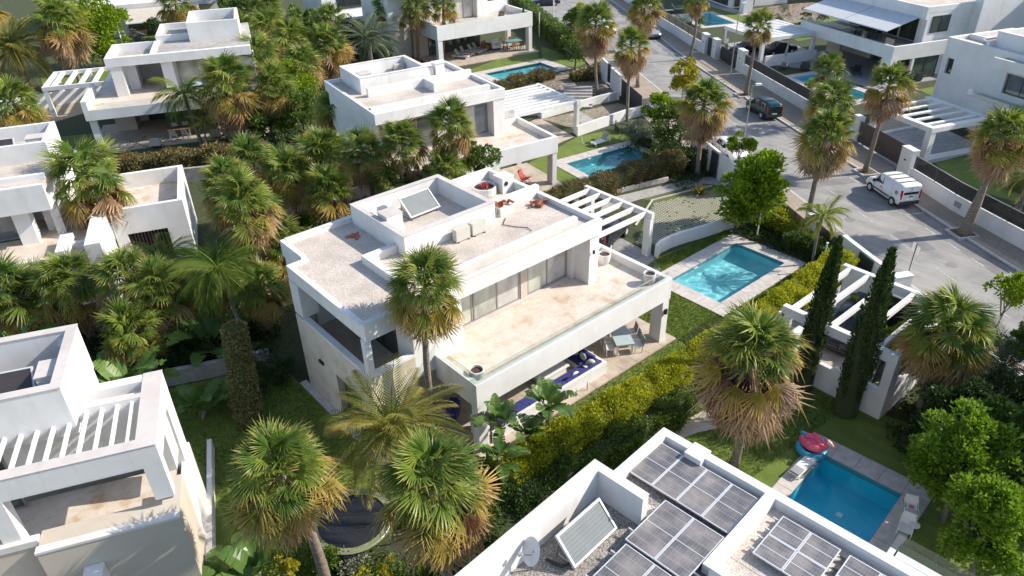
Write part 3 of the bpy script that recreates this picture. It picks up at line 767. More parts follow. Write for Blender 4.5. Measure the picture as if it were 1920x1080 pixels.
def pillar(label, s, off, w, d, h, name='gate_pillar', light=False):
    (x, y), a = road(s, off)
    t = thing(name, label, 'pillar', (x, y, 0), a)
    bx('shaft', 'white', t, (-w / 2, w / 2, -d / 2, d / 2, -0.1, h))
    bx('cap_stone', 'white', t, (-w / 2 - .02, w / 2 + .02, -d / 2 - .02, d / 2 + .02, h, h + .06))
    if light: bx('wall_light', 'black', t, (-.1, .1, d / 2, d / 2 + .05, h * .62, h * .62 + .1))
wo = wall_off
# near right: wall and see-through screen beside the white van
seg_wall('long white garden wall behind the white van, dark screen on top', 8.0, 43.0, wo, 0.25, 1.25)
seg_fence('long dark screen fence on the white wall behind the van', 8.0, 42.9, lambda s: wo(s) + 0.18, 1.25, 2.3)
pillar('tall white gate pillar with a small black light just behind the van', 44.0, 7.0, 1.3, 0.6, 2.4, light=True)
seg_gate('dark brown slatted sliding gate between the van and the white pergola', 44.8, 51.6, 8.05, 0.15, 1.95, 'gate_brown', 9)
pillar('white gate pillar hidden behind the three stacked roadside palms', 52.2, 8.2, 0.9, 0.5, 2.2)
seg_wall('white garden wall beside the dark green car, dark fence on top', 53.0, 74.0, wo, 0.25, 1.2)
seg_fence('dark solid screen fence on the wall beside the narrow pool', 53.0, 73.9, lambda s: wo(s) + 0.16, 1.2, 2.25, 'charcoal')
pillar('white gate pillar left of the dark sliding gate, by the second lamp', 74.9, 8.35, 1.4, 0.6, 2.5, light=True)
seg_gate('charcoal sliding gate with an openwork top across the road', 75.7, 80.5, 8.3, 0.15, 2.1, 'charcoal', 6, True)
pillar('white pillar with letter slots between the openwork gate and the narrow door', 81.3, 7.9, 1.2, 0.6, 2.3, light=True)
seg_gate('narrow dark door between two white pillars across the road', 82.0, 83.1, 7.6, 0.15, 2.2, 'dark_frame', 2, name='garden_door')
pillar('white pillar at the end of the reed topped wall', 83.8, 7.5, 1.3, 0.6, 2.4, light=True)
seg_wall('white garden wall behind the silver car, reed screen on top', 84.6, 103.0, wo, 0.25, 1.3)
seg_fence('brown reed screen on the white wall behind the silver car', 84.6, 102.8, lambda s: wo(s) + 0.14, 1.3, 2.3, 'reed')
seg_wall('far white street wall left of the silver car at the photo top', 104.0, 140.0, wo, 0.25, 2.0)
seg_gate('tall dark gate in the far white street wall at the photo top', 108.0, 111.0, 6.4, 0.15, 2.1, 'gate_brown', 4)
# left side of the road
seg_wall('white wall with the black door panel left of the white parked car', 44.2, 52.5, -7.3, 0.25, 2.2)
seg_gate('black panel door in the white wall behind the big green tree', 47.5, 48.6, -7.42, 0.1, 2.1, 'dark_frame', 1, name='garden_door')
seg_fence('weathered reed screen between the big green tree and the leaning palm', 36.2, 43.6, -6.4, 0.0, 1.75, 'reed', 1.1)
seg_wall('low white kerb wall in front of the weathered reed screen', 36.6, 43.8, -5.9, 0.22, 0.75)
bx_ = None
pillar('white kinked wall end beside the pavement above the big tree', 43.2, -5.6, 1.3, 0.4, 1.1, name='wall_end')
pillar('white gate pillar beneath the lime feather palm', 36.2, -5.9, 0.6, 0.6, 2.1)
seg_gate('reddish brown mesh gate right of the white pillar by the lime palm', 33.6, 35.8, -5.75, 0.1, 1.7, 'gate_brown', 4)
seg_wall('white street wall running behind the two cypresses', 28.6, 33.4, -5.5, 0.3, 1.9)
pillar('white square wall end left of the small white street sign', 28.4, -5.1, 0.5, 1.1, 1.9, name='wall_end')
seg_gate('dark door in the white street wall behind the left cypress', 30.2, 31.5, -5.57, 0.1, 1.8, 'dark_frame', 1, name='garden_door')
seg_wall('white street wall and dark gate strip hidden beside the bushy palm', 10.0, 22.0, -5.6, 0.25, 1.5)
seg_gate('slate blue boarded sliding gate above the gravel drive', 63.6, 69.6, -7.6, 0.05, 1.9, 'charcoal', 14)
pillar('low white bollard block at the end of the slate boarded gate', 63.0, -6.9, 0.5, 0.7, 1.1, name='wall_end')
seg_wall('white wall between the slate gate and the narrow dark door', 69.8, 73.0, -7.75, 0.25, 2.2)
seg_gate('narrow dark door at the head of the garden steps', 73.1, 74.1, -7.7, 0.4, 2.4, 'dark_frame', 1, name='garden_door')
seg_wall('white wall left of the narrow door by the garden steps', 74.2, 76.6, -7.75, 0.25, 2.3)

# curved and straight low garden walls
def low_wall(label, pts, th, h0, h1, mat='white', name='garden_wall'):
    c = pts[len(pts) // 2]
    t = thing(name, label, 'wall', (c[0], c[1], 0))
    mb = MB(); n = len(pts)
    for i, p in enumerate(pts):
        a, b_ = pts[max(i - 1, 0)], pts[min(i + 1, n - 1)]
        d = math.hypot(b_[0] - a[0], b_[1] - a[1]); nx, ny = -(b_[1] - a[1]) / d * th / 2, (b_[0] - a[0]) / d * th / 2
        h = h0 + (h1 - h0) * i / (n - 1)
        mb.v += [(p[0] + nx - c[0], p[1] + ny - c[1], -0.1), (p[0] - nx - c[0], p[1] - ny - c[1], -0.1), (p[0] - nx - c[0], p[1] - ny - c[1], h), (p[0] + nx - c[0], p[1] + ny - c[1], h)]
    for i in range(n - 1):
        for j in range(4): mb.f.append((4 * i + j, 4 * i + (j + 1) % 4, 4 * i + 4 + (j + 1) % 4, 4 * i + 4 + j))
    mb.f += [(3, 2, 1, 0), (4 * n - 4, 4 * n - 3, 4 * n - 2, 4 * n - 1)]
    mb.build('wall', mat, t)
    return t
low_wall('low curved white wall between the grass paver drive and the pool lawn', [(34.3, 25.9), (35.0, 26.15), (36.0, 26.15), (37.2, 25.95), (38.6, 25.6), (40.0, 25.3), (41.6, 25.0)], 0.22, 0.9, 0.9)
low_wall('low white wall right of the gravel drive behind the white lounger', [(46.6, 45.4), (50.0, 45.4), (53.0, 45.4), (55.6, 45.0), (57.0, 44.0)], 0.25, 0.95, 0.95)
low_wall('low white wall left of the gravel drive below the garden steps', [(47.5, 51.2), (51.0, 51.0), (54.5, 50.6), (57.4, 50.0)], 0.25, 0.6, 0.9)
low_wall('thin pale edging along the grass paver drive', [(36.8, 29.8), (40.9, 31.7), (44.0, 30.9), (46.3, 30.2)], 0.14, 0.08, 0.08, 'coping')
low_wall('thin pale edging beside the brown hedge path', [(39.6, 34.5), (42.0, 33.9), (44.6, 33.2)], 0.16, 0.35, 0.35, 'cap')
low_wall('grey retaining wall between the banana plants and the dark lawn', [(5.6, 34.4), (7.2, 33.7), (8.8, 33.1), (10.4, 32.5)], 0.3, 0.9, 0.9, 'concrete')
low_wall('pale retaining wall below the long hedge of the terrace house', [(13.0, 62.0), (16.0, 60.2), (18.6, 58.8), (21.0, 57.0)], 0.3, 1.2, 1.2, 'concrete')
low_wall('white garden wall in front of the left palms, below the terrace house', [(-1.0, 45.0), (3.0, 44.3), (6.0, 43.6)], 0.3, 1.0, 1.0)
low_wall('grey wall in the shade behind the pair of palms left of the villa', [(18.0, 47.8), (21.0, 46.9), (24.0, 46.2), (26.5, 45.5)], 0.25, 1.6, 1.6)
low_wall('pale wall along the drive behind the far pergola', [(3.0, 92.0), (12.0, 91.0), (21.0, 89.4), (30.0, 88.4)], 0.25, 1.4, 1.4)
# garden steps
t = thing('garden_steps', 'grey stone garden steps rising to the narrow dark door', 'steps', (54.2, 52.8, 0), R(44))
for i in range(7): bx('step', 'concrete', t, (-2.6 + i * 0.62, -2.6 + (i + 1) * 0.62, -1.5, 1.5, -0.1, 0.12 + i * 0.14))
# ------------------------------------------------------------------ building helpers
SPLIT = {'porch_pillar', 'column', 'corner_pillar', 'pillar', 'stone_wall', 'rear_wall', 'ground_wall', 'porch_wall', 'upper_wall', 'upstand', 'side_wall', 'inner_wall', 'terrace_floor', 'balcony_floor', 'slatted_blind', 'wall', 'roof', 'porch_ceiling'}
class House:
    def __init__(s, name, label, cat, o, ang=0.0, shift=(0, 0)):
        s.r = thing(name, label, cat, (o[0], o[1], 0), R(ang)); s.o = o; s.a = R(ang); s.s = shift
    def B(s, name, mat, *boxes, parent=None, label=None, kind=None):
        if parent is None and len(boxes) > 1 and name in SPLIT:
            for b in boxes: o = s.B(name, mat, b, label=label)
            return o
        mb = MB()
        for b in boxes: mb.box(b[0] - s.s[0], b[1] - s.s[0], b[2] - s.s[1], b[3] - s.s[1], b[4], b[5])
        return mb.build(name, mat, parent or s.r, label=label, kind=kind)
    def P(s, x, y, z=0.0):                      # local to world
        q = loc2w(s.o, s.a, (x - s.s[0], y - s.s[1])); return (q[0], q[1], z)
    def wall(s, name, mat, ax, p0, p1, a0, a1, z0, z1, ops=()):
        A = sorted({a0, a1, *[v for o in ops for v in o[:2]]}); boxes = []
        for i in range(len(A) - 1):
            zc = [z0]
            for o in sorted(ops, key=lambda o: o[2]):
                if o[0] <= A[i] and o[1] >= A[i + 1]: zc += [o[2], o[3]]
            zc.append(z1)
            for k in range(0, len(zc), 2):
                if zc[k + 1] - zc[k] > 1e-4:
                    boxes.append((A[i], A[i + 1], p0, p1, zc[k], zc[k + 1]) if ax == 'y' else (p0, p1, A[i], A[i + 1], zc[k], zc[k + 1]))
        return s.B(name, mat, *boxes)
    def win(s, ax, p, a0, a1, z0, z1, n=2, g='glass_dark', f='dark_frame', fw=0.06, name='window', dep=0.06):
        q = lambda u0, u1, d0, d1, w0, w1: (u0, u1, p - d1, p - d0, w0, w1) if ax == 'y' else (p - d1, p - d0, u0, u1, w0, w1)
        bs = [q(a0, a1, 0.0, dep, z0, z0 + fw), q(a0, a1, 0.0, dep, z1 - fw, z1)]
        for i in range(n + 1):
            c = a0 + (a1 - a0) * i / n
            c0 = min(max(c - fw / 2, a0), a1 - fw)
            bs.append(q(c0, c0 + fw, 0.0, dep * 0.98, z0 + fw, z1 - fw))
        w = s.B(name, f, *bs)
        for i in range(n):
            b0, b1 = a0 + (a1 - a0) * i / n, a0 + (a1 - a0) * (i + 1) / n
            gg = g if isinstance(g, str) else g[i % len(g)]
            s.B('pane', gg, q(b0 + fw * .5, b1 - fw * .5, 0.012, 0.03, z0 + fw, z1 - fw), parent=w)
        return w
    def roof(s, x0, x1, y0, y1, zg, zp, th=0.25, mat='gravel', under=0.45, cap='cap', name='roof', sides='lrfb'):
        r = s.B(name, mat, (x0 + th, x1 - th, y0 + th, y1 - th, zg - under, zg))
        w = []
        if 'f' in sides: w.append((x0, x1, y0, y0 + th, zg - under, zp))
        if 'b' in sides: w.append((x0, x1, y1 - th, y1, zg - under, zp))
        ya, yb = (y0 + th if 'f' in sides else y0), (y1 - th if 'b' in sides else y1)
        if 'l' in sides: w.append((x0, x0 + th, ya, yb, zg - under, zp))
        if 'r' in sides: w.append((x1 - th, x1, ya, yb, zg - under, zp))
        s.B('parapet', 'white', *w)
        return r
    def box_room(s, name, x0, x1, y0, y1, z0, z1, zf, th=0.25, mat='white', floor='gravel', cap=None):
        """open-topped roof enclosure"""
        s.B(name, mat, (x0, x1, y0, y0 + th, z0, z1), (x0, x1, y1 - th, y1, z0, z1), (x0, x0 + th, y0 + th, y1 - th, z0, z1), (x1 - th, x1, y0 + th, y1 - th, z0, z1))
        s.B('roof_floor', floor, (x0 + th, x1 - th, y0 + th, y1 - th, z0, zf))
        if cap:
            e = 0.03
            s.B('coping', cap, (x0 - e, x1 + e, y0 - e, y0 + th + e, z1, z1 + .03), (x0 - e, x1 + e, y1 - th - e, y1 + e, z1, z1 + .03), (x0 - e, x0 + th + e, y0 + th + e, y1 - th - e, z1, z1 + .03), (x1 - th - e, x1 + e, y0 + th + e, y1 - th - e, z1, z1 + .03))
def ac_unit(label, P, rz=0.0, group='air conditioning units on the roofs'):
    t = thing('air_conditioner', label, 'air conditioner', P, rz, group)
    bx('casing', 'ac_white', t, (-.42, .42, -.17, .17, .06, .68))
    bx('foot', 'charcoal', t, (-.35, -.28, -.2, .2, 0, .06), (.28, .35, -.2, .2, 0, .06))
    MB().lathe([(.24, 0), (.24, .015)], 16).build('fan_grille', 'charcoal', t, ).matrix_local = Matrix.Translation((-.1, .185, .37)) @ Matrix.Rotation(R(90), 4, 'X')
    for k in range(5): bx('louvre', 'cap', t, (-.36, .36, -.176, -.17, .16 + k * .1, .175 + k * .1))
    return t
def solar_thermal(label, P, rz, w, l, tilt, mat='thermal', feet=True):
    t = thing('solar_water_panel', label, 'solar panel', P, rz)
    c, s_ = math.cos(tilt), math.sin(tilt)
    f = lambda x, y, n: (x, y * c - n * s_, y * s_ + n * c + 0.15)
    mb = MB()
    for a in ((-w / 2, w / 2, 0, .06), (-w / 2, w / 2, l - .06, l)): mb.hexa([f(a[0], a[2], 0), f(a[1], a[2], 0), f(a[1], a[3], 0), f(a[0], a[3], 0), f(a[0], a[2], .1), f(a[1], a[2], .1), f(a[1], a[3], .1), f(a[0], a[3], .1)])
    for a in ((-w / 2, -w / 2 + .06, .06, l - .06), (w / 2 - .06, w / 2, .06, l - .06)): mb.hexa([f(a[0], a[2], 0), f(a[1], a[2], 0), f(a[1], a[3], 0), f(a[0], a[3], 0), f(a[0], a[2], .1), f(a[1], a[2], .1), f(a[1], a[3], .1), f(a[0], a[3], .1)])
    mb.build('frame', 'alu', t)
    n = 8
    g = MB()
    for i in range(n):
        y0, y1 = .06 + (l - .12) * i / n + .0015, .06 + (l - .12) * (i + 1) / n - .0015
        g.hexa([f(-w / 2 + .06, y0, .02), f(w / 2 - .06, y0, .02), f(w / 2 - .06, y1, .02), f(-w / 2 + .06, y1, .02), f(-w / 2 + .06, y0, .07), f(w / 2 - .06, y0, .07), f(w / 2 - .06, y1, .074), f(-w / 2 + .06, y1, .074)])
    me = g.mesh('absorber', mat); uvify(me, n); link('absorber', me, t)
    for sx in (-w / 2 + .12, w / 2 - .12):
        MB().bar((sx, l * c, 0), f(sx, l - .1, 0), .05, .05, (1, 0, 0)).build('strut', 'steel', t)
        MB().bar((sx, 0, .05), (sx, l * c, .05), .05, .05).build('base_rail', 'steel', t)
    return t
def uvify(me, n):
    uv = me.uv_layers.new(name='UVMap'); k = len(me.polygons)
    d = np.zeros((len(me.loops), 2)); i = 0
    for p in me.polygons:
        b = p.index // 6
        for j, q in enumerate(((0, 0), (1, 0), (1, 1), (0, 1))): d[i + j] = (q[0], (b + q[1]) / n)
        i += 4
    uv.data.foreach_set('uv', d.ravel())
def pv_array(label, P, rz, nx, ny, w, l, tilt=0.0, skip=()):
    """nx by ny modules, each w along x and l along y, lying on rails"""
    t = thing('solar_panel_array', label, 'solar panels', P, rz, 'solar panel arrays on the near roof')
    me = MB().box(0, w - .02, 0, l - .02, 0, .035).mesh('solar_module', 'pv')
    uv = me.uv_layers.new(name='UVMap')
    d = [];
    for p in me.polygons: d += [(0, 0), (1, 0), (1, 1), (0, 1)]
    uv.data.foreach_set('uv', np.array(d, float).ravel())
    fr = MB(); a, b_, e = w - .02, l - .02, .028
    fr.box(-.004, a + .004, -.004, e, -.01, .045); fr.box(-.004, a + .004, b_ - e, b_ + .004, -.01, .045); fr.box(-.004, e, e, b_ - e, -.01, .045); fr.box(a - e, a + .004, e, b_ - e, -.01, .045)
    fr.box(a / 2 - .012, a / 2 + .012, e, b_ - e, .036, .041)
    fme = fr.mesh('module_frame', 'alu')
    for i in range(nx):
        for j in range(ny):
            if (i, j) in skip: continue
            m_ = link('solar_module', me, t, (i * w, j * l, .12)); link('module_frame', fme, m_)
    for i in range(nx):
        for fx in (.22, .78):
            x = (i + fx) * w
            MB().box(x - .02, x + .02, -.22, ny * l + .18, .05, .105).build('rail', 'alu', t)
            bx('rail_foot', 'alu', t, (x - .05, x + .05, -.2, -.1, 0, .05), (x - .05, x + .05, ny * l, ny * l + .1, 0, .05))
    return t
def balus(h, name, *boxes): return h.B(name, 'balustrade', *boxes)
def planter(label, P, r=0.33, hgt=0.62, group='round white planters on the villa terrace'):
    t = thing('planter', label, 'planter', P, 0, group)
    MB().lathe([(r * .72, 0), (r * .9, hgt * .3), (r, hgt * .8), (r, hgt), (r - .05, hgt), (r - .06, hgt - .1)], 24, close=False).build('pot', 'pot', t, smooth=False)
    MB().lathe([(r - .055, hgt - .12), (0.01, hgt - .09)], 24, close=False).build('earth', 'dark_soil', t)
    return t

# ------------------------------------------------------------------ main villa
A = House('main_villa', 'large white flat roofed villa in the centre with a wide tan terrace', 'villa', (14.4, 19.6), 0, (14.4, 19.6))
A.wall('stone_wall', 'limestone', 'x', 11.1, 11.45, 22.6, 29.4, 0, 4.42, [(23.75, 26.0, 0.45, 2.7)])
A.B('stone_wall', 'limestone', (11.45, 13.4, 22.6, 22.95, 0, 4.42))
A.B('stone_wall', 'limestone', (13.05, 13.4, 22.95, 24.4, 0, 3.3), (13.4, 16.0, 24.1, 24.4, 0, 3.3), (11.45, 12.3, 29.05, 29.4, 0, 4.42))
A.B('window_reveal', 'limestone', (11.45, 11.75, 23.6, 26.2, 0.3, 2.9))
A.win('x', 11.45, 23.8, 25.95, 0.48, 2.67, 2, ['glass_blue', 'glass_dark'], 'dark_frame', .06)
A.B('window_sill', 'cap', (10.98, 11.44, 23.7, 26.05, 0.38, 0.45))
A.B('plinth_path', 'coping', (10.72, 11.08, 22.0, 29.8, 0.0, 0.10))
for i in range(5): A.B('stone_course', 'limestone', (11.085, 11.1, 22.62, 23.7, 0.5 + i * .78, 0.51 + i * .78))
A.B('parapet', 'white', (11.08, 11.38, 22.58, 28.5, 4.42, 4.56), (11.38, 13.42, 22.58, 22.88, 4.42, 4.56))
A.B('balcony_floor', 'tile_tan', (11.45, 13.4, 22.95, 29.05, 3.3, 3.55), (13.4, 16.0, 24.4, 29.05, 3.3, 3.55))
A.B('corner_pillar', 'white', (11.09, 11.39, 22.59, 22.89, 4.56, 6.35))
A.B('upper_wall', 'white', (13.4, 16.0, 22.6, 22.9, 3.2, 6.35), (13.4, 13.7, 22.9, 28.4, 3.55, 6.35), (11.1, 11.95, 28.5, 29.38, 4.56, 6.35), (11.95, 13.4, 28.9, 29.2, 3.55, 6.35))
A.win('x', 13.4, 24.0, 27.6, 3.6, 5.9, 3, 'glass_dark')
A.B('upper_wall', 'white', (15.98, 16.3, 22.9, 30.9, 3.55, 6.35), (16.3, 24.1, 24.0, 24.3, 3.55, 6.35), (24.38, 25.05, 22.6, 30.6, 3.4, 6.35), (24.1, 24.38, 23.6, 30.6, 3.4, 6.35), (12.0, 15.98, 29.4, 31.6, 0, 6.35), (15.98, 24.1, 30.9, 31.4, 0, 6.35), (13.7, 15.98, 28.4, 29.4, 3.55, 6.35))
for a0, a1, n in ((16.4, 17.7, 1), (17.75, 20.75, 2), (21.25, 24.05, 2)):
    A.win('y', 24.0, a0, a1, 3.62, 6.0, n, ['glass_pale', 'glass_curtain'], 'frame_grey', .085, 'sliding_window')
A.B('window_pier', 'beige', (20.78, 21.22, 23.9, 23.99, 3.56, 6.3))
A.B('shutter_box', 'frame_grey', (16.35, 24.08, 23.88, 23.985, 6.02, 6.33))
A.B('door_step', 'cap', (16.3, 24.08, 23.7, 23.97, 3.56, 3.62))
# roof with gravel, upstands and the raised enclosure
A.B('roof', 'gravel', (11.4, 24.85, 22.75, 29.3, 6.4, 6.95), (12.2, 24.85, 29.3, 31.45, 6.4, 6.95))
A.B('parapet', 'white', (11.15, 25.1, 22.5, 22.75, 6.36, 7.2), (11.15, 11.4, 22.75, 29.45, 6.36, 7.06), (11.4, 12.2, 29.2, 29.45, 6.36, 7.07), (11.95, 12.2, 29.45, 31.7, 6.36, 7.2), (12.2, 25.1, 31.45, 31.7, 6.36, 7.2), (24.85, 25.1, 22.75, 31.45, 6.36, 7.2))
A.B('coping', 'white_worn', (11.13, 25.12, 22.48, 22.77, 7.2, 7.225), (24.83, 25.12, 22.77, 31.72, 7.2, 7.225), (12.2, 24.83, 31.43, 31.72, 7.2, 7.225))
A.B('upstand', 'white_worn', (13.95, 14.25, 25.0, 27.35, 6.9, 7.38), (14.25, 15.75, 27.05, 27.35, 6.9, 7.38), (13.95, 24.1, 23.25, 23.55, 6.9, 7.38), (13.95, 14.25, 23.55, 25.0, 6.9, 7.38))
A.box_room('roof_enclosure', 15.78, 21.3, 26.4, 31.3, 6.9, 8.02, 7.05, .26, 'white', 'gravel', 'cap')
A.B('upstand', 'white', (21.3, 25.0, 27.1, 27.4, 6.9, 7.62), (24.55, 24.82, 27.4, 30.9, 6.9, 7.45), (21.3, 24.82, 30.9, 31.15, 6.9, 7.5))
t = thing('chimney_stack', 'white box chimney on the left wall of the raised roof enclosure', 'chimney', A.P(16.55, 28.75, 7.05))
bx('shaft', 'white', t, (-.45, .45, -.42, .42, 0, 1.18)); bx('cap_stone', 'cap', t, (-.48, .48, -.45, .45, 1.18, 1.22)); bx('cowl', 'steel', t, (-.25, .2, .5, .8, .8, 1.25))
t = thing('chimney_stack', 'short white vented chimney beside the round roof planter', 'chimney', A.P(24.15, 29.1, 6.95))
bx('shaft', 'white', t, (-.4, .4, -.4, .4, 0, .85)); bx('cap_stone', 'white', t, (-.43, .43, -.43, .43, .85, .9)); MB().lathe([(.13, 0), (.13, .03)], 14).build('vent', 'charcoal', t).matrix_local = Matrix.Translation((-.15, -.4, .55)) @ Matrix.Rotation(R(90), 4, 'X')
solar_thermal('pale tilted solar water panel inside the main villa roof enclosure', A.P(18.95, 29.25, 7.05), R(2), 1.9, 1.25, R(38), 'thermal')
ac_unit('left one of two boxy units beside the main villa roof enclosure', A.P(18.8, 26.0, 6.95))
ac_unit('right one of two boxy units beside the main villa roof enclosure', A.P(19.8, 26.0, 6.95))
def pile(label, P, n, sp, name='tile_pile', flat=0.16):
    t = thing(name, label, 'roof tiles', P); rg = random.Random(n)
    for i in range(n):
        mb = MB(); r_ = .09
        for k in range(7):
            a = math.pi * k / 6
            for y in (-.2, .2): mb.v.append((r_ * math.cos(a), y, r_ * math.sin(a)))
        for k in range(6): mb.f.append((2 * k, 2 * k + 1, 2 * k + 3, 2 * k + 2))
        mb.build('roof_tile', 'terracotta', t).matrix_local = Matrix.Translation((rg.uniform(-sp, sp), rg.uniform(-.25, .25), rg.uniform(0, flat))) @ Matrix.Rotation(rg.uniform(0, 3.1), 4, 'Z') @ Matrix.Rotation(rg.uniform(-.5, .5), 4, 'X')
pile('stacked curved terracotta tiles on a pedestal beside the roof cable', A.P(22.25, 26.85, 7.45), 12, .42)
pile('loose heap of broken terracotta tiles near the pergola edge of the roof', A.P(24.25, 26.3, 6.97), 14, .42)
pile('small dull red scrap of tiles in the shade on the left roof', A.P(15.0, 29.9, 6.95), 6, .3, 'tile_scrap', .05)
t = thing('tile_pedestal', 'low white pedestal with a striped vent under the stacked tiles', 'pedestal', A.P(22.25, 26.85, 6.95))
bx('block', 'white', t, (-.45, .45, -.3, .3, 0, .48)); bx('vent_slat', 'charcoal', t, (-.456, -.45, -.18, -.12, .05, .42), (-.456, -.45, -.05, .01, .05, .42), (-.456, -.45, .08, .14, .05, .42))
t = thing('roof_planter', 'round white roof planter with a spiky red plant', 'planter', A.P(23.0, 29.4, 6.95))
MB().lathe([(.62, 0), (.68, .1), (.68, .5), (.58, .5), (.56, .42)], 20, close=False).build('pot', 'pot', t); MB().lathe([(.57, .42), (.01, .45)], 20, close=False).build('earth', 'dark_soil', t)
mb = MB()
for i in range(46):
    a, e = random.uniform(0, 6.3), random.uniform(.3, 1.3); l = random.uniform(.25, .5); x, y = random.uniform(-.25, .25), random.uniform(-.25, .25)
    d = Vector((math.cos(a) * math.cos(e), math.sin(a) * math.cos(e), math.sin(e))); n_ = d.cross(Vector((0, 0, 1))).normalized() * .035
    p = Vector((x, y, .42)); k = len(mb.v); mb.v += [tuple(p - n_), tuple(p + n_), tuple(p + d * l)]; mb.f.append((k, k + 1, k + 2))
mb.build('spiky_leaves', 'red', t)
tag(MB().tube([(21.9 + 0, 26.3, 6.99), (21.3, 25.8, 6.99), (21.6, 25.2, 6.99), (22.0, 24.7, 6.99), (21.9, 24.3, 6.99)], .02, 5).build('roof_cable', 'black'), 'black cable snaking over the gravel from the tile pedestal', 'cable')
tag(MB().tube([(19.9, 22.98, 6.99), (21.0, 22.95, 6.99), (21.8, 23.02, 6.99), (22.6, 22.95, 6.99), (23.4, 23.0, 6.99)], .025, 5).build('roof_cable', 'black'), 'black cable lying in the gutter behind the front fascia', 'cable')
tag(MB().lathe([(.12, 0), (.12, .1), (.02, .14)], 12).build('roof_drain', 'charcoal'), 'small dark roof drain in the gutter above the palm', 'drain').location = (16.1, 22.98, 6.95)
tag(MB().lathe([(.3, 0), (.22, .07), (.05, .1)], 12).build('roof_drain', 'charcoal'), 'dark leaf guard lying on the gravel below the air conditioners', 'drain').location = (16.3, 25.0, 6.95)
# front terrace
A.B('terrace_floor', 'travertine', (14.7, 27.3, 19.85, 24.0, 3.3, 3.55), (25.05, 27.3, 24.0, 24.45, 3.3, 3.55))
A.B('terrace_beam', 'white', (14.43, 27.55, 19.6, 19.85, 2.72, 4.0), (14.43, 14.7, 19.85, 22.6, 2.72, 4.0), (27.3, 27.55, 19.85, 25.6, 2.72, 4.0), (25.05, 27.3, 24.45, 24.7, 2.72, 4.0))
A.B('terrace_ceiling', 'white', (14.7, 27.3, 19.85, 24.1, 3.1, 3.3))
A.B('terrace_side_floor', 'tile_tan', (25.05, 27.3, 24.7, 26.6, 3.1, 3.3))
A.B('parapet', 'white', (25.05, 27.55, 26.6, 26.8, 3.1, 4.0), (27.3, 27.55, 25.6, 26.6, 3.0, 4.0))
A.B('frosted_screen', 'glass_curtain', (25.1, 27.28, 24.85, 24.88, 3.3, 4.5))
A.B('porch_pillar', 'white', (14.45, 14.95, 19.62, 20.05, 0, 2.72), (27.0, 27.5, 19.62, 20.35, 0, 2.72), (27.0, 27.5, 25.1, 25.58, 0, 2.72))
A.B('glass_balustrade', 'balustrade', (14.55, 20.9, 19.68, 19.695, 4.0, 4.5), (20.92, 27.28, 19.68, 19.695, 4.0, 4.5), (14.52, 14.535, 19.7, 22.58, 4.0, 4.5))
A.B('handrail', 'alu', (14.515, 27.28, 19.677, 19.7, 4.5, 4.515), (14.515, 14.54, 19.7, 22.58, 4.5, 4.515))
A.B('wall_lamp', 'black', (27.15, 27.3, 19.5, 19.6, 1.9, 2.2)); A.B('wall_lamp', 'black', (24.5, 24.62, 22.44, 22.5, 5.4, 5.6)); A.B('wall_lamp', 'black', (11.0, 11.08, 27.1, 27.5, 2.6, 2.75))
A.B('porch_floor', 'tile_tan', (14.3, 28.0, 19.25, 24.1, 0.0, 0.09))
for i in range(13):
    for j in range(2): A.B('floor_tile', 'tile_tan', (14.3 + i * 1.05 + .01, 14.3 + (i + 1) * 1.05 - .01, 19.25 + j * 1.3 + .01, 19.25 + (j + 1) * 1.3 - .01, 0.09, 0.098 + random.uniform(0, .003)))
A.B('ground_wall', 'white', (16.0, 25.05, 24.1, 24.35, 0, 3.1), (24.8, 25.05, 24.35, 31.0, 0, 3.4))
A.win('y', 24.1, 17.0, 24.6, 0.1, 2.5, 4, 'glass_green', 'dark_frame', .07, 'patio_door')
A.B('kitchen_wall', 'white', (15.0, 15.2, 19.8, 21.0, 0.1, 1.15)); A.B('kitchen_counter', 'charcoal', (15.2, 15.8, 19.8, 21.0, 0.1, .95)); A.B('wall_vent', 'charcoal', (14.96, 15.0, 20.0, 20.8, .75, 1.05))
planter('round planter in the left corner of the villa terrace', A.P(15.05, 20.35, 3.55), .34, .62)
planter('round planter by the frosted screen on the villa terrace', A.P(26.65, 23.6, 3.55), .36, .62)
planter('round planter in the right front corner of the villa terrace', A.P(26.85, 20.55, 3.55), .33, .62)
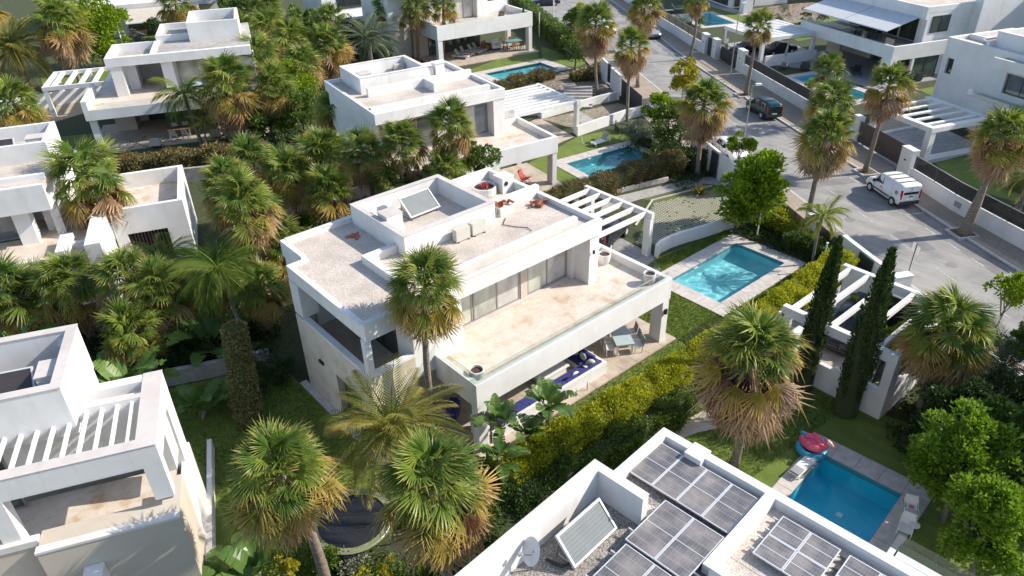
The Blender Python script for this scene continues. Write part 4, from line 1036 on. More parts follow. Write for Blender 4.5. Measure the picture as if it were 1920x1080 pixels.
# pergola behind the villa
def pergola(label, h, x0, x1, y0, y1, z, n, along='x', posts=(), bw=.28, bd=.4, rw=.17, rd=.32, group=None, beams='fbr', taper=True):
    t = thing('pergola', label, 'pergola', h.P(x0, y0), h.a, group)
    q = lambda a0, a1, b0, b1, c0, c1: (a0 - x0, a1 - x0, b0 - y0, b1 - y0, c0, c1)
    if 'r' in beams: bx('beam', 'white', t, q(x1 - bw, x1, y0, y1, z - bd, z))
    if 'l' in beams: bx('beam', 'white', t, q(x0, x0 + bw, y0, y1, z - bd, z))
    xa, xb = (x0 + bw if 'l' in beams else x0), (x1 - bw if 'r' in beams else x1)
    if 'f' in beams: bx('beam', 'white', t, q(xa, xb, y0, y0 + bw, z - bd, z))
    if 'b' in beams: bx('beam', 'white', t, q(xa, xb, y1 - bw, y1, z - bd, z))
    ya, yb = (y0 + bw if 'f' in beams else y0), (y1 - bw if 'b' in beams else y1)
    for i in range(n):
        f = (i + .5) / n
        if along == 'x':
            y = ya + (yb - ya) * f
            mb = MB(); k = .35 if taper else 0
            mb.hexa([(xa - x0, y - rw / 2 - y0, z - rd), (xb - k - x0, y - rw / 2 - y0, z - rd), (xb - k - x0, y + rw / 2 - y0, z - rd), (xa - x0, y + rw / 2 - y0, z - rd), (xa - x0, y - rw / 2 - y0, z - .02), (xb - x0, y - rw / 2 - y0, z - .02), (xb - x0, y + rw / 2 - y0, z - .02), (xa - x0, y + rw / 2 - y0, z - .02)])
            mb.build('rafter', 'white', t)
        else:
            x = xa + (xb - xa) * f
            bx('rafter', 'white', t, q(x - rw / 2, x + rw / 2, ya, yb, z - rd, z - .02))
    for (px, py, w, d) in posts: bx('post', 'white', t, q(px, px + w, py, py + d, 0, z - bd))
    return t
pergola('white pergola with six tapered rafters behind the main villa', A, 25.1, 34.3, 26.3, 32.3, 3.12, 6, 'x', [(33.95, 26.32, .33, .5), (33.95, 31.5, .33, .5), (33.0, 32.0, .25, .25)], beams='r')

# ------------------------------------------------------------------ villa behind
B_ = House('rear_villa', 'white villa behind the main one, partly hidden by three fan palms', 'villa', (37.8, 38.8), -9)
B_.B('terrace_beam', 'white', (-13.2, -.05, -.05, .22, 2.72, 4.0), (-.32, -.05, .22, 6.4, 2.72, 4.0))
B_.B('terrace_floor', 'travertine', (-13.2, -.32, .22, 4.7, 3.25, 3.55), (-2.3, -.32, 4.7, 5.4, 3.25, 3.55))
B_.B('parapet', 'white', (-2.3, -.32, 5.4, 5.65, 3.25, 4.0))
B_.B('porch_pillar', 'white', (-.5, -.1, 0, .75, 0, 2.72), (-13.1, -12.6, 0, .5, 0, 2.72), (-.5, -.1, 5.2, 5.7, 0, 2.72))
B_.B('porch_floor', 'tile_tan', (-13.2, .3, -.6, 5.0, 0, .09))
B_.B('ground_wall', 'white', (-13.0, -2.4, 4.9, 14, 0, 3.3))
B_.win('y', 4.9, -8, -3, .1, 2.5, 3, 'glass_green', name='patio_door')
B_.B('upper_wall', 'white', (-13.0, -2.4, 4.7, 14.0, 3.3, 6.45))
B_.win('y', 4.7, -12.6, -8.2, 3.65, 6.1, 3, 'glass_green', 'frame_grey', .07)
B_.win('y', 4.7, -7.0, -3.5, 3.65, 6.1, 3, ['glass_curtain', 'glass_curtain', 'glass_blue'], 'frame_grey', .07)
B_.B('side_fin', 'white', (-3.4, -2.4, 3.9, 4.7, 3.4, 6.45))
B_.B('frosted_screen', 'glass_curtain', (-2.3, -.35, 5.75, 5.78, 3.4, 4.6))
B_.roof(-13.15, -2.35, 3.85, 14.2, 6.92, 7.2, .25, under=.5)
B_.B('upstand', 'white', (-12.9, -3.0, 4.95, 5.35, 6.9, 7.3), (-11.6, -2.6, 8.7, 9.0, 6.9, 7.6), (-6.9, -6.6, 6.9, 8.7, 6.9, 7.6))
B_.box_room('roof_enclosure', -11.75, -6.0, 9.75, 14.05, 6.9, 8.15, 7.05, .26, 'white', 'gravel', 'white_worn')
t = thing('chimney_stack', 'white chimney with a sloped cowl on the rear villa roof', 'chimney', B_.P(-4.2, 11.5, 6.92), B_.a)
bx('shaft', 'white', t, (-.4, .4, -.4, .4, 0, .9)); bx('cap_stone', 'white', t, (-.45, .45, -.45, .45, .9, .96)); bx('cowl', 'white', t, (-1.1, -.5, -.2, .4, 0, .6))
t = thing('chimney_stack', 'white box chimney in the rear villa roof enclosure', 'chimney', B_.P(-10.9, 11.0, 7.05), B_.a)
bx('shaft', 'white', t, (-.45, .45, -.45, .45, 0, 1.1)); bx('cap_stone', 'cap', t, (-.48, .48, -.48, .48, 1.1, 1.15))
ac_unit('white unit in the corner of the rear villa roof enclosure', B_.P(-6.9, 13.4, 7.05), B_.a)
pergola('white louvred pergola beside the rear villa', B_, -2.2, 8.15, 8.2, 15.0, 3.15, 9, 'x', [(7.85, 8.22, .3, .5), (7.85, 14.2, .3, .5), (2.2, 10.6, .3, .4)], rw=.34, beams='r', taper=False)

# ------------------------------------------------------------------ far villa with loungers
C_ = House('porch_villa', 'far white villa with a glazed porch full of sun loungers', 'villa', (64.6, 71.2), -9)
C_.B('terrace_beam', 'white', (-13.4, .0, 0, .28, 3.05, 4.75), (-13.4, -13.1, .28, 4.5, 3.05, 4.75), (-.3, 0, .28, 6.0, 3.05, 4.75))
C_.B('terrace_floor', 'travertine', (-13.1, -.3, .28, 5.6, 3.6, 3.95))
C_.B('porch_pillar', 'white', (-.55, -.05, .05, .8, 0, 3.05), (-13.35, -12.75, .05, .7, 0, 3.05), (-.55, -.05, 5.2, 5.8, 0, 3.05))
C_.B('porch_floor', 'tile_tan', (-13.6, .4, -1.0, 6.0, 0, .08))
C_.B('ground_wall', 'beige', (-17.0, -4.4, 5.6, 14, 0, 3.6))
C_.win('y', 5.6, -12.0, -4.6, .1, 2.9, 4, 'glass_green', name='patio_door')
C_.B('upper_wall', 'white', (-17.0, -3.2, 5.6, 14, 3.6, 7.6))
C_.win('y', 5.6, -9.6, -5.4, 3.95, 6.9, 3, 'glass_curtain', 'frame_grey', .08)
C_.B('side_fin', 'white', (-5.2, -4.2, 4.8, 5.6, 3.95, 7.4))
C_.B('roof', 'gravel', (-17.0, -3.0, 4.6, 14.2, 7.6, 8.0))
C_.B('glass_balustrade', 'balustrade', (-13.0, -.3, .1, .12, 4.75, 5.2)); C_.B('side_wall', 'white', (-3.2, 0.0, 6.0, 6.25, 3.6, 5.4))
t = thing('planter', 'dark cone planter on the far villa terrace corner', 'planter', C_.P(-.9, .7, 3.95)); MB().lathe([(.2, 0), (.3, .5), (.3, .6)], 12).build('pot', 'charcoal', t); MB().lathe([(.22, .6), (.05, 1.4)], 8).build('clipped_bush', 'leaf_dark', t)
t = thing('patio_armchair', 'brown armchair on the far villa terrace', 'armchair', C_.P(-3.0, 2.6, 3.95), R(150))
bx('seat', 'wood', t, (-.35, .35, -.35, .35, .2, .45)); bx('backrest', 'wood', t, (-.35, .35, .28, .4, .45, .9)); bx('cushion', 'fabric_beige', t, (-.3, .3, -.32, .26, .45, .55))

# ------------------------------------------------------------------ terrace house at upper left
D_ = House('terrace_house', 'white house at upper left with a tan roof terrace and square pillars', 'house', (12.6, 73.42), -23)
D_.B('terrace_beam', 'white', (.0, 15.0, 0, .28, 2.7, 3.62), (.0, .3, .28, 6.0, 2.7, 4.45))
D_.B('end_parapet', 'white', (.0, .45, 0.003, .28, 3.62, 4.45))
D_.B('terrace_floor', 'travertine', (.3, 15, .28, 10.5, 3.15, 3.4))
D_.B('porch_pillar', 'white', (.15, .75, .3, .8, 0, 2.7), (13.6, 14.2, .3, .8, 0, 2.7))
D_.B('porch_floor', 'tile_tan', (-.3, 15.4, -1.2, 7, 0, .08))
D_.B('ground_wall', 'white', (2.6, 15, 7, 16, 0, 3.15)); D_.B('ground_wall', 'beige', (1.4, 3.2, 4.4, 7.0, 0, 3.1))
D_.win('y', 7.0, 4.0, 13.0, .1, 2.6, 4, 'glass_green', name='patio_door')
D_.B('column', 'white', (2.35, 3.35, 4.2, 5.0, 3.4, 6.2), (6.7, 7.7, 4.6, 5.4, 3.4, 6.2))
D_.B('upper_wall', 'white', (3.3, 4.2, 6.4, 8.0, 3.4, 6.2), (3.4, 7.0, 10.2, 10.5, 3.4, 6.2), (7.0, 15, 6.0, 15.5, 3.4, 6.2), (2.1, 3.4, 8.0, 10.5, 3.4, 6.2))
D_.win('y', 6.0, 7.9, 13.5, 3.5, 6.1, 3, 'glass_pale', 'frame_grey', .07)
D_.B('roof_ring', 'white', (2.1, 15.0, 4.1, 4.6, 6.2, 7.0), (2.1, 2.6, 4.6, 10.0, 6.2, 7.0), (2.6, 6.2, 9.7, 10.0, 6.2, 7.0), (6.0, 6.5, 4.6, 9.7, 6.2, 7.05))
D_.B('roof', 'concrete', (2.6, 6.0, 4.6, 9.7, 6.15, 6.3), (6.5, 15.0, 4.6, 15.6, 6.2, 6.9))
D_.box_room('roof_room', 6.2, 10.2, 9.7, 15.5, 6.6, 7.5, 6.75, .3, 'white', 'concrete')
D_.box_room('roof_enclosure', 9.4, 14.2, 8.4, 14.6, 6.6, 8.7, 7.1, .3, 'white', 'concrete')
D_.B('glass_balustrade', 'balustrade', (.45, 15, .1, .12, 3.62, 4.1))
D_.win('x', 2.34, 4.3, 4.31, 3.4, 3.41, 1)
ac_unit('small unit inside the roof room of the terrace house', D_.P(13.0, 13.6, 7.1), D_.a)
solar_thermal('dark collector lying in the roof room of the terrace house', D_.P(11.5, 11.8, 7.1), D_.a, 2.2, 1.3, R(20), 'thermal_dark')
pergola('white square framed pergola left of the terrace house', D_, -5.7, 2.2, 11.6, 17.8, 3.15, 6, 'y', [(-5.65, 11.62, .4, .4), (-5.65, 17.3, .4, .4), (-2.4, 17.3, .35, .35)], rw=.35, beams='lfb', taper=False)
t = thing('round_table', 'pale glass table on the terrace of the terrace house', 'table', D_.P(9.3, 3.4, 3.4)); MB().lathe([(.75, .7), (.75, .74)], 20).build('tabletop', 'table_blue', t); MB().lathe([(.08, 0), (.08, .7)], 8).build('leg', 'steel', t)

# ------------------------------------------------------------------ house at the left edge
E_ = House('left_house', 'white house cut by the left edge with a bare walled terrace', 'house', (10.85, 47.11), -20)
E_.wall('front_wall', 'white', 'y', 0.0, .3, -3.3, 1.1, 0, 4.3, [(-2.6, -.2, .15, 2.55)])
E_.B('front_wall', 'white', (.8, 1.1, .3, 6.4, 0, 4.3), (-3.3, .8, 6.1, 6.4, 0, 4.3), (-3.3, -3.0, .3, 6.1, 0, 3.4))
E_.B('window_reveal', 'charcoal', (-2.8, 0, .9, 1.0, 0, 2.8))
E_.win('y', .45, -2.6, -.2, .15, 2.55, 2, 'glass_dark', 'dark_frame', .05)
E_.B('slatted_blind', 'gate_brown', *[(-2.5 + i * .2, -2.5 + i * .2 + .07, .33, .36, .25, 2.4) for i in range(12)])
E_.B('terrace_floor', 'travertine', (-8.0, .8, .3, 6.1, 3.0, 3.25))
E_.B('side_wall', 'white', (-4.2, -3.35, -4.4, 1.0, 2.4, 4.3), (-4.1, -3.4, -4.3, .2, 0, 2.4))
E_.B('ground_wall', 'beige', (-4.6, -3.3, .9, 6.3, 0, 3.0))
E_.B('parapet', 'white', (-5.9, -5.2, -3.8, -1.4, 3.0, 3.9), (-5.2, -4.2, -2.5, -2.2, 3.0, 3.7))
E_.B('terrace_floor', 'travertine', (-16, -4.2, -3.6, .3, 3.0, 3.25)); E_.B('terrace_beam', 'white', (-16, -5.3, -3.9, -3.6, 2.5, 3.6))
E_.B('porch_wall', 'white', (-16, -4.3, -3.4, -.4, 0, 3.0))
E_.B('column', 'white', (-8.2, -7.3, -.6, .3, 3.25, 5.6), (-6.4, -5.9, .3, 1.0, 3.25, 5.6))
E_.B('upper_wall', 'white', (-16, -8.3, .6, 3, 3.25, 5.6), (-7.0, -5.9, 1.0, 3.4, 3.25, 6.6), (-16, -6.0, 3.0, 8.0, 3.25, 6.6))
E_.win('y', .6, -12, -8.35, 3.3, 5.5, 2, 'glass_blue', 'frame_grey', .06)
E_.B('fascia', 'white', (-16, -5.8, -1.5, -1.2, 5.6, 7.2), (-16, -5.8, -1.2, .3, 5.6, 6.0))
E_.B('roof', 'gravel', (-16, -5.9, -1.2, 3.2, 6.6, 7.0)); E_.B('upstand', 'white', (-16, -5.9, .0, .3, 7.0, 7.3))
E_.box_room('roof_enclosure', -14, -5.95, 3.2, 7.4, 6.6, 8.2, 7.0, .26, 'white', 'gravel')
t = thing('chimney_stack', 'white box chimney with a dark pipe on the left edge roof', 'chimney', E_.P(-6.7, 4.5, 7.0), E_.a); bx('shaft', 'white', t, (-.5, .5, -.45, .45, 0, 1.2)); bx('cap_stone', 'cap', t, (-.53, .53, -.48, .48, 1.2, 1.25))
MB().tube([(-.6, -.3, .2), (-.9, -.3, .9), (-1.2, -.2, .9), (-1.3, -.2, .3)], .05, 6).build('pipe', 'charcoal', t)
solar_thermal('dark solar collector on the roof at the left edge', E_.P(-8.9, 4.6, 7.0), E_.a, 1.6, 1.2, R(45), 'thermal_dark')
ac_unit('small unit beside the pipe on the left edge roof', E_.P(-8.0, 5.4, 7.0), E_.a)

# ------------------------------------------------------------------ house at lower left
F_ = House('slatted_roof_house', 'white house at lower left with a slatted roof opening and terrace', 'house', (2.51, 21.25), -21.5)
F_.B('roof_ring', 'white', (-9, 0, 0, .42, 6.35, 7.2), (-.62, 0, .42, 4.15, 6.35, 7.2), (-9, -.62, 3.73, 4.15, 6.35, 7.2))
F_.B('coping', 'cap', (-9, .02, -.02, .44, 7.2, 7.225), (-.64, .02, .44, 4.17, 7.2, 7.225), (-3, -.64, 2.75, 3.0, 7.2, 7.225))
F_.B('inner_wall', 'white', (-9, -.62, 2.75, 3.0, 4.6, 7.2))
F_.B('parapet_inner', 'white_worn', (-2.6, -.62, 3.0, 3.4, 6.7, 7.0)); F_.B('roof_ledge', 'cap', (-3.0, -.62, 3.0, 3.73, 6.3, 6.75))
for i in range(16): F_.B('roof_slat', 'white', (-.95 - i * .49 - .045, -.95 - i * .49 + .045, .42, 2.75, 6.94, 7.1))
F_.B('front_beam', 'white', (-9, -.6, .003, .32, 6.3, 6.352)); F_.B('corner_pillar', 'white', (-.6, -.003, .003, .42, 4.8, 6.35), (-5.3, -4.75, .0, .5, 3.4, 6.35))
F_.B('terrace_floor', 'travertine', (-9, -.35, .3, 3.0, 3.2, 3.5))
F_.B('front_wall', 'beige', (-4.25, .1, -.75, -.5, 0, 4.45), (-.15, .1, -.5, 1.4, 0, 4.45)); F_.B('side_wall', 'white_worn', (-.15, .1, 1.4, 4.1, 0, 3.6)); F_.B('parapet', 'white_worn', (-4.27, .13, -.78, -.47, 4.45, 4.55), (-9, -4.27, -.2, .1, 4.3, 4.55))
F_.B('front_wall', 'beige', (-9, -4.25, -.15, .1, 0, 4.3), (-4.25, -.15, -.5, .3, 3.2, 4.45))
F_.B('buttress', 'white', (-3.15, -2.55, -2.3, -.77, 0, 3.4)); F_.B('lower_terrace', 'tile_tan', (-9, -3.2, -3.4, -.2, 0, 2.5))
F_.B('side_wall', 'white_worn', (-.32, 0, 3.0, 4.12, 4.62, 6.35), (-.3, .0, 1.5, 2.6, 4.62, 6.35)); F_.B('rear_wall', 'white', (-9, -2.75, 4.17, 6.2, 0, 6.58), (-2.7, -.3, 3.95, 4.12, 0, 6.3), (-.3, 0, 3.0, 4.12, 0, 4.6))
F_.win('y', 2.75, -8, -5.4, 3.55, 6.2, 2, 'glass_green', 'frame_grey')
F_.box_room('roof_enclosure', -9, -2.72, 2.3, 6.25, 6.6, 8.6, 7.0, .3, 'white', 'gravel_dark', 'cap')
F_.B('side_ledge', 'white_worn', (.1, .3, -.5, 7.5, 0, .7))
t = thing('chimney_stack', 'white box chimney in the lower left roof enclosure', 'chimney', F_.P(-3.35, 4.0, 7.0), F_.a); bx('shaft', 'white_worn', t, (-.4, .4, -.5, .5, 0, 1.35)); bx('cap_stone', 'cap', t, (-.43, .43, -.53, .53, 1.35, 1.4))
solar_thermal('large dark tilted collector in the lower left roof enclosure', F_.P(-4.9, 3.3, 7.0), F_.a, 1.9, 1.6, R(48), 'thermal_dark')
t = thing('roof_cabinet', 'pale metal cabinet beside the dark collector at lower left', 'cabinet', F_.P(-3.95, 3.1, 7.0), F_.a); bx('casing', 'white_worn', t, (-.16, .16, -.3, .3, 0, 1.05)); bx('lid', 'alu', t, (-.18, .18, -.32, .32, 1.05, 1.08))
tag(MB().tube([F_.P(-3.9, 4.2, 8.15), F_.P(-3.72, 4.1, 8.25), F_.P(-3.6, 3.8, 8.15), F_.P(-3.58, 3.6, 7.4)], .05, 6).build('roof_pipe', 'black'), 'bent black pipe between the collector and chimney at lower left', 'pipe')
t = thing('wall_cabinet', 'small glass fronted box on the inner wall of the lower left enclosure', 'cabinet', F_.P(-3.1, 5.6, 7.7), F_.a); bx('casing', 'alu', t, (-.2, .1, -.3, .3, 0, .7)); bx('pane', 'glass_pale', t, (-.22, -.2, -.26, .26, .05, .65))

# ------------------------------------------------------------------ house with solar panels, lower right
G_ = House('solar_roof_house', 'white roof crowded with solar panels at the bottom of the photo', 'house', (15.4, 10.65), 4.5)
G_.B('wall', 'white', (-2.75, -.05, -9.6, -.05, 0, 6.5), (-9.5, -2.75, -9.6, .1, 0, 6.5))
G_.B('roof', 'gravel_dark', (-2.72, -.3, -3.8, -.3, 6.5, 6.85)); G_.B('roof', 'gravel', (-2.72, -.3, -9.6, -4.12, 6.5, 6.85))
G_.B('parapet', 'white', (-2.72, 0, -.3, 0, 6.5, 7.2), (-.3, 0, -9.6, -.3, 6.5, 7.2), (-2.72, -.3, -4.12, -3.8, 6.5, 7.2))
G_.B('parapet_block', 'white', (-.55, .06, -1.75, -1.15, 7.2, 7.26), (-.55, -.3, -1.75, -1.15, 6.85, 7.2))
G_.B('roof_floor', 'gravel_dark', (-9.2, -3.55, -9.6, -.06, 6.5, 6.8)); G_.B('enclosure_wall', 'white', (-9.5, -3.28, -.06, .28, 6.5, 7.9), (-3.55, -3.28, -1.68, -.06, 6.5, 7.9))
G_.B('coping', 'white_worn', (-9.5, -3.26, -.08, .3, 7.9, 7.93), (-3.57, -3.26, -1.7, -.08, 7.9, 7.93))
G_.B('roof_deck', 'gravel', (-3.28, -2.72, -3.8, -.06, 6.5, 6.84), (-3.55, -2.72, -9.6, -4.12, 6.5, 6.84)); G_.B('dividing_wall', 'white', (-3.7, -2.72, -4.12, -3.8, 6.85, 7.2)); G_.B('corner_block', 'white', (-3.95, -3.55, -4.5, -4.12, 6.8, 7.55))
G_.B('lower_roof', 'white', (0.0, 4.0, -9.6, -6.7, 0, 3.1)); G_.B('parapet', 'white', (3.7, 4.0, -9.6, -6.9, 3.1, 3.4), (0.0, 4.0, -6.95, -6.7, 3.1, 3.4)); G_.B('lower_roof_floor', 'coping', (.0, 3.7, -9.6, -6.95, 3.1, 3.12)); G_.B('glass_balustrade', 'balustrade', (4.03, 4.05, -9.6, -6.7, 3.1, 4.1))
pv_array('solar array of two by four panels nearest the garden path', G_.P(-2.24, -3.72, 6.9), G_.a, 1, 4, 1.74, .87)
pv_array('solar array in the middle of the near roof, beside the tilted water panel', G_.P(-4.46, -3.76, 7.0), G_.a, 1, 2, 1.96, .99)
pv_array('solar array overlapping the bottom edge of the photo', G_.P(-6.5, -4.85, 6.98), G_.a, 1, 3, 1.96, .99)
pv_array('solar array on pale gravel beside the deep blue pool', G_.P(-2.35, -6.25, 6.9), G_.a, 2, 2, .88, .86)
pv_array('lower solar array on pale gravel at the bottom edge', G_.P(-2.35, -8.2, 6.9), G_.a, 2, 2, .88, .86)
solar_thermal('large white tilted water panel against the near roof wall', G_.P(-5.15, -1.28, 6.82), G_.a, 1.86, 1.0, R(46), 'thermal')
t = thing('satellite_dish', 'white satellite dish on the near roof at the bottom edge', 'satellite dish', G_.P(-6.75, -.45, 6.8), G_.a + R(160))
MB().lathe([(.02, 0), (.15, .015), (.28, .05), (.38, .1), (.385, .1), (.28, .04), (.15, 0), (.02, -.015)], 20, close=False).build('dish', 'fabric_white', t, smooth=True).matrix_local = Matrix.Translation((0, 0, .75)) @ Matrix.Rotation(R(60), 4, 'Y')
MB().tube([(0, 0, 0), (0, 0, .75)], .03, 6).build('mast', 'steel', t); MB().tube([(0, 0, .6), (.4, 0, .85)], .018, 5).build('arm', 'steel', t); bx('receiver', 'fabric_grey', t, (.36, .46, -.04, .04, .82, .92))
tag(MB().tube([G_.P(-6.3, -.5, 6.86), G_.P(-6.2, -1.0, 6.9), G_.P(-5.9, -1.1, 6.9), G_.P(-5.8, -.8, 6.95)], .05, 6).build('roof_pipe', 'black'), 'bent black pipe beside the satellite dish', 'pipe')

# ------------------------------------------------------------------ carport on the right
H_ = House('carport', 'white open carport with slanting rafters behind two cypresses', 'carport', (29.8, 8.75), 0)
H_.wall('front_wall', 'white', 'x', .05, .3, 0.0, 5.6, 0, 3.3, [(.42, 2.6, 1.62, 3.2), (2.6, 5.25, 1.45, 3.2)])
H_.B('front_beam', 'white', (.02, .34, -.02, 5.75, 3.3, 3.72)); H_.wall('side_wall', 'white', 'y', .0, .25, .3, 6.1, 0, 3.3, [(.8, 5.4, 1.6, 3.15)])
H_.B('side_beam', 'white', (.34, 5.9, -.02, .28, 3.3, 3.72)); H_.B('rear_beam', 'white', (5.9, 6.2, -.02, 5.75, 3.2, 3.72)); H_.B('rear_wall', 'white', (5.95, 6.15, .25, 1.2, 1.0, 3.2), (5.95, 6.15, 3.4, 5.6, 1.0, 3.2))
H_.B('floor', 'paver_grey', (.3, 8.6, .25, 6.6, 0, 1.0)); H_.B('floor_tile', 'tile_tan', (.31, 2.0, .26, 5.6, 1.0, 1.012)); H_.B('step', 'white', (.3, 2.2, 5.35, 5.75, .0, 1.5))
H_.B('gate', 'charcoal', (6.0, 6.1, 1.2, 3.4, 1.0, 3.0))
for y in (.95, 1.95, 3.3, 4.35, 5.35):
    mb = MB(); mb.hexa([(.34, y - .1, 3.42), (5.55, y - .1, 3.42), (5.55, y + .1, 3.42), (.34, y + .1, 3.42), (.34, y - .1, 3.7), (5.9, y - .1, 3.7), (5.9, y + .1, 3.7), (.34, y + .1, 3.7)]); mb.build('rafter', 'white', H_.r)
H_.B('side_post', 'white', (.34, .6, 5.45, 5.73, 1.0, 3.3))
MB().bar((.6, 5.9, 1.1), (.2, 5.9, 3.2), .14, .14).build('leaning_post', 'white', H_.r)
t = thing('planter', 'white square planter with a young citrus inside the carport', 'planter', (34.6, 13.2, 1.0)); bx('pot', 'pot', t, (-.3, .3, -.3, .3, 0, .55)); bx('earth', 'dark_soil', t, (-.26, .26, -.26, .26, .55, .56)); CIT = t
t = thing('planter', 'grey pot with a lime green plant under the carport rafters', 'planter', (33.0, 13.9, 1.0)); MB().lathe([(.2, 0), (.28, .4), (.28, .45)], 14).build('pot', 'concrete', t); LIMEPOT = t

# ------------------------------------------------------------------ awning house across the road
I_ = House('awning_house', 'white house across the road with a wide grey awning and deep porch', 'house', (81.2, 33.3), -20)
I_.B('terrace_beam', 'white', (0, .3, 0, 14.5, 2.65, 4.0), (.3, 7.4, 0, .3, 2.5, 4.0)); I_.B('pillar', 'white', (.0, .35, 0, 1.3, 0, 2.65), (0, .4, 11.9, 12.4, 0, 2.65), (.35, .9, 0, .3, 0, 2.5), (3.0, 3.3, .02, .3, .1, 2.5))
I_.B('terrace_floor', 'concrete', (.3, 7.5, .3, 14.5, 3.1, 3.4)); I_.B('porch_floor', 'paver_grey', (-1.0, 8.0, -.8, 14, 0, .08))
I_.B('porch_wall', 'beige', (6.0, 7.6, 8.6, 14.5, .1, 3.1), (4.2, 4.5, 11.8, 14.0, 0, 3.1)); I_.B('porch_wall', 'charcoal', (6.5, 7.6, 1.2, 8.6, .1, 3.1))
I_.win('y', .29, 3.35, 7.0, .1, 2.45, 2, ['glass_green', 'glass_green'], name='patio_door'); I_.win('y', .28, .95, 2.3, .1, 2.4, 1, 'glass_dark', name='patio_door')
I_.B('upper_wall', 'white', (5.6, 15, .6, 14.5, 3.4, 7.2), (4.3, 5.6, .6, 1.6, 3.4, 6.9)); I_.win('y', .6, 5.0, 7.5, 4.8, 6.5, 2, 'glass_green'); I_.win('x', 5.6, 1.9, 4.9, 3.5, 6.0, 2, 'glass_green'); I_.win('x', 5.6, 5.2, 12.5, 3.5, 6.0, 5, 'glass_dark')
I_.B('parapet', 'white', (4.0, 4.3, .58, 14.5, 6.2, 7.5), (4.3, 15, .58, .9, 6.9, 7.5)); I_.B('roof', 'gravel', (4.3, 15, .9, 14.5, 6.9, 7.28)); I_.B('roof_room', 'white', (8.0, 15, 6, 14, 7.28, 9.4))
I_.B('side_wall', 'white', (10.5, 20, -.4, .6, 0, 9.0)); I_.B('ground_wall', 'white', (7.6, 18, .8, 14, 0, 3.1)); I_.B('glass_balustrade', 'balustrade', (.1, .12, .3, 14.4, 4.0, 4.7))
t = thing('awning', 'wide pale grey two panel awning shading the upper terrace', 'awning', I_.P(4.0, 1.3, 0), I_.a)
for k, (a, b_) in enumerate(((0.0, 6.4), (6.5, 13.0))): MB().hexa([(-4.1, a, 5.35), (0, a, 6.35), (0, b_, 6.35), (-4.1, b_, 5.35), (-4.1, a, 5.39), (0, a, 6.39), (0, b_, 6.39), (-4.1, b_, 5.39)]).build('canopy', 'fabric_blue', t)
bx('front_bar', 'alu', t, (-4.2, -4.1, 0, 13, 5.28, 5.4)); MB().bar((0, 6.45, 6.1), (-4.1, 6.45, 5.3), .06, .08).build('folding_arm', 'steel', t)
pergola('white louvred pergola beside the awning house', I_, -7.6, .2, 11.6, 19.0, 3.2, 10, 'x', [(-7.5, 11.62, .4, .4), (-7.5, 18.5, .4, .4), (-.3, 11.62, .4, .4)], rw=.42, beams='lrfb', taper=False)
t = thing('boundary_wall', 'low white wall below the louvred pergola by the narrow pool', 'wall', I_.P(-7, 11.2), I_.a); bx('wall', 'white', t, (0, 7.2, 0, .25, 0, 1.2))

# ------------------------------------------------------------------ house at the right edge
J_ = House('right_edge_house', 'plain white house at the right edge above the open pergola', 'house', (75.2, 26.3), -20)
J_.wall('front_wall', 'white', 'x', 0, .35, -16, 0, 0, 7.2, [(-1.25, -.55, 4.05, 5.45), (-11.0, -6.6, 3.85, 5.55), (-9.2, -8.0, .1, 2.4), (-6.6, -5.4, .1, 2.4)])
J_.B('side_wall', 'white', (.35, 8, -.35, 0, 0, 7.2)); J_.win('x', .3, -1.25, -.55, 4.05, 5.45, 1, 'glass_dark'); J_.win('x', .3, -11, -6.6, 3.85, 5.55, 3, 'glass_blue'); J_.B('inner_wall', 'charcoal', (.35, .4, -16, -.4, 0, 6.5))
J_.win('x', .3, -9.2, -8.0, .1, 2.4, 1, 'glass_dark', name='door'); J_.win('x', .3, -6.6, -5.4, .1, 2.4, 1, 'glass_dark', name='door')
J_.B('roof', 'gravel', (.35, 9, -16, -.35, 6.5, 6.9)); J_.B('upstand', 'white', (.35, 6, -3.9, -3.6, 6.9, 7.6), (2.2, 2.5, -3.6, -.35, 6.9, 7.3)); J_.B('fascia', 'white', (-1.7, 0, -16, -6.2, 6.2, 6.5), (-1.7, -1.5, -16, -6.2, 6.5, 7.0)); J_.B('canopy_roof', 'concrete', (-1.5, 0, -16, -6.2, 6.5, 6.75))
J_.box_room('roof_enclosure', 1.0, 8.0, -12, -3.9, 6.9, 8.4, 7.1, .3, 'white', 'gravel')
J_.B('unseen_storey', 'white', (2.5, 11, -24, -9.2, 6.9, 10.8)); J_.B('balcony', 'white', (-1.6, 0, -16, -4.6, 1.75, 3.3)); J_.B('balcony_floor', 'coping', (-1.4, 0, -16, -4.8, 3.3, 3.32)); J_.B('glass_balustrade', 'balustrade', (-1.55, -1.53, -16, -4.65, 3.3, 3.9))  # the storey block is unseen, added so its shadow covers the open pergola
solar_thermal('dark collector lying on the right edge house roof', J_.P(2.6, -3.4, 6.95), J_.a, 2.6, 1.0, R(12), 'thermal_dark')
pergola('open white pergola over the grey drive at the right', J_, -10.6, -4.2, -9.6, -3.2, 3.15, 5, 'x', [(-10.55, -9.55, .55, .55), (-4.75, -9.55, .55, .55), (-10.5, -3.75, .5, .5)], bw=.5, rw=.3, rd=.16, beams='lrf', taper=False)
low_wall('low white edging along the drive under the open pergola', [J_.P(-9.4, -8.8)[:2], J_.P(-7.0, -8.85)[:2], J_.P(-4.5, -8.9)[:2]], .3, .35, .35)
low_wall('thin white kerb on the far side of the grey drive', [J_.P(-10.5, -3.0)[:2], J_.P(-7.0, -2.6)[:2], J_.P(-3.7, -2.6)[:2]], .3, .2, .2)

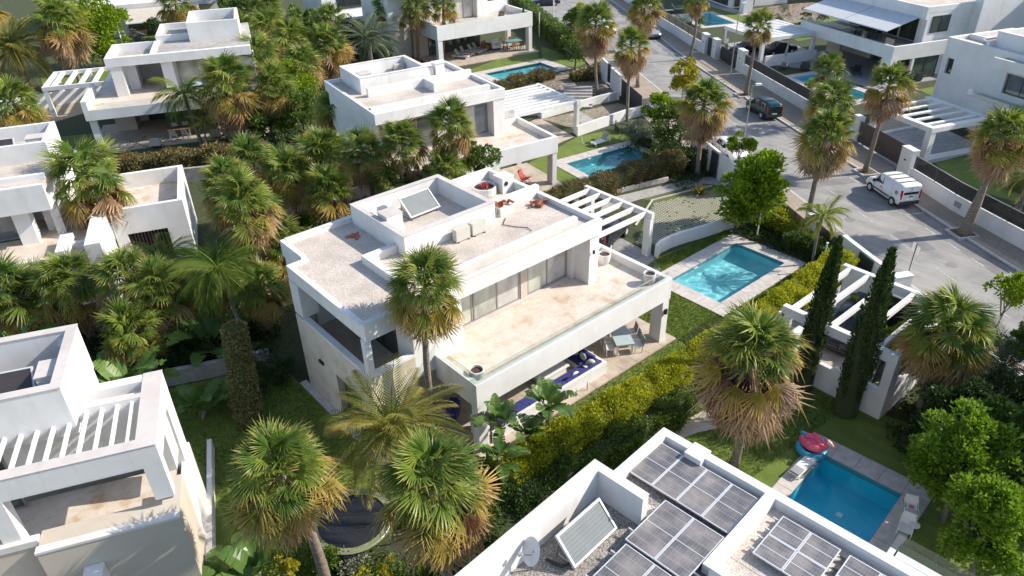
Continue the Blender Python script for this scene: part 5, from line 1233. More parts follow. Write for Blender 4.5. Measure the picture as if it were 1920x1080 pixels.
# ------------------------------------------------------------------ pieces of further houses along the top of the photo
K_ = House('far_house', 'far white house behind the small pool, top right of centre', 'house', (102.5, 66.4), -24)
K_.B('wall', 'white', (0, 10, 2.0, 12, 0, 6)); K_.win('x', 0, 3.0, 8.5, .2, 2.7, 3, 'glass_dark', name='patio_door'); K_.B('pillar', 'white', (-.6, .9, -2.4, -1.2, 0, 6)); K_.B('roof', 'white', (-1, 10, -2.5, 12, 6, 6.6)); K_.win('y', 2.0, .5, 4, .2, 2.7, 2, 'glass_dark')
L_ = House('far_awning_house', 'far white house at the top left with beige awnings', 'house', (30.0, 121.5), -20)
L_.B('wall', 'white', (-6, 14, 4, 14, 0, 7)); L_.B('pillar', 'white', (-.6, .2, -1.0, 0, 0, 3.2)); L_.B('porch_roof', 'white', (-6, 14, -.9, 4, 3.2, 4.0)); L_.win('y', 4, 1, 9, .2, 2.8, 3, 'glass_dark')
t = thing('awning', 'beige double awning of the far house at the top left', 'awning', L_.P(.5, -1.0, 0), L_.a)
for a, b_ in ((0, 5.2), (5.4, 10)): MB().hexa([(a, -3.4, 2.0), (b_, -3.4, 2.0), (b_, 0, 3.3), (a, 0, 3.3), (a, -3.4, 2.05), (b_, -3.4, 2.05), (b_, 0, 3.35), (a, 0, 3.35)]).build('canopy', 'fabric_beige', t)
bx('front_bar', 'fabric_white', t, (0, 10, -3.5, -3.4, 1.95, 2.07))
N_ = House('far_house', 'far white house between the palms at the top, left of centre', 'house', (50.5, 92.0), -12)
N_.B('wall', 'white', (-3, 12, 2, 12, 0, 7)); N_.win('y', 2, -1, 3, 4, 6, 2, 'glass_dark'); N_.B('terrace_beam', 'white', (-3, 6, -2, 2, 2.6, 3.6)); N_.win('x', -3, 4, 9, .2, 2.5, 2, 'glass_dark')
P_ = House('far_house', 'far white house in the top right corner with dark glazing', 'house', (99.0, 31.0), -20)
P_.B('wall', 'white', (0, 16, -20, 2.0, 3.0, 8), (.4, 16, -20, 2, 0, 3.0)); P_.win('x', 0.4, -12, -1.6, .2, 2.8, 4, 'glass_green', name='patio_door'); P_.B('stone_wall', 'beige', (-1.2, .35, -1.5, -.2, 0, 3.0)); P_.B('patio_floor', 'paver_grey', (-7, .4, -14, 0, 0, .1))
P2 = House('far_house', 'far white block with gravel garden at the top, right of centre', 'house', (118.0, 60.0), -25)
P2.B('wall', 'white', (0, 16, 0, 20, 0, 6)); P2.win('x', 0, 2, 10, .3, 2.7, 3, 'glass_dark'); P2.B('roof', 'gravel', (-.3, 16, -.3, 20, 6, 6.4))
P3 = House('far_house', 'far white house behind the street at the top centre', 'house', (103.0, 96.0), -30)
P3.B('wall', 'white', (0, 14, -4, 10, 0, 6.5)); P3.win('x', 0, -2, 5, .3, 2.7, 3, 'glass_dark')
P4 = House('far_house', 'far white house in the top left corner behind the date palm', 'house', (-4.0, 110.0), -18)
P4.B('wall', 'white', (0, 12, 0, 10, 0, 4.0)); P4.win('y', 0, 2, 8, .3, 2.7, 3, 'glass_dark')
# ------------------------------------------------------------------ leaf meshes
def fin(name, V, F, mat, attrs, smooth=False):
    me = bpy.data.meshes.new(name)
    me.from_pydata(V, [], F)
    me.materials.append(MATS[mat])
    for k, v in attrs.items():
        a = me.attributes.new(k, 'FLOAT', 'POINT'); a.data.foreach_set('value', np.asarray(v, np.float32))
    if smooth: me.polygons.foreach_set('use_smooth', [True] * len(me.polygons))
    me.update()
    return me
def fan_frond(name, seed, mat, L=0.95, Rb=0.95, n=22, spread=125, droop=0.35, fold=0.10, ragged=0.1, petdrop=0.12, curl=0.0):
    rg = random.Random(seed); V, F, T = [], [], []
    for x, z in ((0, 0), (L * .5, .06), (L, -petdrop * .3)):          # stalk
        V += [(x, -.022, z), (x, .022, z), (x, 0, z + .03)]; T += [0, 0, 0]
    for i in range(2):
        for j in range(3): F.append((3 * i + j, 3 * i + (j + 1) % 3, 3 * i + 3 + (j + 1) % 3, 3 * i + 3 + j))
    hx, hz = L, -petdrop * .3
    h = len(V); V.append((hx, 0, hz)); T.append(.05)
    st = R(spread) * 2 / n
    for i in range(n):
        a = -R(spread) + st * (i + .5) + rg.uniform(-.25, .25) * st
        k = 1 - .25 * (abs(a) / R(spread)) ** 2
        r1, r2, r3 = Rb * .40 * k, Rb * .78 * k, Rb * 1.12 * k * rg.uniform(1 - ragged * 2, 1 + ragged)
        up = fold * (1 if i % 2 else -1)
        dz = lambda r: -droop * (r / Rb) ** 2.2 * rg.uniform(.75, 1.25) - curl * abs(math.sin(a / 2)) * r
        da = st * .56
        z1, z2 = dz(r1), dz(r2); z3 = z2 - droop * rg.uniform(.15, .6)
        b = len(V)
        a += rg.uniform(-.3, .3) * st
        V += [(hx + r1 * math.cos(a - da), r1 * math.sin(a - da), hz + z1 - abs(fold) * .4), (hx + r1 * math.cos(a), r1 * math.sin(a), hz + z1 + abs(fold) * .4), (hx + r1 * math.cos(a + da), r1 * math.sin(a + da), hz + z1 - abs(fold) * .4),
              (hx + r2 * math.cos(a - da * .36), r2 * math.sin(a - da * .36), hz + z2), (hx + r2 * math.cos(a + da * .36), r2 * math.sin(a + da * .36), hz + z2),
              (hx + r3 * math.cos(a + rg.uniform(-.05, .05)), r3 * math.sin(a), hz + z3)]
        T += [.5, .5, .5, .8, .8, 1.0]
        F += [(h, b, b + 1), (h, b + 1, b + 2), (b, b + 3, b + 4, b + 1), (b + 1, b + 4, b + 2), (b + 3, b + 5, b + 4)]
    return fin(name, V, F, mat, {'t': T})
def feather_frond(name, seed, mat, L=2.3, n=30, wid=.5, arch=.9, vee=.35, hang=.1, lw=.03):
    rg = random.Random(seed); V, F, T = [], [], []
    P = []
    for i in range(n + 1):
        u = i / n; ang = arch * u * 1.15
        P.append((L * (math.sin(ang) / max(arch, .01) / 1.15 if arch > .01 else u), -L * (1 - math.cos(ang)) / (arch * 1.15)))
    for i in range(n + 1):
        w = .03 * (1 - i / n) + .006; V += [(P[i][0], -w, P[i][1]), (P[i][0], w, P[i][1])]; T += [i / n * .4, i / n * .4]
    for i in range(n): F.append((2 * i, 2 * i + 1, 2 * i + 3, 2 * i + 2))
    for i in range(3, n + 1):
        u = i / n; l = wid * (math.sin(math.pi * min(1, u * .86 + .14)) ** .6) * rg.uniform(.85, 1.1)
        dx, dz = (P[i][0] - P[i - 1][0]), (P[i][1] - P[i - 1][1]); d = math.hypot(dx, dz); dx, dz = dx / d, dz / d
        for sgn in (-1, 1):
            f = .55 + .35 * u; b = len(V); v = vee * rg.uniform(.6, 1.3)
            mx, my, mz = P[i][0] + dx * l * f * .5, sgn * l * .45, P[i][1] + dz * l * f * .5 + v * l * .4
            tx, ty, tz = P[i][0] + dx * l * f, sgn * l * .86, P[i][1] + dz * l * f + v * l * .5 - hang * rg.uniform(.5, 1.5)
            V += [(P[i][0], 0, P[i][1]), (mx - lw * dx, my, mz), (mx + lw * dx, my, mz + .01), (tx, ty, tz)]; T += [.1, .6, .6, 1.0]
            F += [(b, b + 1, b + 2), (b + 1, b + 3, b + 2)]
    return fin(name, V, F, mat, {'t': T})
def banana_leaf(name, seed, L=1.5, W=.42, arch=.7, pet=.7):
    rg = random.Random(seed); V, F, T = [], [], []; n = 9
    pts = []
    for i in range(n + 4):
        s = i / (n + 3); a = .15 + arch * s * s * 1.3
        pts.append((pet + L) * s)
    x = z = 0; C = []
    for i in range(14):
        s = i / 13; e = 1.25 - arch * 1.7 * s * s
        C.append((x, z)); st = (pet + L) / 13; x += st * math.cos(e) ; z += st * math.sin(e)
    for i in range(14):
        w = .025; V += [(C[i][0], -w, C[i][1]), (C[i][0], w, C[i][1])]; T += [0, 0]
    for i in range(13): F.append((2 * i, 2 * i + 1, 2 * i + 3, 2 * i + 2))
    i0 = int(13 * pet / (pet + L))
    for sgn in (-1, 1):
        for i in range(i0, 13):
            u0, u1 = (i - i0) / (13 - i0), (i + 1 - i0) / (13 - i0)
            w0, w1 = W * math.sin(math.pi * min(1, u0 * .85 + .13)) ** .55, W * math.sin(math.pi * min(1, u1 * .85 + .13)) ** .55
            g = rg.uniform(.0, .12) if rg.random() < .4 else 0; lift = .22
            b = len(V); dr0, dr1 = rg.uniform(-.05, .03), rg.uniform(-.05, .03)
            V += [(C[i][0], 0, C[i][1] + .005), (C[i + 1][0] - g * .1, 0, C[i + 1][1] + .005), (C[i + 1][0] - g, sgn * w1, C[i + 1][1] + w1 * lift + dr1), (C[i][0], sgn * w0, C[i][1] + w0 * lift + dr0)]
            T += [.3, .3, .9, .9]; F.append((b, b + 1, b + 2, b + 3))
    return fin(name, V, F, 'banana', {'t': T})
FG = [fan_frond('palm_frond', 11 + i, 'fan_green', L=1.0, Rb=.78, n=24, droop=.25 + .11 * i, spread=96 + 8 * i, fold=.05, curl=.10, ragged=.12) for i in range(5)]
FY = [fan_frond('palm_frond', 31 + i, 'fan_yellow', L=1.05, Rb=.80, n=22, droop=.5 + .12 * i, spread=88, ragged=.18, fold=.06, curl=.25) for i in range(3)]
FD = [fan_frond('dead_frond', 51 + i, 'fan_dead', n=15, L=.9, Rb=.95, spread=75, droop=.5 + .2 * i, ragged=.3, fold=.09, curl=.4) for i in range(4)]
FE = {'green': [feather_frond('palm_frond', 71 + i, 'feather_green', arch=.9 + .25 * i) for i in range(3)],
      'lime': [feather_frond('palm_frond', 81 + i, 'feather_lime', L=1.9, wid=.6, arch=1.2 + .2 * i, vee=-.15, hang=.25) for i in range(3)],
      'grey': [feather_frond('palm_frond', 91 + i, 'feather_grey', L=2.4, wid=.5, arch=.7 + .2 * i) for i in range(3)],
      'soft': [feather_frond('palm_frond', 96 + i, 'feather_soft', L=2.2, wid=.7, arch=1.1 + .2 * i, vee=-.3, hang=.4, lw=.022) for i in range(3)]}
BL = [banana_leaf('leaf', 5 + i, 1.5 + .15 * i, .38 + .05 * i, .55 + .15 * i) for i in range(4)]
PALMS = 'palm trees around the villas'
def rot_frond(az, el, roll):
    return (Matrix.Rotation(az, 4, 'Z') @ Matrix.Rotation(-el, 4, 'Y') @ Matrix.Rotation(roll, 4, 'X')).to_euler()
def trunk_mesh(bot, top, r0, r1, mat, seed, skirt=0):
    rg = random.Random(seed); n = 9; pts, rad = [], []
    bx_, by = rg.uniform(-.25, .25), rg.uniform(-.25, .25)
    for i in range(n + 1):
        u = i / n; k = math.sin(math.pi * u)
        pts.append(tuple(Vector(bot).lerp(Vector(top), u) + Vector((bx_ * k, by * k, 0))))
        rad.append((r0 + (r1 - r0) * min(1, u * 1.6)) * (1.35 if i == 0 else 1) * rg.uniform(.95, 1.06))
    return MB().tube(pts, rad, 9).mesh('trunk', mat, True)
def fan_palm(label, base, top, Rc, green=34, yellow=14, dead=26, seed=0, r0=.24, r1=.17, bark='bark', low=-.25, name='fan_palm', deadlen=1.0):
    rg = random.Random(seed * 13 + 5); s = Rc / 1.85
    near = math.dist((0, 0, 24), top) < 62
    green, yellow, dead = int(green * (1.45 if near else 1.2)), int(yellow * 1.2) + 4, int(dead * (1.15 if near else 1.0))
    gs = rg.uniform(-.15, .2)
    t = thing(name, label, 'palm tree', (base[0], base[1], 0), 0, PALMS)
    c = Vector((top[0] - base[0], top[1] - base[1], top[2]))
    link('trunk', trunk_mesh((0, 0, -.1), c, r0, r1, bark, seed), t)
    ga = 2.39996
    lo = low + .22
    for i in range(green):                    # from the upright spear down to the horizon
        u = (i + .5) / green; el = 1.45 - (1.45 - lo) * u ** .8 + rg.uniform(-.22, .22)
        link('palm_frond', rg.choice(FG), t, c + Vector((0, 0, .25 * s * (1 - u))), rot_frond(i * ga + rg.uniform(-.35, .35), el, rg.uniform(-.75, .75)), s * rg.uniform(.70, 1.02 + gs * .5))
    for i in range(yellow):
        el = low + rg.uniform(-.5, .22)
        link('palm_frond', rg.choice(FY), t, c - Vector((0, 0, .1 * s)), rot_frond(i * ga + rg.uniform(-.4, .4), el, rg.uniform(-.9, .9)), s * rg.uniform(.9, 1.16))
    dh = 1.0 * deadlen
    for i in range(dead):
        u = i / max(1, dead - 1)
        link('dead_frond', rg.choice(FD), t, c - Vector((0, 0, (.1 + u * dh) * s)), rot_frond(i * ga + rg.uniform(-.4, .4), -rg.uniform(.12, .75) - .5 * u, rg.uniform(-.9, .9)), s * rg.uniform(.9, 1.2) * (1 - .27 * u))
    return t
def feather_palm(label, base, top, Rc, kind, n=26, seed=0, r0=.2, r1=.16, low=-.4, name='feather_palm', bark='bark_grey'):
    rg = random.Random(seed * 17 + 3); s = Rc / 2.0
    t = thing(name, label, 'palm tree', (base[0], base[1], 0), 0, PALMS)
    c = Vector((top[0] - base[0], top[1] - base[1], top[2]))
    link('trunk', trunk_mesh((0, 0, -.1), c, r0, r1, bark, seed), t)
    for i in range(n):
        u = (i + .5) / n; el = 1.45 - (1.45 - low) * u ** .9 + rg.uniform(-.1, .1)
        link('palm_frond', rg.choice(FE[kind]), t, c, rot_frond(i * 2.39996 + rg.uniform(-.2, .2), el, rg.uniform(-.3, .3)), s * rg.uniform(.85, 1.1))
    return t
def banana(label, base, n=9, s=1.0, seed=0, h=0.0, name='banana_plant', cat='plant'):
    rg = random.Random(seed * 7 + 1)
    t = thing(name, label, cat, (base[0], base[1], 0))
    mb = MB()
    for k in range(3): mb.tube([(rg.uniform(-.15, .15), rg.uniform(-.15, .15), -.05), (rg.uniform(-.1, .1), rg.uniform(-.1, .1), .35 + h)], .09 * s, 6)
    mb.build('stem', 'bark', t)
    for i in range(n): link('leaf', rg.choice(BL), t, (rg.uniform(-.12, .12), rg.uniform(-.12, .12), .15 + h * rg.uniform(.85, 1.05)), (0, rg.uniform(-.25, .75), i * 2.39996 + rg.uniform(-.3, .3)), s * rg.uniform(.75, 1.1))
    return t

# ------------------------------------------------------------------ leaf clouds
def leafcloud(name, P, N, size, mat, seed=0, up=0.25, asp=.55, jit=.8):
    """one folded leaf per point, turned roughly along N"""
    rs = np.random.RandomState(seed); n = len(P)
    D = N + rs.normal(0, jit, (n, 3)); D[:, 2] += up; D /= np.linalg.norm(D, axis=1)[:, None]
    A = rs.normal(0, 1, (n, 3)); S = np.cross(D, A); S /= np.linalg.norm(S, axis=1)[:, None] + 1e-9
    Nn = np.cross(D, S)
    s = size * rs.uniform(.65, 1.3, n)[:, None]
    V = np.empty((n * 4, 3))
    V[0::4] = P; V[1::4] = P + D * s * .5 + S * s * asp * .5 + Nn * s * .10; V[2::4] = P + D * s; V[3::4] = P + D * s * .5 - S * s * asp * .5 + Nn * s * .10
    F = np.arange(n * 4).reshape(n, 4)
    rnd = np.repeat(rs.uniform(0, 1, n), 4)
    me = bpy.data.meshes.new(name)
    me.vertices.add(n * 4); me.vertices.foreach_set('co', V.ravel())
    me.loops.add(n * 4); me.loops.foreach_set('vertex_index', F.ravel())
    me.polygons.add(n); me.polygons.foreach_set('loop_start', np.arange(0, n * 4, 4)); me.polygons.foreach_set('loop_total', np.full(n, 4))
    me.materials.append(MATS[mat])
    a = me.attributes.new('rnd', 'FLOAT', 'POINT'); a.data.foreach_set('value', rnd.astype(np.float32))
    me.update(calc_edges=True)
    return me
def clumps(seed, r, k, cr, n, flat=.8, hollow=.55):
    """points on k leafy clumps spread through an uneven crown of radius r"""
    rs = np.random.RandomState(seed)
    C = []
    while len(C) < k:
        p = rs.uniform(-1, 1, 3); d = np.linalg.norm(p)
        if d < 1 and d > .35 and p[2] > -.75: C.append(p * np.array([r, r, r * flat]) * .86)
    C = np.array(C); R_ = cr * rs.uniform(.45, 1.25, k)
    idx = rs.choice(k, n, p=R_ ** 2 / (R_ ** 2).sum())
    d = rs.normal(0, 1, (n, 3)); d /= np.linalg.norm(d, axis=1)[:, None]
    d[:, 2] = np.where(d[:, 2] < -.4, -d[:, 2], d[:, 2])
    P = C[idx] + d * (R_[idx] * rs.uniform(hollow, 1.0, n))[:, None]
    N = d * .8 + C[idx] / r * .5
    return P, N
def bush_tree(label, base, c, r, mat, seed=0, leaf=.22, n=5200, flat=.8, name='leafy_tree', cat='tree', k=34, limbs=6, bark='bark_grey', tr=.1):
    rg = random.Random(seed)
    t = thing(name, label, cat, (base[0], base[1], 0))
    top = Vector((c[0] - base[0], c[1] - base[1], c[2]))
    P, N = clumps(seed + 1, r * rg.uniform(.95, 1.08), k, r * .31, n, flat * rg.uniform(.9, 1.15))
    link('crown', leafcloud('crown', P + np.array(top), N, leaf, mat, seed), t, kind='stuff')
    MB().tube([(0, 0, -.1), tuple(top * .45 + Vector((rg.uniform(-.1, .1), rg.uniform(-.1, .1), 0))), tuple(top)], [tr * 1.2, tr, tr * .6], 8).build('trunk', bark, t, smooth=True)
    for i in range(limbs):
        a = i * 6.283 / limbs + rg.uniform(-.3, .3)
        MB().tube([tuple(top * rg.uniform(.5, .75)), tuple(top + Vector((math.cos(a) * r * .45, math.sin(a) * r * .45, r * .05))), tuple(top + Vector((math.cos(a) * r * .75, math.sin(a) * r * .75, r * rg.uniform(.1, .4))))], [tr * .6, tr * .4, .015], 5).build('limb', bark, t)
    return t
def hedge(label, pts, w, h, mat, n, leaf=.13, seed=0, rough=.12, mats=None, name='hedge', ends=True, h1=None):
    """clipped hedge along a line: leaves over top and sides of a twiggy core"""
    rs = np.random.RandomState(seed)
    pts = np.array(pts, float); c = pts[len(pts) // 2]
    t = thing(name, label, 'hedge', (c[0], c[1], 0))
    seg = np.hypot(*np.diff(pts, axis=0).T); S = np.concatenate([[0], np.cumsum(seg)]); L = S[-1]
    def at(s):
        x = np.interp(s, S, pts[:, 0]); y = np.interp(s, S, pts[:, 1]); x1 = np.interp(np.minimum(s + .3, L), S, pts[:, 0]); y1 = np.interp(np.minimum(s + .3, L), S, pts[:, 1]); x0 = np.interp(np.maximum(s - .3, 0), S, pts[:, 0]); y0 = np.interp(np.maximum(s - .3, 0), S, pts[:, 1])
        d = np.hypot(x1 - x0, y1 - y0); return x, y, (x1 - x0) / d, (y1 - y0) / d
    hh = lambda s: h if h1 is None else h + (h1 - h) * s / L
    s = rs.uniform(0, L, n); u = rs.uniform(0, 1, n); per = w + 2 * h
    q = u * per
    left, topm = q < h, (q >= h) & (q < h + w)
    off = np.where(left, -w / 2, np.where(topm, q - h - w / 2, w / 2)); z = np.where(left, q, np.where(topm, hh(s), per - q)) * np.where(topm, 1, hh(s) / h)
    lump = rough * (np.sin(s * 1.9 + seed) + np.sin(s * 4.3 + q * 2.2) * .6 + rs.normal(0, .55, n))
    x, y, tx, ty = at(s)
    nx, nz = np.where(left, -1.0, np.where(topm, 0, 1.0)), np.where(topm, 1.0, 0.15)
    off = off + nx * lump; z = np.maximum(.02, z + np.where(topm, lump, 0))
    P = np.stack([x + ty * off - c[0], y - tx * off - c[1], z], 1); N = np.stack([ty * nx, -tx * nx, nz], 1)
    link('foliage', leafcloud('foliage', P, N, leaf, mat, seed, .35), t, kind='stuff')
    mb = MB(); m = max(2, int(L / .8))
    for i in range(m + 1):
        x, y, tx, ty = at(np.array(min(L - .05, max(.05, L * i / m)))); k = w / 2 - .06; H_ = float(hh(L * i / m)) - .06
        mb.v += [(float(x - ty * k - c[0]), float(y + tx * k - c[1]), -.05), (float(x + ty * k - c[0]), float(y - tx * k - c[1]), -.05), (float(x + ty * k - c[0]), float(y - tx * k - c[1]), H_), (float(x - ty * k - c[0]), float(y + tx * k - c[1]), H_)]
    for i in range(m):
        for j in range(4): mb.f.append((4 * i + j, 4 * i + (j + 1) % 4, 4 * i + 4 + (j + 1) % 4, 4 * i + 4 + j))
    mb.f += [(3, 2, 1, 0), (4 * m, 4 * m + 1, 4 * m + 2, 4 * m + 3)]
    mb.build('twigs', 'twig_lime' if mat == 'leaf_lime' else 'twig', t)
    return t
def shrub(label, c, r, h, mat, n=900, leaf=.14, seed=0, name='shrub', k=12):
    t = thing(name, label, 'shrub', (c[0], c[1], 0))
    P, N = clumps(seed + 3, r, k, r * .42, n, h / r)
    P[:, 2] += h * .55
    P[:, 2] = np.maximum(P[:, 2], .03)
    link('foliage', leafcloud('foliage', P, N, leaf, mat, seed), t, kind='stuff')
    mb = MB(); rg = random.Random(seed)
    for i in range(5):
        a = i * 1.256; mb.tube([(0, 0, -.05), (math.cos(a) * r * .4, math.sin(a) * r * .4, h * .6)], .025, 4)
    mb.build('stems', 'bark_grey', t)
    return t

# ------------------------------------------------------------------ palms, one by one
fan_palm('tall slim fan palm standing in front of the main villa corner', (13.55, 21.55), (13.6, 21.5, 8.45), 1.95, 36, 12, 22, 1, .17, .14, low=-.15, deadlen=.7)
fan_palm('big foreground fan palm left of the trampoline with yellow edged fronds', (5.75, 17.7), (5.1, 17.6, 6.8), 2.0, 30, 24, 26, 2, .22, .16, deadlen=.8)
fan_palm('big foreground fan palm right of the trampoline with a long ragged skirt', (8.25, 12.75), (7.9, 13.1, 7.8), 2.0, 30, 24, 34, 3, .22, .17, deadlen=1.5)
fan_palm('fan palm with a huge brown skirt beside the solar roof garden path', (22.4, 11.6), (22.3, 11.6, 6.0), 2.45, 32, 4, 110, 4, .2, .17, low=.0, deadlen=1.5)
fan_palm('bushy fan palm right of the carport with orange drooping fronds', (31.75, 7.65), (31.7, 7.7, 4.8), 2.15, 30, 26, 34, 5, .24, .2)
fan_palm('tall roadside palm leaning above the reed screen by the pool', (43.4, 20.6), (43.5, 20.6, 7.3), 2.0, 34, 8, 46, 6, .2, .15, low=0.0, deadlen=1.2)
fan_palm('middle one of three stacked roadside palms, behind the dark gate', (53.6, 25.6), (53.4, 25.4, 6.1), 2.2, 32, 12, 34, 7, .2, .16)
fan_palm('small upper one of three stacked palms, beside the narrow pool', (64.6, 31.7), (64.6, 31.7, 5.0), 2.0, 34, 8, 8, 8, .18, .15, low=-.3)
fan_palm('shaggy palm in the kerb just behind the white van', (57.15, 23.35), (57.3, 23.2, 7.1), 2.0, 32, 6, 46, 9, .22, .15, low=.05, deadlen=1.2)
fan_palm('leaning kerb palm at the right with a dark tapering trunk', (51.9, 13.7), (52.25, 13.45, 7.0), 2.1, 32, 10, 44, 10, .42, .17, low=.05, deadlen=1.1)
fan_palm('shaggy palm above the dark garden between the two left hand doors', (47.1, 32.2), (47.0, 32.3, 6.0), 2.2, 32, 10, 46, 11, .2, .16, low=.0, deadlen=1.3)
fan_palm('tall palm beside the slate boarded gate with a thick brown skirt', (52.4, 44.4), (52.4, 44.5, 7.2), 2.0, 30, 8, 42, 12, .16, .14, low=.05, deadlen=1.2)
fan_palm('tall palm at the head of the garden steps', (56.7, 52.3), (56.4, 52.7, 7.3), 2.4, 30, 10, 44, 13, .16, .14, low=.05, deadlen=1.3)
fan_palm('roadside palm hiding the silver car at the top', (61.8, 51.2), (62.0, 51.1, 8.3), 2.1, 30, 8, 42, 14, .2, .16, low=.05, deadlen=1.2)
fan_palm('slim kerb palm in front of the small far pool', (74.9, 54.4), (75.0, 54.3, 6.9), 1.75, 30, 8, 16, 15, .2, .14)
fan_palm('slim kerb palm in front of the openwork gate pillar', (67.6, 41.5), (67.8, 41.3, 7.2), 1.85, 32, 6, 18, 16, .24, .14, deadlen=.8)
fan_palm('ragged wind blown palm in front of the left edge house', (8.2, 49.2), (7.6, 49.6, 6.2), 2.9, 26, 10, 24, 17, .24, .2, low=-.6, deadlen=.6)
fan_palm('front one of a palm pair left of the villa with twin trunks', (12.6, 36.6), (12.4, 37.0, 7.2), 2.1, 34, 18, 30, 18, .22, .17, deadlen=1.1)
fan_palm('rear one of a palm pair left of the villa with twin trunks', (13.4, 37.8), (12.6, 39.5, 7.4), 1.9, 36, 8, 14, 19, .22, .17)
fan_palm('dark fan palm close behind the left roof corner of the main villa', (18.3, 45.3), (18.5, 45.1, 4.8), 2.1, 34, 16, 24, 20, .2, .16)
fan_palm('golden skirted fan palm behind the main villa roof', (21.1, 45.2), (21.2, 45.1, 4.9), 2.35, 36, 20, 30, 21, .22, .17, deadlen=1.1)
fan_palm('fan palm with orange fronds behind the villa roof enclosure', (22.6, 41.8), (22.6, 41.8, 5.9), 1.9, 32, 16, 18, 22, .2, .16)
fan_palm('left one of three fan palms in front of the rear villa', (24.4, 39.6), (24.4, 39.6, 6.7), 1.95, 38, 6, 8, 23, .2, .16, low=-.3)
fan_palm('right one of three fan palms in front of the rear villa', (27.3, 38.3), (27.4, 38.35, 7.6), 1.95, 38, 8, 14, 24, .2, .16)
fan_palm('pinkish skirted fan palm at the left end of the rear villa', (27.6, 55.5), (28.2, 54.9, 4.6), 2.4, 34, 14, 34, 25, .2, .16, deadlen=1.1)
fan_palm('slender fan palm with a wide brown skirt left of the rear villa', (37.3, 74.3), (37.5, 74.1, 4.8), 2.7, 30, 14, 46, 26, .16, .13, deadlen=1.4)
fan_palm('left one of three bare trunked palms before the porch villa', (49.6, 80.8), (49.6, 80.9, 6.0), 2.1, 34, 10, 4, 27, .18, .15, 'bark_red', low=-.35)
fan_palm('middle one of three bare trunked palms before the porch villa', (50.8, 76.8), (51.0, 76.6, 6.6), 2.2, 36, 8, 4, 28, .24, .2, 'bark_red', low=-.35)
fan_palm('right one of three bare trunked palms before the porch villa', (53.3, 75.4), (53.7, 74.9, 6.6), 2.1, 36, 8, 4, 29, .22, .2, 'bark_red', low=-.35)
fan_palm('thin grey trunked palm between the bare trunked ones', (51.2, 78.6), (51.2, 78.6, 5.0), 1.6, 26, 6, 4, 30, .14, .12)
fan_palm('tall double trunk fan palm in front of the terrace house', (23.5, 64.6), (22.9, 65.2, 5.6), 3.0, 36, 18, 36, 31, .22, .18, deadlen=1.0)
fan_palm('fan palm half hiding the roof room of the terrace house', (27.6, 80.4), (27.6, 80.4, 5.4), 2.7, 34, 10, 8, 32, .2, .16)
fan_palm('tall thin palm left of the terrace house pergola', (17.1, 95.9), (17.1, 95.8, 7.2), 3.2, 32, 14, 44, 33, .22, .17, deadlen=1.3)
fan_palm('low orange skirted fan palm at the left edge above the white roof', (8.3, 78.9), (8.3, 78.9, 4.0), 2.8, 30, 24, 30, 34, .24, .2)
fan_palm('orange fan palm in the top left corner', (12.0, 112.0), (12.0, 112.0, 7.0), 3.0, 26, 18, 30, 35, .24, .2)
for k, (lab, x, y, z, r_) in enumerate((('bushy palm at the top behind the jungle of the terrace house', 35.7, 84.2, 5.2, 2.8), ('dark leafy palm in the middle of the upper jungle', 35.6, 78.8, 5, 2.8), ('low palm in the upper jungle right of the terrace house', 29.6, 74.0, 4.8, 2.9), ('pale palm beside the roof room wall of the terrace house', 33.7, 89.5, 4.5, 2.8),
        ('palm above the leafy shrubs right of the terrace house', 26.6, 64.1, 4.8, 2.5), ('palm behind the leafy shrubs in the upper jungle', 32.0, 69.5, 4.6, 2.6), ('palm on the left rim of the upper jungle', 26.0, 75.0, 4.6, 2.5), ('small palm behind the left roof corner palms', 17.3, 48.0, 5.0, 2.1), ('low palm between the golden skirted palm and the white wall', 22.8, 47.4, 4.2, 2.0), ('top edge palm with a brown skirt above the far awnings', 33.7, 108.5, 5.4, 3.2), ('feathery topped palm behind the broad tree at the top left', 22.5, 114.0, 6.0, 3.0), ('palm at the top between far houses, left of centre', 41.0, 96.0, 5.0, 2.9), ('palm against the white house wall at the top centre', 44.5, 86.0, 4.6, 2.5))):
    fan_palm(lab, (x, y), (x, y, z), r_, 32, 10, 22 if k in (0, 1, 9) else 12, 40 + k, .2, .16)
for k, (lab, x, y, z, r_) in enumerate((('low fan palm at the left edge above the white roof corner', 1.2, 43.0, 3.4, 2.3), ('second low fan palm from the left edge', 3.8, 41.6, 3.6, 2.3), ('third low fan palm from the left, over a dark patch', 6.2, 39.2, 4.0, 2.2), ('low fan palm with orange hanging leaves beside the sunlit grass', 7.2, 37.6, 3.6, 2.0))):
    fan_palm(lab, (x, y), (x, y, z), r_, 34, 16 if k in (0, 3) else 8, 12, 60 + k, .22, .18, low=-.35)
for k, (lab, x, y, z, r_) in enumerate((('low bright palm in the left jungle beside the grey wall', 5.0, 36.2, 2.6, 1.8), ('low palm in the left jungle behind the banana clump', 9.0, 37.4, 3.2, 1.9), ('low palm in front of the left house parapet, near the edge', 2.4, 44.0, 2.6, 2.0), ('low palm filling the gap beside the twin trunks', 11.6, 35.0, 3.0, 1.8), ('dark low palm between the twin trunks and the villa', 14.6, 38.6, 3.2, 2.0), ('young palm in the shade behind the villa corner', 15.2, 42.8, 3.6, 2.1), ('young palm right of the golden skirted palm', 23.4, 40.0, 4.0, 1.9), ('young palm behind the chimney end of the villa roof', 26.0, 37.2, 5.0, 1.7), ('dark young palm behind the left end of the roof enclosure', 19.6, 41.6, 4.2, 2.0))):
    fan_palm(lab, (x, y), (x, y, z), r_, 30, 12, 10, 80 + k, .22, .18, low=-.3)
bush_tree('bright low bush behind the bushy palm right of the carport', (33.6, 9.4), (33.6, 9.4, 1.8), 1.5, 'leaf_fresh', 46, .2, 4200, .8, k=26)
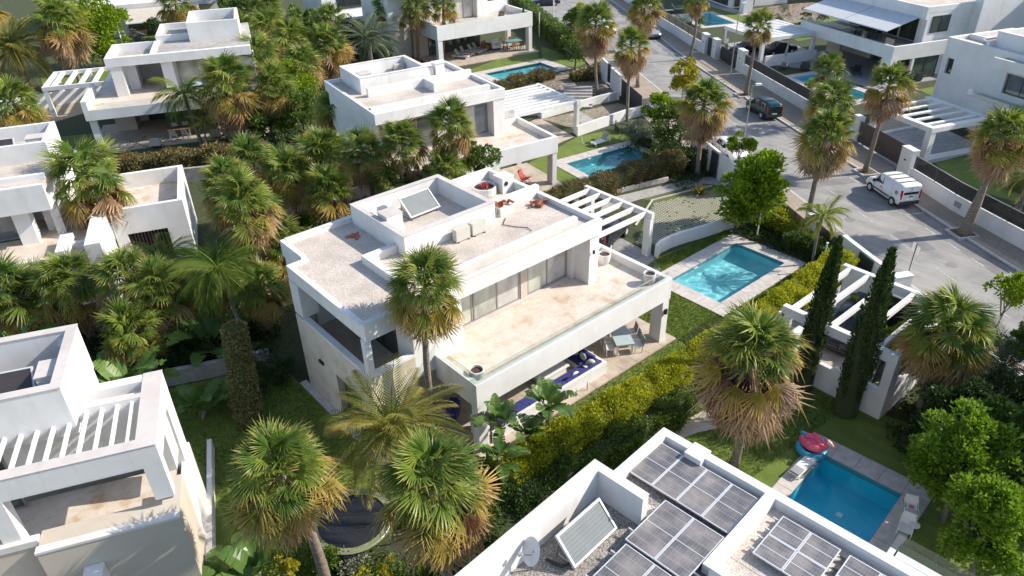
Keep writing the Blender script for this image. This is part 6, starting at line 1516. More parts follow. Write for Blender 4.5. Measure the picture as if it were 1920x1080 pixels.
bush_tree('mid green bush in the right hand garden below the grey palm', (31.0, 5.8), (31.0, 5.8, 1.6), 1.5, 'leaf_fresh', 47, .19, 4600, .8, k=28)
feather_palm('yellow green feather palm in front of the villa porch', (10.6, 19.8), (10.1, 19.4, 4.3), 2.75, 'green', 50, 1, .24, .2, -.45)
feather_palm('soft drooping feather palm above the ivy covered trunk', (9.5, 33.6), (9.9, 35.6, 4.6), 2.3, 'soft', 40, 2, .15, .12, -.5)
feather_palm('lime feather palm on the white pillar by the road', (40.9, 18.5), (41.0, 18.6, 3.4), 1.7, 'lime', 18, 3, .1, .08, -.5)
feather_palm('grey feather palm at the right edge below the small tree', (33.6, 5.4), (33.6, 5.6, 2.9), 2.3, 'grey', 24, 4, .2, .18, -.4)
feather_palm('large arching feather palm at the upper left edge', (12.3, 98.8), (12.3, 99.0, 4.6), 4.6, 'green', 60, 5, .4, .36, -.6)
feather_palm('grey green feather palm left of the bare trunked palms', (43.9, 76.4), (43.9, 76.4, 3.8), 3.3, 'grey', 46, 6, .25, .22, -.3)
feather_palm('dark drooping feather palm on the terrace house front', (20.2, 67.4), (19.9, 68.0, 4.7), 2.6, 'soft', 26, 7, .18, .15, -.6)
feather_palm('yellow arching feather palm under the terrace house porch', (20.2, 65.6), (20.4, 65.8, 2.6), 1.8, 'lime', 12, 8, .1, .08, -.6)
feather_palm('leafy feather palm in the shade of the left jungle', (8.6, 40.6), (8.6, 40.6, 3.6), 2.2, 'soft', 24, 9, .15, .12, -.5)
feather_palm('spiky grey palm among dark shrubs by the curved low wall', (49.2, 41.2), (49.2, 41.2, .6), 1.2, 'grey', 18, 10, .12, .1, -.1)
feather_palm('young feather palm inside the fence at the right edge', (58.6, 12.6), (58.6, 12.6, 2.6), 2.0, 'green', 20, 11, .2, .18, -.4)

# ------------------------------------------------------------------ cypresses
def cypress(label, base, h, r, seed, lean=(0, 0)):
    rs = np.random.RandomState(seed); n = 7500
    t = thing('cypress', label, 'tree', (base[0], base[1], 0))
    u = rs.beta(1.1, 1.25, n); prof = np.sin(np.pi * np.clip(u * .86 + .12, 0, 1)) ** .75 * (1 - .35 * u)
    a = rs.uniform(0, 6.283, n); col = .72 + .3 * np.sin(a * 5 + u * 11 + seed + rs.normal(0, .5, n))
    rad = r * prof * col * rs.uniform(.8, 1.05, n)
    P = np.stack([np.cos(a) * rad + lean[0] * u, np.sin(a) * rad + lean[1] * u, .25 + u * (h - .3)], 1)
    N = np.stack([np.cos(a) * .5, np.sin(a) * .5, np.full(n, 1.2)], 1)
    link('crown', leafcloud('crown', P, N, .2, 'leaf_cypress', seed, .4, .4, .35), t, kind='stuff')
    MB().tube([(0, 0, -.1), (lean[0] * .5, lean[1] * .5, h * .5), (lean[0] * .97, lean[1] * .97, h * .93)], [r * .75, r * .62, .03], 10).build('branches', 'twig', t)
    MB().tube([(0, 0, -.1), (0, 0, .5)], .1, 8).build('trunk', 'bark_grey', t)
cypress('left one of two dark cypresses in front of the carport', (29.35, 12.45), 7.9, .66, 3, (1.2, .4))
cypress('right one of two dark cypresses, touching the carport wall', (29.2, 10.1), 8.7, .78, 4, (.5, .1))

# ------------------------------------------------------------------ trees and bushes
bush_tree('big bright green tree beside the reed screen and pool', (42.5, 24.2), (42.0, 24.2, 2.9), 2.4, 'leaf_bright', 1, .3, 8000, 1.05, k=60)
bush_tree('small yellow green tree on a thin stem by the road', (59.5, 43.6), (58.9, 43.1, 3.5), 1.5, 'leaf_yellow', 2, .22, 3800, 1.0, k=30, limbs=4, tr=.05)
bush_tree('small round green tree beside the second lamp post', (48.4, 29.4), (48.3, 29.5, 3.1), 1.15, 'leaf_bright', 3, .2, 2200, .85, k=16, limbs=4, tr=.05)
bush_tree('thin tree with half bare branches at the right edge pavement', (39.6, 7.7), (39.8, 7.5, 3.5), 1.25, 'leaf_bright', 4, .22, 1500, .8, k=14, limbs=7, tr=.05)
bush_tree('dark dense bushes below the shaggy palm by the road', (50.4, 37.4), (50.3, 37.3, 2.2), 2.1, 'leaf_mid', 5, .22, 5000, .9, k=30)
bush_tree('bright leafy bush beside the slate boarded gate', (51.4, 40.0), (51.0, 39.8, 2.9), 1.5, 'leaf_bright', 6, .22, 3400, .9, k=22)
bush_tree('yellowing bush between the slate gate and the shaggy palm', (51.6, 37.6), (51.6, 37.6, 3.1), 1.2, 'leaf_lime', 7, .2, 2000, .9, k=16)
bush_tree('tall loose shrub tree with yellow tips by the porch villa hedge', (66.5, 65.5), (66.8, 65.6, 3.2), 2.3, 'leaf_mid', 8, .25, 4200, 1.2, k=26)
bush_tree('yellow topped shrub behind the garden steps palm', (68.0, 66.8), (68.0, 66.4, 4.6), 1.6, 'leaf_lime', 9, .24, 2000, 1.0, k=14)
bush_tree('leafy hedge tree beside the far pool lawn', (62.0, 61.0), (62.0, 61.0, 2.2), 2.0, 'leaf_mid', 10, .24, 3600, 1.0, k=22)
bush_tree('tallest bright tree of the group at the lower right', (25.9, 4.2), (25.7, 4.3, 3.6), 1.75, 'leaf_fresh', 11, .18, 11000, 1.15, k=60)
bush_tree('rounded bright tree nearest the bottom right corner', (23.2, 2.3), (23.2, 2.5, 3.4), 1.55, 'leaf_fresh', 12, .18, 10000, 1.1, k=56)
bush_tree('dark tree behind the bright pair at the lower right', (28.0, 3.4), (28.0, 3.4, 3.4), 1.9, 'leaf_mid', 13, .22, 6500, 1.0, k=36)
bush_tree('dark tree below the bushy palm right of the carport', (29.3, 5.6), (29.3, 5.6, 2.4), 1.7, 'leaf_dark', 14, .2, 6000, 1.0, k=30)
bush_tree('green tree at the right edge above the bottom corner', (25.4, 1.6), (25.4, 1.6, 3.0), 1.6, 'leaf_mid', 15, .22, 5000, 1.0, k=30)
bush_tree('dark leafy tree at the right edge below the grey palm', (31.2, 4.0), (31.2, 4.0, 2.6), 1.7, 'leaf_dark', 16, .2, 5000, 1.0, k=30)
bush_tree('bright tree behind the bushy palm near the road', (35.2, 8.6), (35.2, 8.6, 2.6), 1.5, 'leaf_fresh', 17, .22, 4200, .9, k=26)
bush_tree('broad bright tree at the top left beside the thin white mast', (21.8, 102.8), (21.8, 103.1, 4.2), 4.0, 'leaf_bright', 18, .42, 6000, 1.1, k=40, tr=.2)
bush_tree('rounded green tree in the upper jungle behind the rear villa', (29.8, 67.6), (29.8, 67.8, 3.0), 2.6, 'leaf_bright', 19, .28, 5200, .9, k=30)
bush_tree('leafy tree left in the upper jungle, over the brown shrubs', (25.8, 64.7), (25.8, 64.9, 2.3), 2.3, 'leaf_mid', 20, .26, 4600, .9, k=28)
bush_tree('leafy tree in front of the upper jungle near the pinkish palm', (28.2, 62.6), (28.0, 62.8, 2.4), 2.5, 'leaf_mid', 21, .26, 5200, .9, k=30)
bush_tree('bright bush behind the main villa roof, below the three fan palms', (27.4, 39.2), (27.4, 39.2, 4.0), 1.6, 'leaf_bright', 22, .2, 3600, .8, k=22)
bush_tree('dark green bush right of the three fan palms', (29.8, 38.5), (29.8, 38.5, 4.2), 1.35, 'leaf_mid', 23, .2, 3600, 1.0, k=22)
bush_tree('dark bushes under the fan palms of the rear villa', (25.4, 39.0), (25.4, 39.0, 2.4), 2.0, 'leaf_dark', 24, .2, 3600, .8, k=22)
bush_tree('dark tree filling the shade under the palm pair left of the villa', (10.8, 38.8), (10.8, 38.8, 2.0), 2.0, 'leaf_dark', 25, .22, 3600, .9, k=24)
bush_tree('clipped round dark topiary ball on the far lawn at the top left', (31.7, 114.0), (31.7, 114.0, 1.4), 1.4, 'leaf_dark', 26, .2, 3000, 1.0, k=40, name='topiary')
bush_tree('green trees at the top edge behind the jungle', (40.0, 102.0), (40.0, 102.0, 3.4), 3.6, 'leaf_mid', 27, .4, 4200, .9, k=26)
bush_tree('far green tree at the top edge right of the awning', (112.0, 70.0), (112.0, 70.0, 2.8), 2.6, 'leaf_mid', 28, .36, 2600, .9, k=20)
bush_tree('dark green tree at the top edge above the porch villa', (66.0, 96.0), (66.0, 96.0, 3.0), 3.2, 'leaf_mid', 29, .4, 3000, .9, k=20)
bush_tree('far tree at the top edge behind the topiary', (44.0, 112.0), (44.0, 112.0, 4.0), 4.0, 'leaf_mid', 30, .45, 3000, .9, k=20)
bush_tree('dark bushy tree right of the grey feather palm at the top', (46.6, 78.6), (46.6, 78.6, 1.6), 1.8, 'leaf_dark', 31, .24, 2400, .9, k=18)

bush_tree('tall tree just outside the right edge shading the pool lawn', (30.5, 1.2), (30.5, 1.2, 5.0), 2.6, 'leaf_mid', 41, .3, 5200, 1.1, k=30)
bush_tree('second tall tree outside the right edge by the bottom pool', (28.0, -1.8), (28.0, -1.8, 5.0), 2.6, 'leaf_mid', 42, .3, 5200, 1.1, k=30)
bush_tree('third tall tree outside the right edge behind the grey palm', (34.8, 4.0), (34.8, 4.0, 4.4), 2.4, 'leaf_mid', 43, .3, 5000, 1.1, k=30)
bush_tree('green tree on bare ground at the top, left of the porch villa', (44.0, 92.0), (44.0, 92.0, 3.0), 3.2, 'leaf_mid', 44, .4, 3600, .9, k=22)
bush_tree('leafy tree at the top beside the white block between palms', (47.0, 84.6), (47.0, 84.6, 2.6), 2.4, 'leaf_dark', 45, .34, 3200, .9, k=22)
# ------------------------------------------------------------------ hedges
hedge('long yellow green hedge between the villa lawn and the carport garden', [(13.6, 16.9), (20, 16.55), (28, 16.35), (34, 16.3), (40.6, 16.6)], 1.45, 1.75, 'leaf_lime', 90000, .125, 1, .10)
hedge('dark green lower hedge in front of the yellow hedge', [(9.6, 14.9), (12.5, 15.5), (16, 15.75), (20, 15.7), (24.2, 15.5)], 1.3, 1.55, 'leaf_mid', 44000, .12, 2, .18, h1=1.2)
hedge('dark mass of shrubs between the right foreground palm and the near roof', [(9.0, 11.6), (10.0, 13.4), (12.0, 14.2), (14.0, 14.2)], 2.6, 1.7, 'leaf_dark', 20000, .14, 3, .25)
hedge('brown flowering hedge between the pool and the grey path', [(33.4, 35.4), (37.6, 35.0), (41.6, 34.9), (44.8, 34.3)], 1.3, 1.55, 'leaf_brown', 16000, .13, 4, .16)
hedge('dry brown hedge end beside the dark garden below the shaggy palm', [(44.8, 34.4), (47.0, 34.0)], 1.5, 1.4, 'leaf_brown', 5000, .14, 5, .2)
hedge('long dark hedge below the terrace house porch', [(12.4, 65.2), (16.0, 63.4), (19.4, 61.9), (22.8, 60.4)], 1.6, 1.5, 'leaf_brown', 12000, .17, 6, .18)
hedge('tall hedge along the street beside the porch villa', [(65.6, 64.4), (68.6, 70.2), (72.2, 77.2), (76.5, 85.5), (80, 92)], 1.5, 2.3, 'leaf_mid', 12000, .24, 7, .2)
hedge('dry rusty hedge in front of the far pool', [(49.8, 60.8), (53.5, 61.2), (58.0, 60.6)], 1.3, .9, 'leaf_brown', 4500, .19, 8, .2)
hedge('low dark planting behind the white lounger along the drive wall', [(50.0, 43.6), (52.2, 42.6), (49.4, 39.6)], 1.2, .6, 'leaf_grey', 5000, .14, 9, .15)
hedge('rubble and ivy planting against the far pool terrace', [(58.6, 58.2), (61.0, 57.2), (63.6, 58.4)], 1.4, .8, 'leaf_brown', 3000, .2, 10, .2)
hedge('planting along the kerb below the lime feather palm', [(41.6, 21.2), (42.3, 19.6), (41.6, 17.6)], 1.0, 1.1, 'leaf_mid', 6000, .14, 11, .16)
hedge('green growth over the weathered reed screen', [(43.4, 23.6), (43.2, 22.2), (42.6, 20.4)], .6, 1.3, 'leaf_lime', 2600, .14, 12, .2)
hedge('planted bed of pale flowers on the screen fence at the right edge', [(52.5, 8.6), (54.0, 11.2), (55.4, 13.6)], .7, 1.3, 'leaf_grey', 3000, .12, 13, .2)
hedge('dark shrubs along the house wall behind the left palms', [(2.0, 37.6), (5.2, 36.4), (8.4, 35.0)], 1.2, .9, 'leaf_dark', 6000, .17, 14, .2)
hedge('planting under the trees right of the bottom pool', [(27.6, 2.0), (28.6, 4.6), (29.4, 7.2)], 1.6, 1.0, 'leaf_dark', 8000, .15, 15, .25)
hedge('planting round the shaggy palm and black panel door', [(45.6, 36.2), (47.6, 35.6), (48.8, 34.2), (48.0, 32.6)], 1.7, 1.2, 'leaf_dark', 9000, .16, 16, .25)
hedge('green shrubs in the garden behind the awning house pergola', [(88.0, 54.0), (93.0, 52.0), (98.0, 50.0)], 1.2, .9, 'leaf_brown', 2500, .24, 17, .2)
hedge('shrubs in the gravel bed beside the small far pool', [(88.4, 65.0), (90.0, 68.6)], 1.2, .7, 'leaf_grey', 1500, .2, 18, .2)
hedge('dark undergrowth along the front of the upper jungle', [(21.6, 62.4), (25.4, 61.2), (29.4, 59.6)], 2.0, .9, 'leaf_dark', 7000, .2, 19, .3)

# ------------------------------------------------------------------ broad leaved plants and small shrubs
for k, (lab, x, y, n, s_, h) in enumerate((('large banana plant behind the lower left roof corner', 3.9, 34.0, 11, 1.25, .5), ('low banana clump in front of the grey retaining wall', 6.0, 30.6, 9, .85, .1), ('second low banana clump beside the ivy covered trunk', 7.2, 30.2, 7, .7, .1), ('banana clump in the dark bed left of the ivy covered trunk', 8.3, 35.2, 12, 1.1, .4), ('banana clump at the left edge among low palms', .6, 41.0, 9, 1.1, .3), ('broad leaved plant in the bottom corner beside the left foreground palm', 4.0, 19.9, 11, .85, .2), ('broad leaved plant against the lower left house wall', 1.4, 21.5, 8, .8, .3), ('low broad leaved plant beside the lower left corner wall', 2.6, 20.6, 6, .7, .1), ('broad leaved plant below the villa porch pillar', 13.6, 17.9, 9, .75, .1))):
    banana(lab, (x, y), n, s_, k, h)
for k, (lab, x, y, n, s_, h) in enumerate((('tall bird of paradise plant at the villa porch pillar', 14.7, 18.5, 13, .58, 2.3), ('tall bird of paradise plant with ragged leaves beside the blue sofa', 16.7, 17.6, 15, .62, 2.6), ('bird of paradise plant between the two taller ones', 15.5, 17.5, 12, .56, 1.8), ('leaning bird of paradise plant at the end of the yellow hedge', 13.7, 17.3, 11, .56, 1.7))):
    banana(lab, (x, y), n, s_, 20 + k, h, 'bird_of_paradise')
def agave(label, c, r, mat, n=40, seed=0, el=(.3, 1.4), name='spiky_plant'):
    rg = random.Random(seed); V, F, T = [], [], []
    t = thing(name, label, 'plant', (c[0], c[1], c[2] if len(c) > 2 else 0))
    for i in range(n):
        a, e = i * 2.399, rg.uniform(*el); l = r * rg.uniform(.7, 1.1); d = Vector((math.cos(a) * math.cos(e), math.sin(a) * math.cos(e), math.sin(e))); s_ = d.cross(Vector((0, 0, 1))).normalized() * r * .05
        b = len(V); m_ = d * l * .55; tip = d * l + Vector((0, 0, -l * .2))
        V += [tuple(-s_), tuple(s_), tuple(m_ + s_), tuple(m_ - s_), tuple(tip)]; T += [0, 0, .5, .5, 1]; F += [(b, b + 1, b + 2, b + 3), (b + 3, b + 2, b + 4)]
    link('leaves', fin('leaves', V, F, mat, {'t': T, 'rnd': [rg.random() for _ in V]}), t, kind='stuff')
    return t
agave('spiky red plant under the small yellow green tree', (60.4, 43.6), 1.3, 'leaf_red', 60, 1)
agave('spiky olive cordyline beside the grey path and driveway', (44.3, 29.9), 1.15, 'fan_yellow', 50, 2)
agave('spiky tuft at the bottom below the left foreground palm', (6.2, 17.2), .8, 'fan_yellow', 36, 3)
agave('small spiky plant at the corner of the carport hedge', (41.0, 17.9), .6, 'leaf_grey', 26, 4)
agave('spiky dark green cactus at the roof edge by the bottom pool', (19.9, 4.55, 1.8), 1.0, 'fan_green', 40, 5, (.6, 1.5), 'spiky_shrub')
shrub('lime plant in the grey pot inside the carport', (33.0, 13.9), .3, .5, 'leaf_yellow', 260, .12, 1).location.z = 1.35
shrub('young citrus tree in the square carport planter', (34.6, 13.2), .34, 1.2, 'leaf_mid', 420, .12, 2).location.z = 1.5
shrub('purple flowering shrub among the dark bushes', (47.8, 34.8), .8, .9, 'leaf_red', 420, .16, 3)
for k, (lab, x, y, r_, h, mt) in enumerate((('yellow conifer at the bottom between the foreground palms', 6.9, 16.9, .5, 1.2, 'leaf_yellow'), ('second yellow conifer at the bottom edge', 7.6, 16.6, .45, 1.1, 'leaf_yellow'), ('green rounded shrub at the bottom right of the trampoline', 8.4, 15.9, .7, .9, 'leaf_mid'), ('bright shrub against the trampoline rim', 6.6, 19.0, .5, .7, 'leaf_bright'), ('yellow conifer beside the broad leaved bottom plant', 4.8, 19.0, .4, 1.3, 'leaf_yellow'), ('grey green low shrub below the trampoline', 7.0, 18.2, .6, .6, 'leaf_grey'), ('low green shrub at the bottom edge, centre left', 9.0, 15.3, .6, .8, 'leaf_mid'),
        ('red leaved shrub below the tall double trunk palm', 22.9, 61.3, .9, 1.1, 'leaf_red'), ('red leaved shrub under the jungle trees', 27.2, 60.0, .7, .9, 'leaf_red'), ('small shrub on the pool side of the road fence', 73.6, 37.8, .6, 1.2, 'leaf_bright'), ('pale flowering shrub in the far gravel garden', 100.0, 57.5, 1.2, 1.8, 'leaf_grey'), ('dark clipped bush in the far gravel garden', 101.5, 54.8, .9, 1.6, 'leaf_dark'), ('second dark clipped bush in the far gravel garden', 104.5, 53.6, .9, 1.6, 'leaf_dark'), ('white flowered shrub by the thin mast at the top left', 29.0, 114.0, .8, 1.2, 'leaf_grey'), ('dark hummock shrub in the far corner garden at the right', 60.0, 10.0, 1.0, 1.0, 'leaf_mid'), ('green shrub behind the fence at the right edge', 62.5, 13.8, .9, 1.0, 'leaf_mid'), ('low green shrub beside the villa wall at the pool', 90.0, 64.2, .7, 1.0, 'leaf_mid'))):
    shrub(lab, (x, y), r_, h, mt, int(600 + 500 * r_), .12 if x < 15 else .17, 30 + k)
for k, (lab, x, y, r_, h, mt) in enumerate((('dark shrub at the foot of the ivy covered trunk', 8.8, 30.6, .9, .9, 'leaf_dark'), ('dark shrub behind the ivy trunk against the grey wall', 9.6, 32.0, 1.1, 1.2, 'leaf_dark'), ('low dark shrub beside the villa stone wall', 10.2, 30.8, .8, .9, 'leaf_dark'), ('low shrub in front of the trampoline rim on the left', 6.1, 18.6, .6, .8, 'leaf_mid'))):
    shrub(lab, (x, y), r_, h, mt, 1100, .14, 60 + k)
# trunk wrapped in dry ivy
t = thing('ivy_trunk', 'thick leaning trunk wrapped in dry brown ivy on the dark lawn', 'tree trunk', (7.55, 28.7, 0))
rs = np.random.RandomState(5); n = 9000; u = rs.uniform(0, 1, n); a = rs.uniform(0, 6.283, n)
rr = (.62 - .1 * u) * rs.uniform(.85, 1.1, n)
link('ivy', leafcloud('ivy', np.stack([np.cos(a) * rr + 1.0 * u, np.sin(a) * rr + 2.2 * u, u * 4.1], 1), np.stack([np.cos(a), np.sin(a), np.full(n, .1)], 1), .13, 'leaf_ivy', 5, -.1), t, kind='stuff')
MB().tube([(0, 0, -.1), (.5, 1.1, 2.05), (1.0, 2.2, 4.1)], [.56, .5, .42], 12).build('trunk', 'twig', t)
# ground cover
def cover(label, zones, n, mat, leaf, seed, hmax=.45):
    rs = np.random.RandomState(seed); pts = []
    while len(pts) < n:
        z = zones[rs.randint(len(zones))]
        x0, x1, y0, y1 = min(p[0] for p in z), max(p[0] for p in z), min(p[1] for p in z), max(p[1] for p in z)
        c = (rs.uniform(x0, x1), rs.uniform(y0, y1))
        if not inpoly(c, z): continue
        r_ = rs.uniform(.25, .7)
        for _ in range(26):
            d = rs.normal(0, 1, 3); d /= np.linalg.norm(d); pts.append((c[0] + d[0] * r_, c[1] + d[1] * r_, abs(d[2]) * hmax * rs.uniform(.4, 1.1) + .02))
    P = np.array(pts[:n]); N = np.zeros_like(P); N[:, 2] = 1
    o = link('ground_cover', leafcloud('ground_cover', P, N, leaf, mat, seed, .3), None, kind='stuff', label=label)
    return o
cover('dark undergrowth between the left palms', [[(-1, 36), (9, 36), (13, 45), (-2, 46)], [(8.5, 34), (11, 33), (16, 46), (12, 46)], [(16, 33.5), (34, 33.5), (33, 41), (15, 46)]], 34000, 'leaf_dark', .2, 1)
cover('green undergrowth of the upper jungle', [[(20, 60), (30, 57), (46, 76), (50, 90), (30, 96), (27, 80)], [(18, 46), (26, 44), (27, 56), (20, 58)]], 34000, 'leaf_mid', .26, 2, .7)
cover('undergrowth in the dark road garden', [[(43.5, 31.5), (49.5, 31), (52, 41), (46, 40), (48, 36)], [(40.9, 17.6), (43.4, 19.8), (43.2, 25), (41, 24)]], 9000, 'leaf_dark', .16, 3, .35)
cover('low planting at the bottom edge', [[(3, 18.6), (8.5, 14), (10, 16), (8, 18), (5, 20.5)], [(9, 10.5), (14, 13.5), (9, 16), (8, 13)], [(10, 16), (13.6, 16.6), (15, 18.4), (11.4, 18.6)]], 14000, 'leaf_mid', .13, 4, .3)
cover('dark ground cover at the right edge', [[(27.4, .5), (36, 1), (37, 9.5), (33, 8.2), (29.4, 8)], [(36.2, 9.0), (40.5, 6), (42.0, 11), (36.4, 14.6)]], 14000, 'leaf_dark', .18, 5, .4)

GP = [(22.1, 15.2), (24.9, 14.5), (27.6, 13.0), (27.0, 11.9), (22.9, 13.9), (20.6, 14.6)]
def grass(label, zones, n, seed):
    rs = np.random.RandomState(seed); pts = []
    A_ = [abs(sum(z[i][0] * z[(i + 1) % len(z)][1] - z[(i + 1) % len(z)][0] * z[i][1] for i in range(len(z)))) / 2 for z in zones]; pr_ = np.array(A_) / sum(A_)
    for z, k in zip(zones, pr_):
        x0, x1, y0, y1 = min(p[0] for p in z), max(p[0] for p in z), min(p[1] for p in z), max(p[1] for p in z); m_ = 0
        while m_ < n * k:
            c = (rs.uniform(x0, x1), rs.uniform(y0, y1))
            if inpoly(c, z) and not inpoly(c, GP) and not any(inpoly(c, rect(q[0], q[1], q[2], q[3], q[4])) for q in POOLS): pts.append((c[0], c[1], .012)); m_ += 1
    P = np.array(pts); N = np.zeros_like(P); N[:, 2] = 1
    link('grass', leafcloud('grass', P, N, .10, 'leaf_grass', seed, .6, .35, .5), None, kind='stuff', label=label)
grass('short grass blades on the near lawns', [[(14.0, 17.3), (28.0, 17.3), (28.0, 19.2), (14.3, 19.2)], [(28.0, 17.3), (40.6, 17.4), (40.8, 25.0), (33.9, 25.7), (28.1, 24.6)], [(15.5, 11.0), (29.6, 10.2), (29.6, 14.8), (15.0, 15.0)], [(4.0, 19.2), (9.4, 18.8), (14.0, 19.2), (10.6, 22.4), (10.6, 32.0), (5.2, 33.6), (4.6, 27)]], 60000, 3)
# ------------------------------------------------------------------ vehicles
def vehicle(name, label, paint, st, P, rz, wheels, wr=.31, side=(), screen=None, back=None, lights=True, bars=False, black_bumper=True, cat='car', back_lamp='tall', grille=True):
    """st: stations rear to front (x, sill, belt, roof, half width, half roof width)"""
    t = thing(name, label, cat, P, rz, None)
    S = np.array(st, float); X = S[:, 0]
    g = lambda x, k: float(np.interp(x, X, S[:, k]))
    mb = MB(); xs = []
    for i in range(len(X) - 1):
        for k in range(3): xs.append(X[i] + (X[i + 1] - X[i]) * k / 3)
    xs.append(X[-1]); m_ = 9
    for x in xs:
        s0, b0, r0, w, wr_ = (g(x, k) for k in range(1, 6)); c = min(.05, (r0 - b0) * .3)
        prof = [(w * .86, s0), (w * .97, s0 + .12), (w, s0 + (b0 - s0) * .55), (w * .985, b0 - .03), (w * .955, b0), (wr_ + (w - wr_) * .05 + .012, r0 - c), (wr_ * .9, r0 - c * .25), (wr_ * .5, r0 + .012), (0, r0 + .02)]
        for y, z in prof: mb.v.append((x, y, z))
        for y, z in prof[:-1]: mb.v.append((x, -y, z))
    q = 2 * m_ - 1
    for i in range(len(xs) - 1):
        a, b_ = i * q, (i + 1) * q
        for k in range(m_ - 1): mb.f.append((a + k, a + k + 1, b_ + k + 1, b_ + k))
        mr = lambda o, k: o + (m_ + k if k < m_ - 1 else m_ - 1)
        for k in range(m_ - 1): mb.f.append((mr(a, k), mr(b_, k), mr(b_, k + 1), mr(a, k + 1)))
        mb.f.append((a, b_, b_ + m_, a + m_))
    for o in (0, (len(xs) - 1) * q):
        mb.f.append(tuple(o + k for k in range(m_)) + tuple(o + m_ + k for k in reversed(range(m_ - 1))))
    body = mb.build('body', paint, t, smooth=False)
    for p in body.data.polygons: p.use_smooth = len(p.vertices) == 4
    sp = lambda x, f, sg, e=.012: (x, sg * (g(x, 4) * .955 + (g(x, 5) - g(x, 4) * .955) * f + e), g(x, 2) + (g(x, 3) - g(x, 2)) * f)
    for sg in (-1, 1):
        for a, b_, at, bt in side:
            w_ = MB().quad(sp(a, .10, sg), sp(b_, .10, sg), sp(bt, .84, sg), sp(at, .84, sg)).build('side_window', 'car_glass', t)
        for x in wheels:
            wh = MB().lathe([(wr * .6, -.09), (wr * .96, -.1), (wr, -.06), (wr, .06), (wr * .96, .1), (wr * .6, .09)], 18).build('wheel', 'rubber', t)
            wh.matrix_local = Matrix.Translation((x, sg * (g(x, 4) - .07), wr)) @ Matrix.Rotation(R(90) * sg, 4, 'X')
            MB().lathe([(wr * .62, -.1), (wr * .5, -.108), (wr * .16, -.10), (.02, -.112)], 12, close=False).build('rim', 'alu', wh)
            ar = MB().lathe([(wr * 1.17, -.012), (wr * 1.17, .0)], 18).build('wheel_arch', 'bumper', t)
            ar.matrix_local = Matrix.Translation((x, sg * (g(x, 4) + .004), wr * 1.02)) @ Matrix.Rotation(R(90) * sg, 4, 'X')
        xm = side[0][1] - .12 if side else 0
        mx_ = max(s[1] for s in side) if side else .5
        bx('mirror', paint if cat != 'van' else 'bumper', t, (mx_ - .12, mx_ + .04, sg * (g(mx_, 4) + .08) - .09, sg * (g(mx_, 4) + .08) + .09, g(mx_, 2) - .02, g(mx_, 2) + .16))
        x0, x1 = min(wheels) + wr * 1.2, max(wheels) - wr * 1.2
        bx('side_trim', 'bumper', t, (x0, x1, sg * (g(0, 4) + .004) - .012, sg * (g(0, 4) + .004) + .012, g(0, 1) + .24, g(0, 1) + .33))
        for dx in {s[0] for s in side} | {s[1] for s in side}:
            bx('door_seam', 'bumper', t, (dx - .008, dx + .008, sg * g(dx, 4) - .006, sg * g(dx, 4) + .006, g(dx, 1) + .14, g(dx, 2) - .04))
        if side: bx('door_handle', 'bumper', t, (side[0][0] + .06, side[0][0] + .24, sg * (g(0, 4) + .002) - .012, sg * (g(0, 4) + .002) + .012, g(0, 2) - .18, g(0, 2) - .14))
    if screen:
        a, b_ = screen
        e = .014; MB().quad((b_ - .04, -g(b_, 4) * .82, g(b_, 3) + e + .01), (b_ - .04, g(b_, 4) * .82, g(b_, 3) + e + .01), (a + .06, g(a, 5) * .9, g(a, 3) - .02 + e), (a + .06, -g(a, 5) * .9, g(a, 3) - .02 + e)).build('windscreen', 'car_glass', t)
    xr, xf = X[0], X[-1]
    if back:
        z0, z1, w0, w1, dx = back
        MB().quad((xr - .012, -w0, z0), (xr - .012 + dx, -w1, z1), (xr - .012 + dx, w1, z1), (xr - .012, w0, z0)).build('rear_window', 'car_glass', t)
    if lights:
        wv = g(xf, 4)
        for sg in (-1, 1):
            MB().hexa([(xf - .22, sg * wv * .62, g(xf, 2) - .12), (xf + .012, sg * wv * .5, g(xf, 2) - .12), (xf - .02, sg * wv * .98, g(xf, 2) - .12), (xf - .35, sg * wv * 1.03, g(xf, 2) - .12), (xf - .3, sg * wv * .6, g(xf, 2) + .06), (xf - .04, sg * wv * .5, g(xf, 2) + .02), (xf - .08, sg * wv * .96, g(xf, 2) + .04), (xf - .4, sg * wv * 1.02, g(xf, 2) + .07)]).build('headlight', 'lamp_glass', t)
            wq = g(xr, 4)
            if back_lamp == 'tall': bx('tail_light', 'tail_red', t, (xr - .03, xr + .1, sg * wq * .93 - .05, sg * wq * .93 + .05, g(xr, 2) - .25, g(xr, 2) + .45))
            else: bx('tail_light', 'tail_red', t, (xr - .03, xr + .12, sg * wq * .86 - .12, sg * wq * .86 + .12, g(xr, 2) - .18, g(xr, 2) + .02))
        bx('number_plate', 'plate', t, (xr - .035, xr - .005, -.26, .26, .62, .73)); bx('number_plate', 'plate', t, (xf + .012, xf + .03, -.26, .26, .40, .51))
    bm = 'bumper' if black_bumper else paint
    bx('bumper', bm, t, (xr - .07, xr + .12, -g(xr, 4) * .98, g(xr, 4) * .98, g(xr, 1) + .02, g(xr, 1) + .28)); bx('bumper', bm, t, (xf - .12, xf + .05, -g(xf, 4) * .97, g(xf, 4) * .97, g(xf, 1), g(xf, 1) + .18))
    if grille: bx('grille', 'bumper', t, (xf - .05, xf + .014, -g(xf, 4) * .48, g(xf, 4) * .48, g(xf, 1) + .24, g(xf, 1) + .40))
    if bars:
        for x in bars: bx('roof_bar', 'bumper', t, (x - .025, x + .025, -g(x, 5) * 1.02, g(x, 5) * 1.02, g(x, 3) + .04, g(x, 3) + .075))
    return t
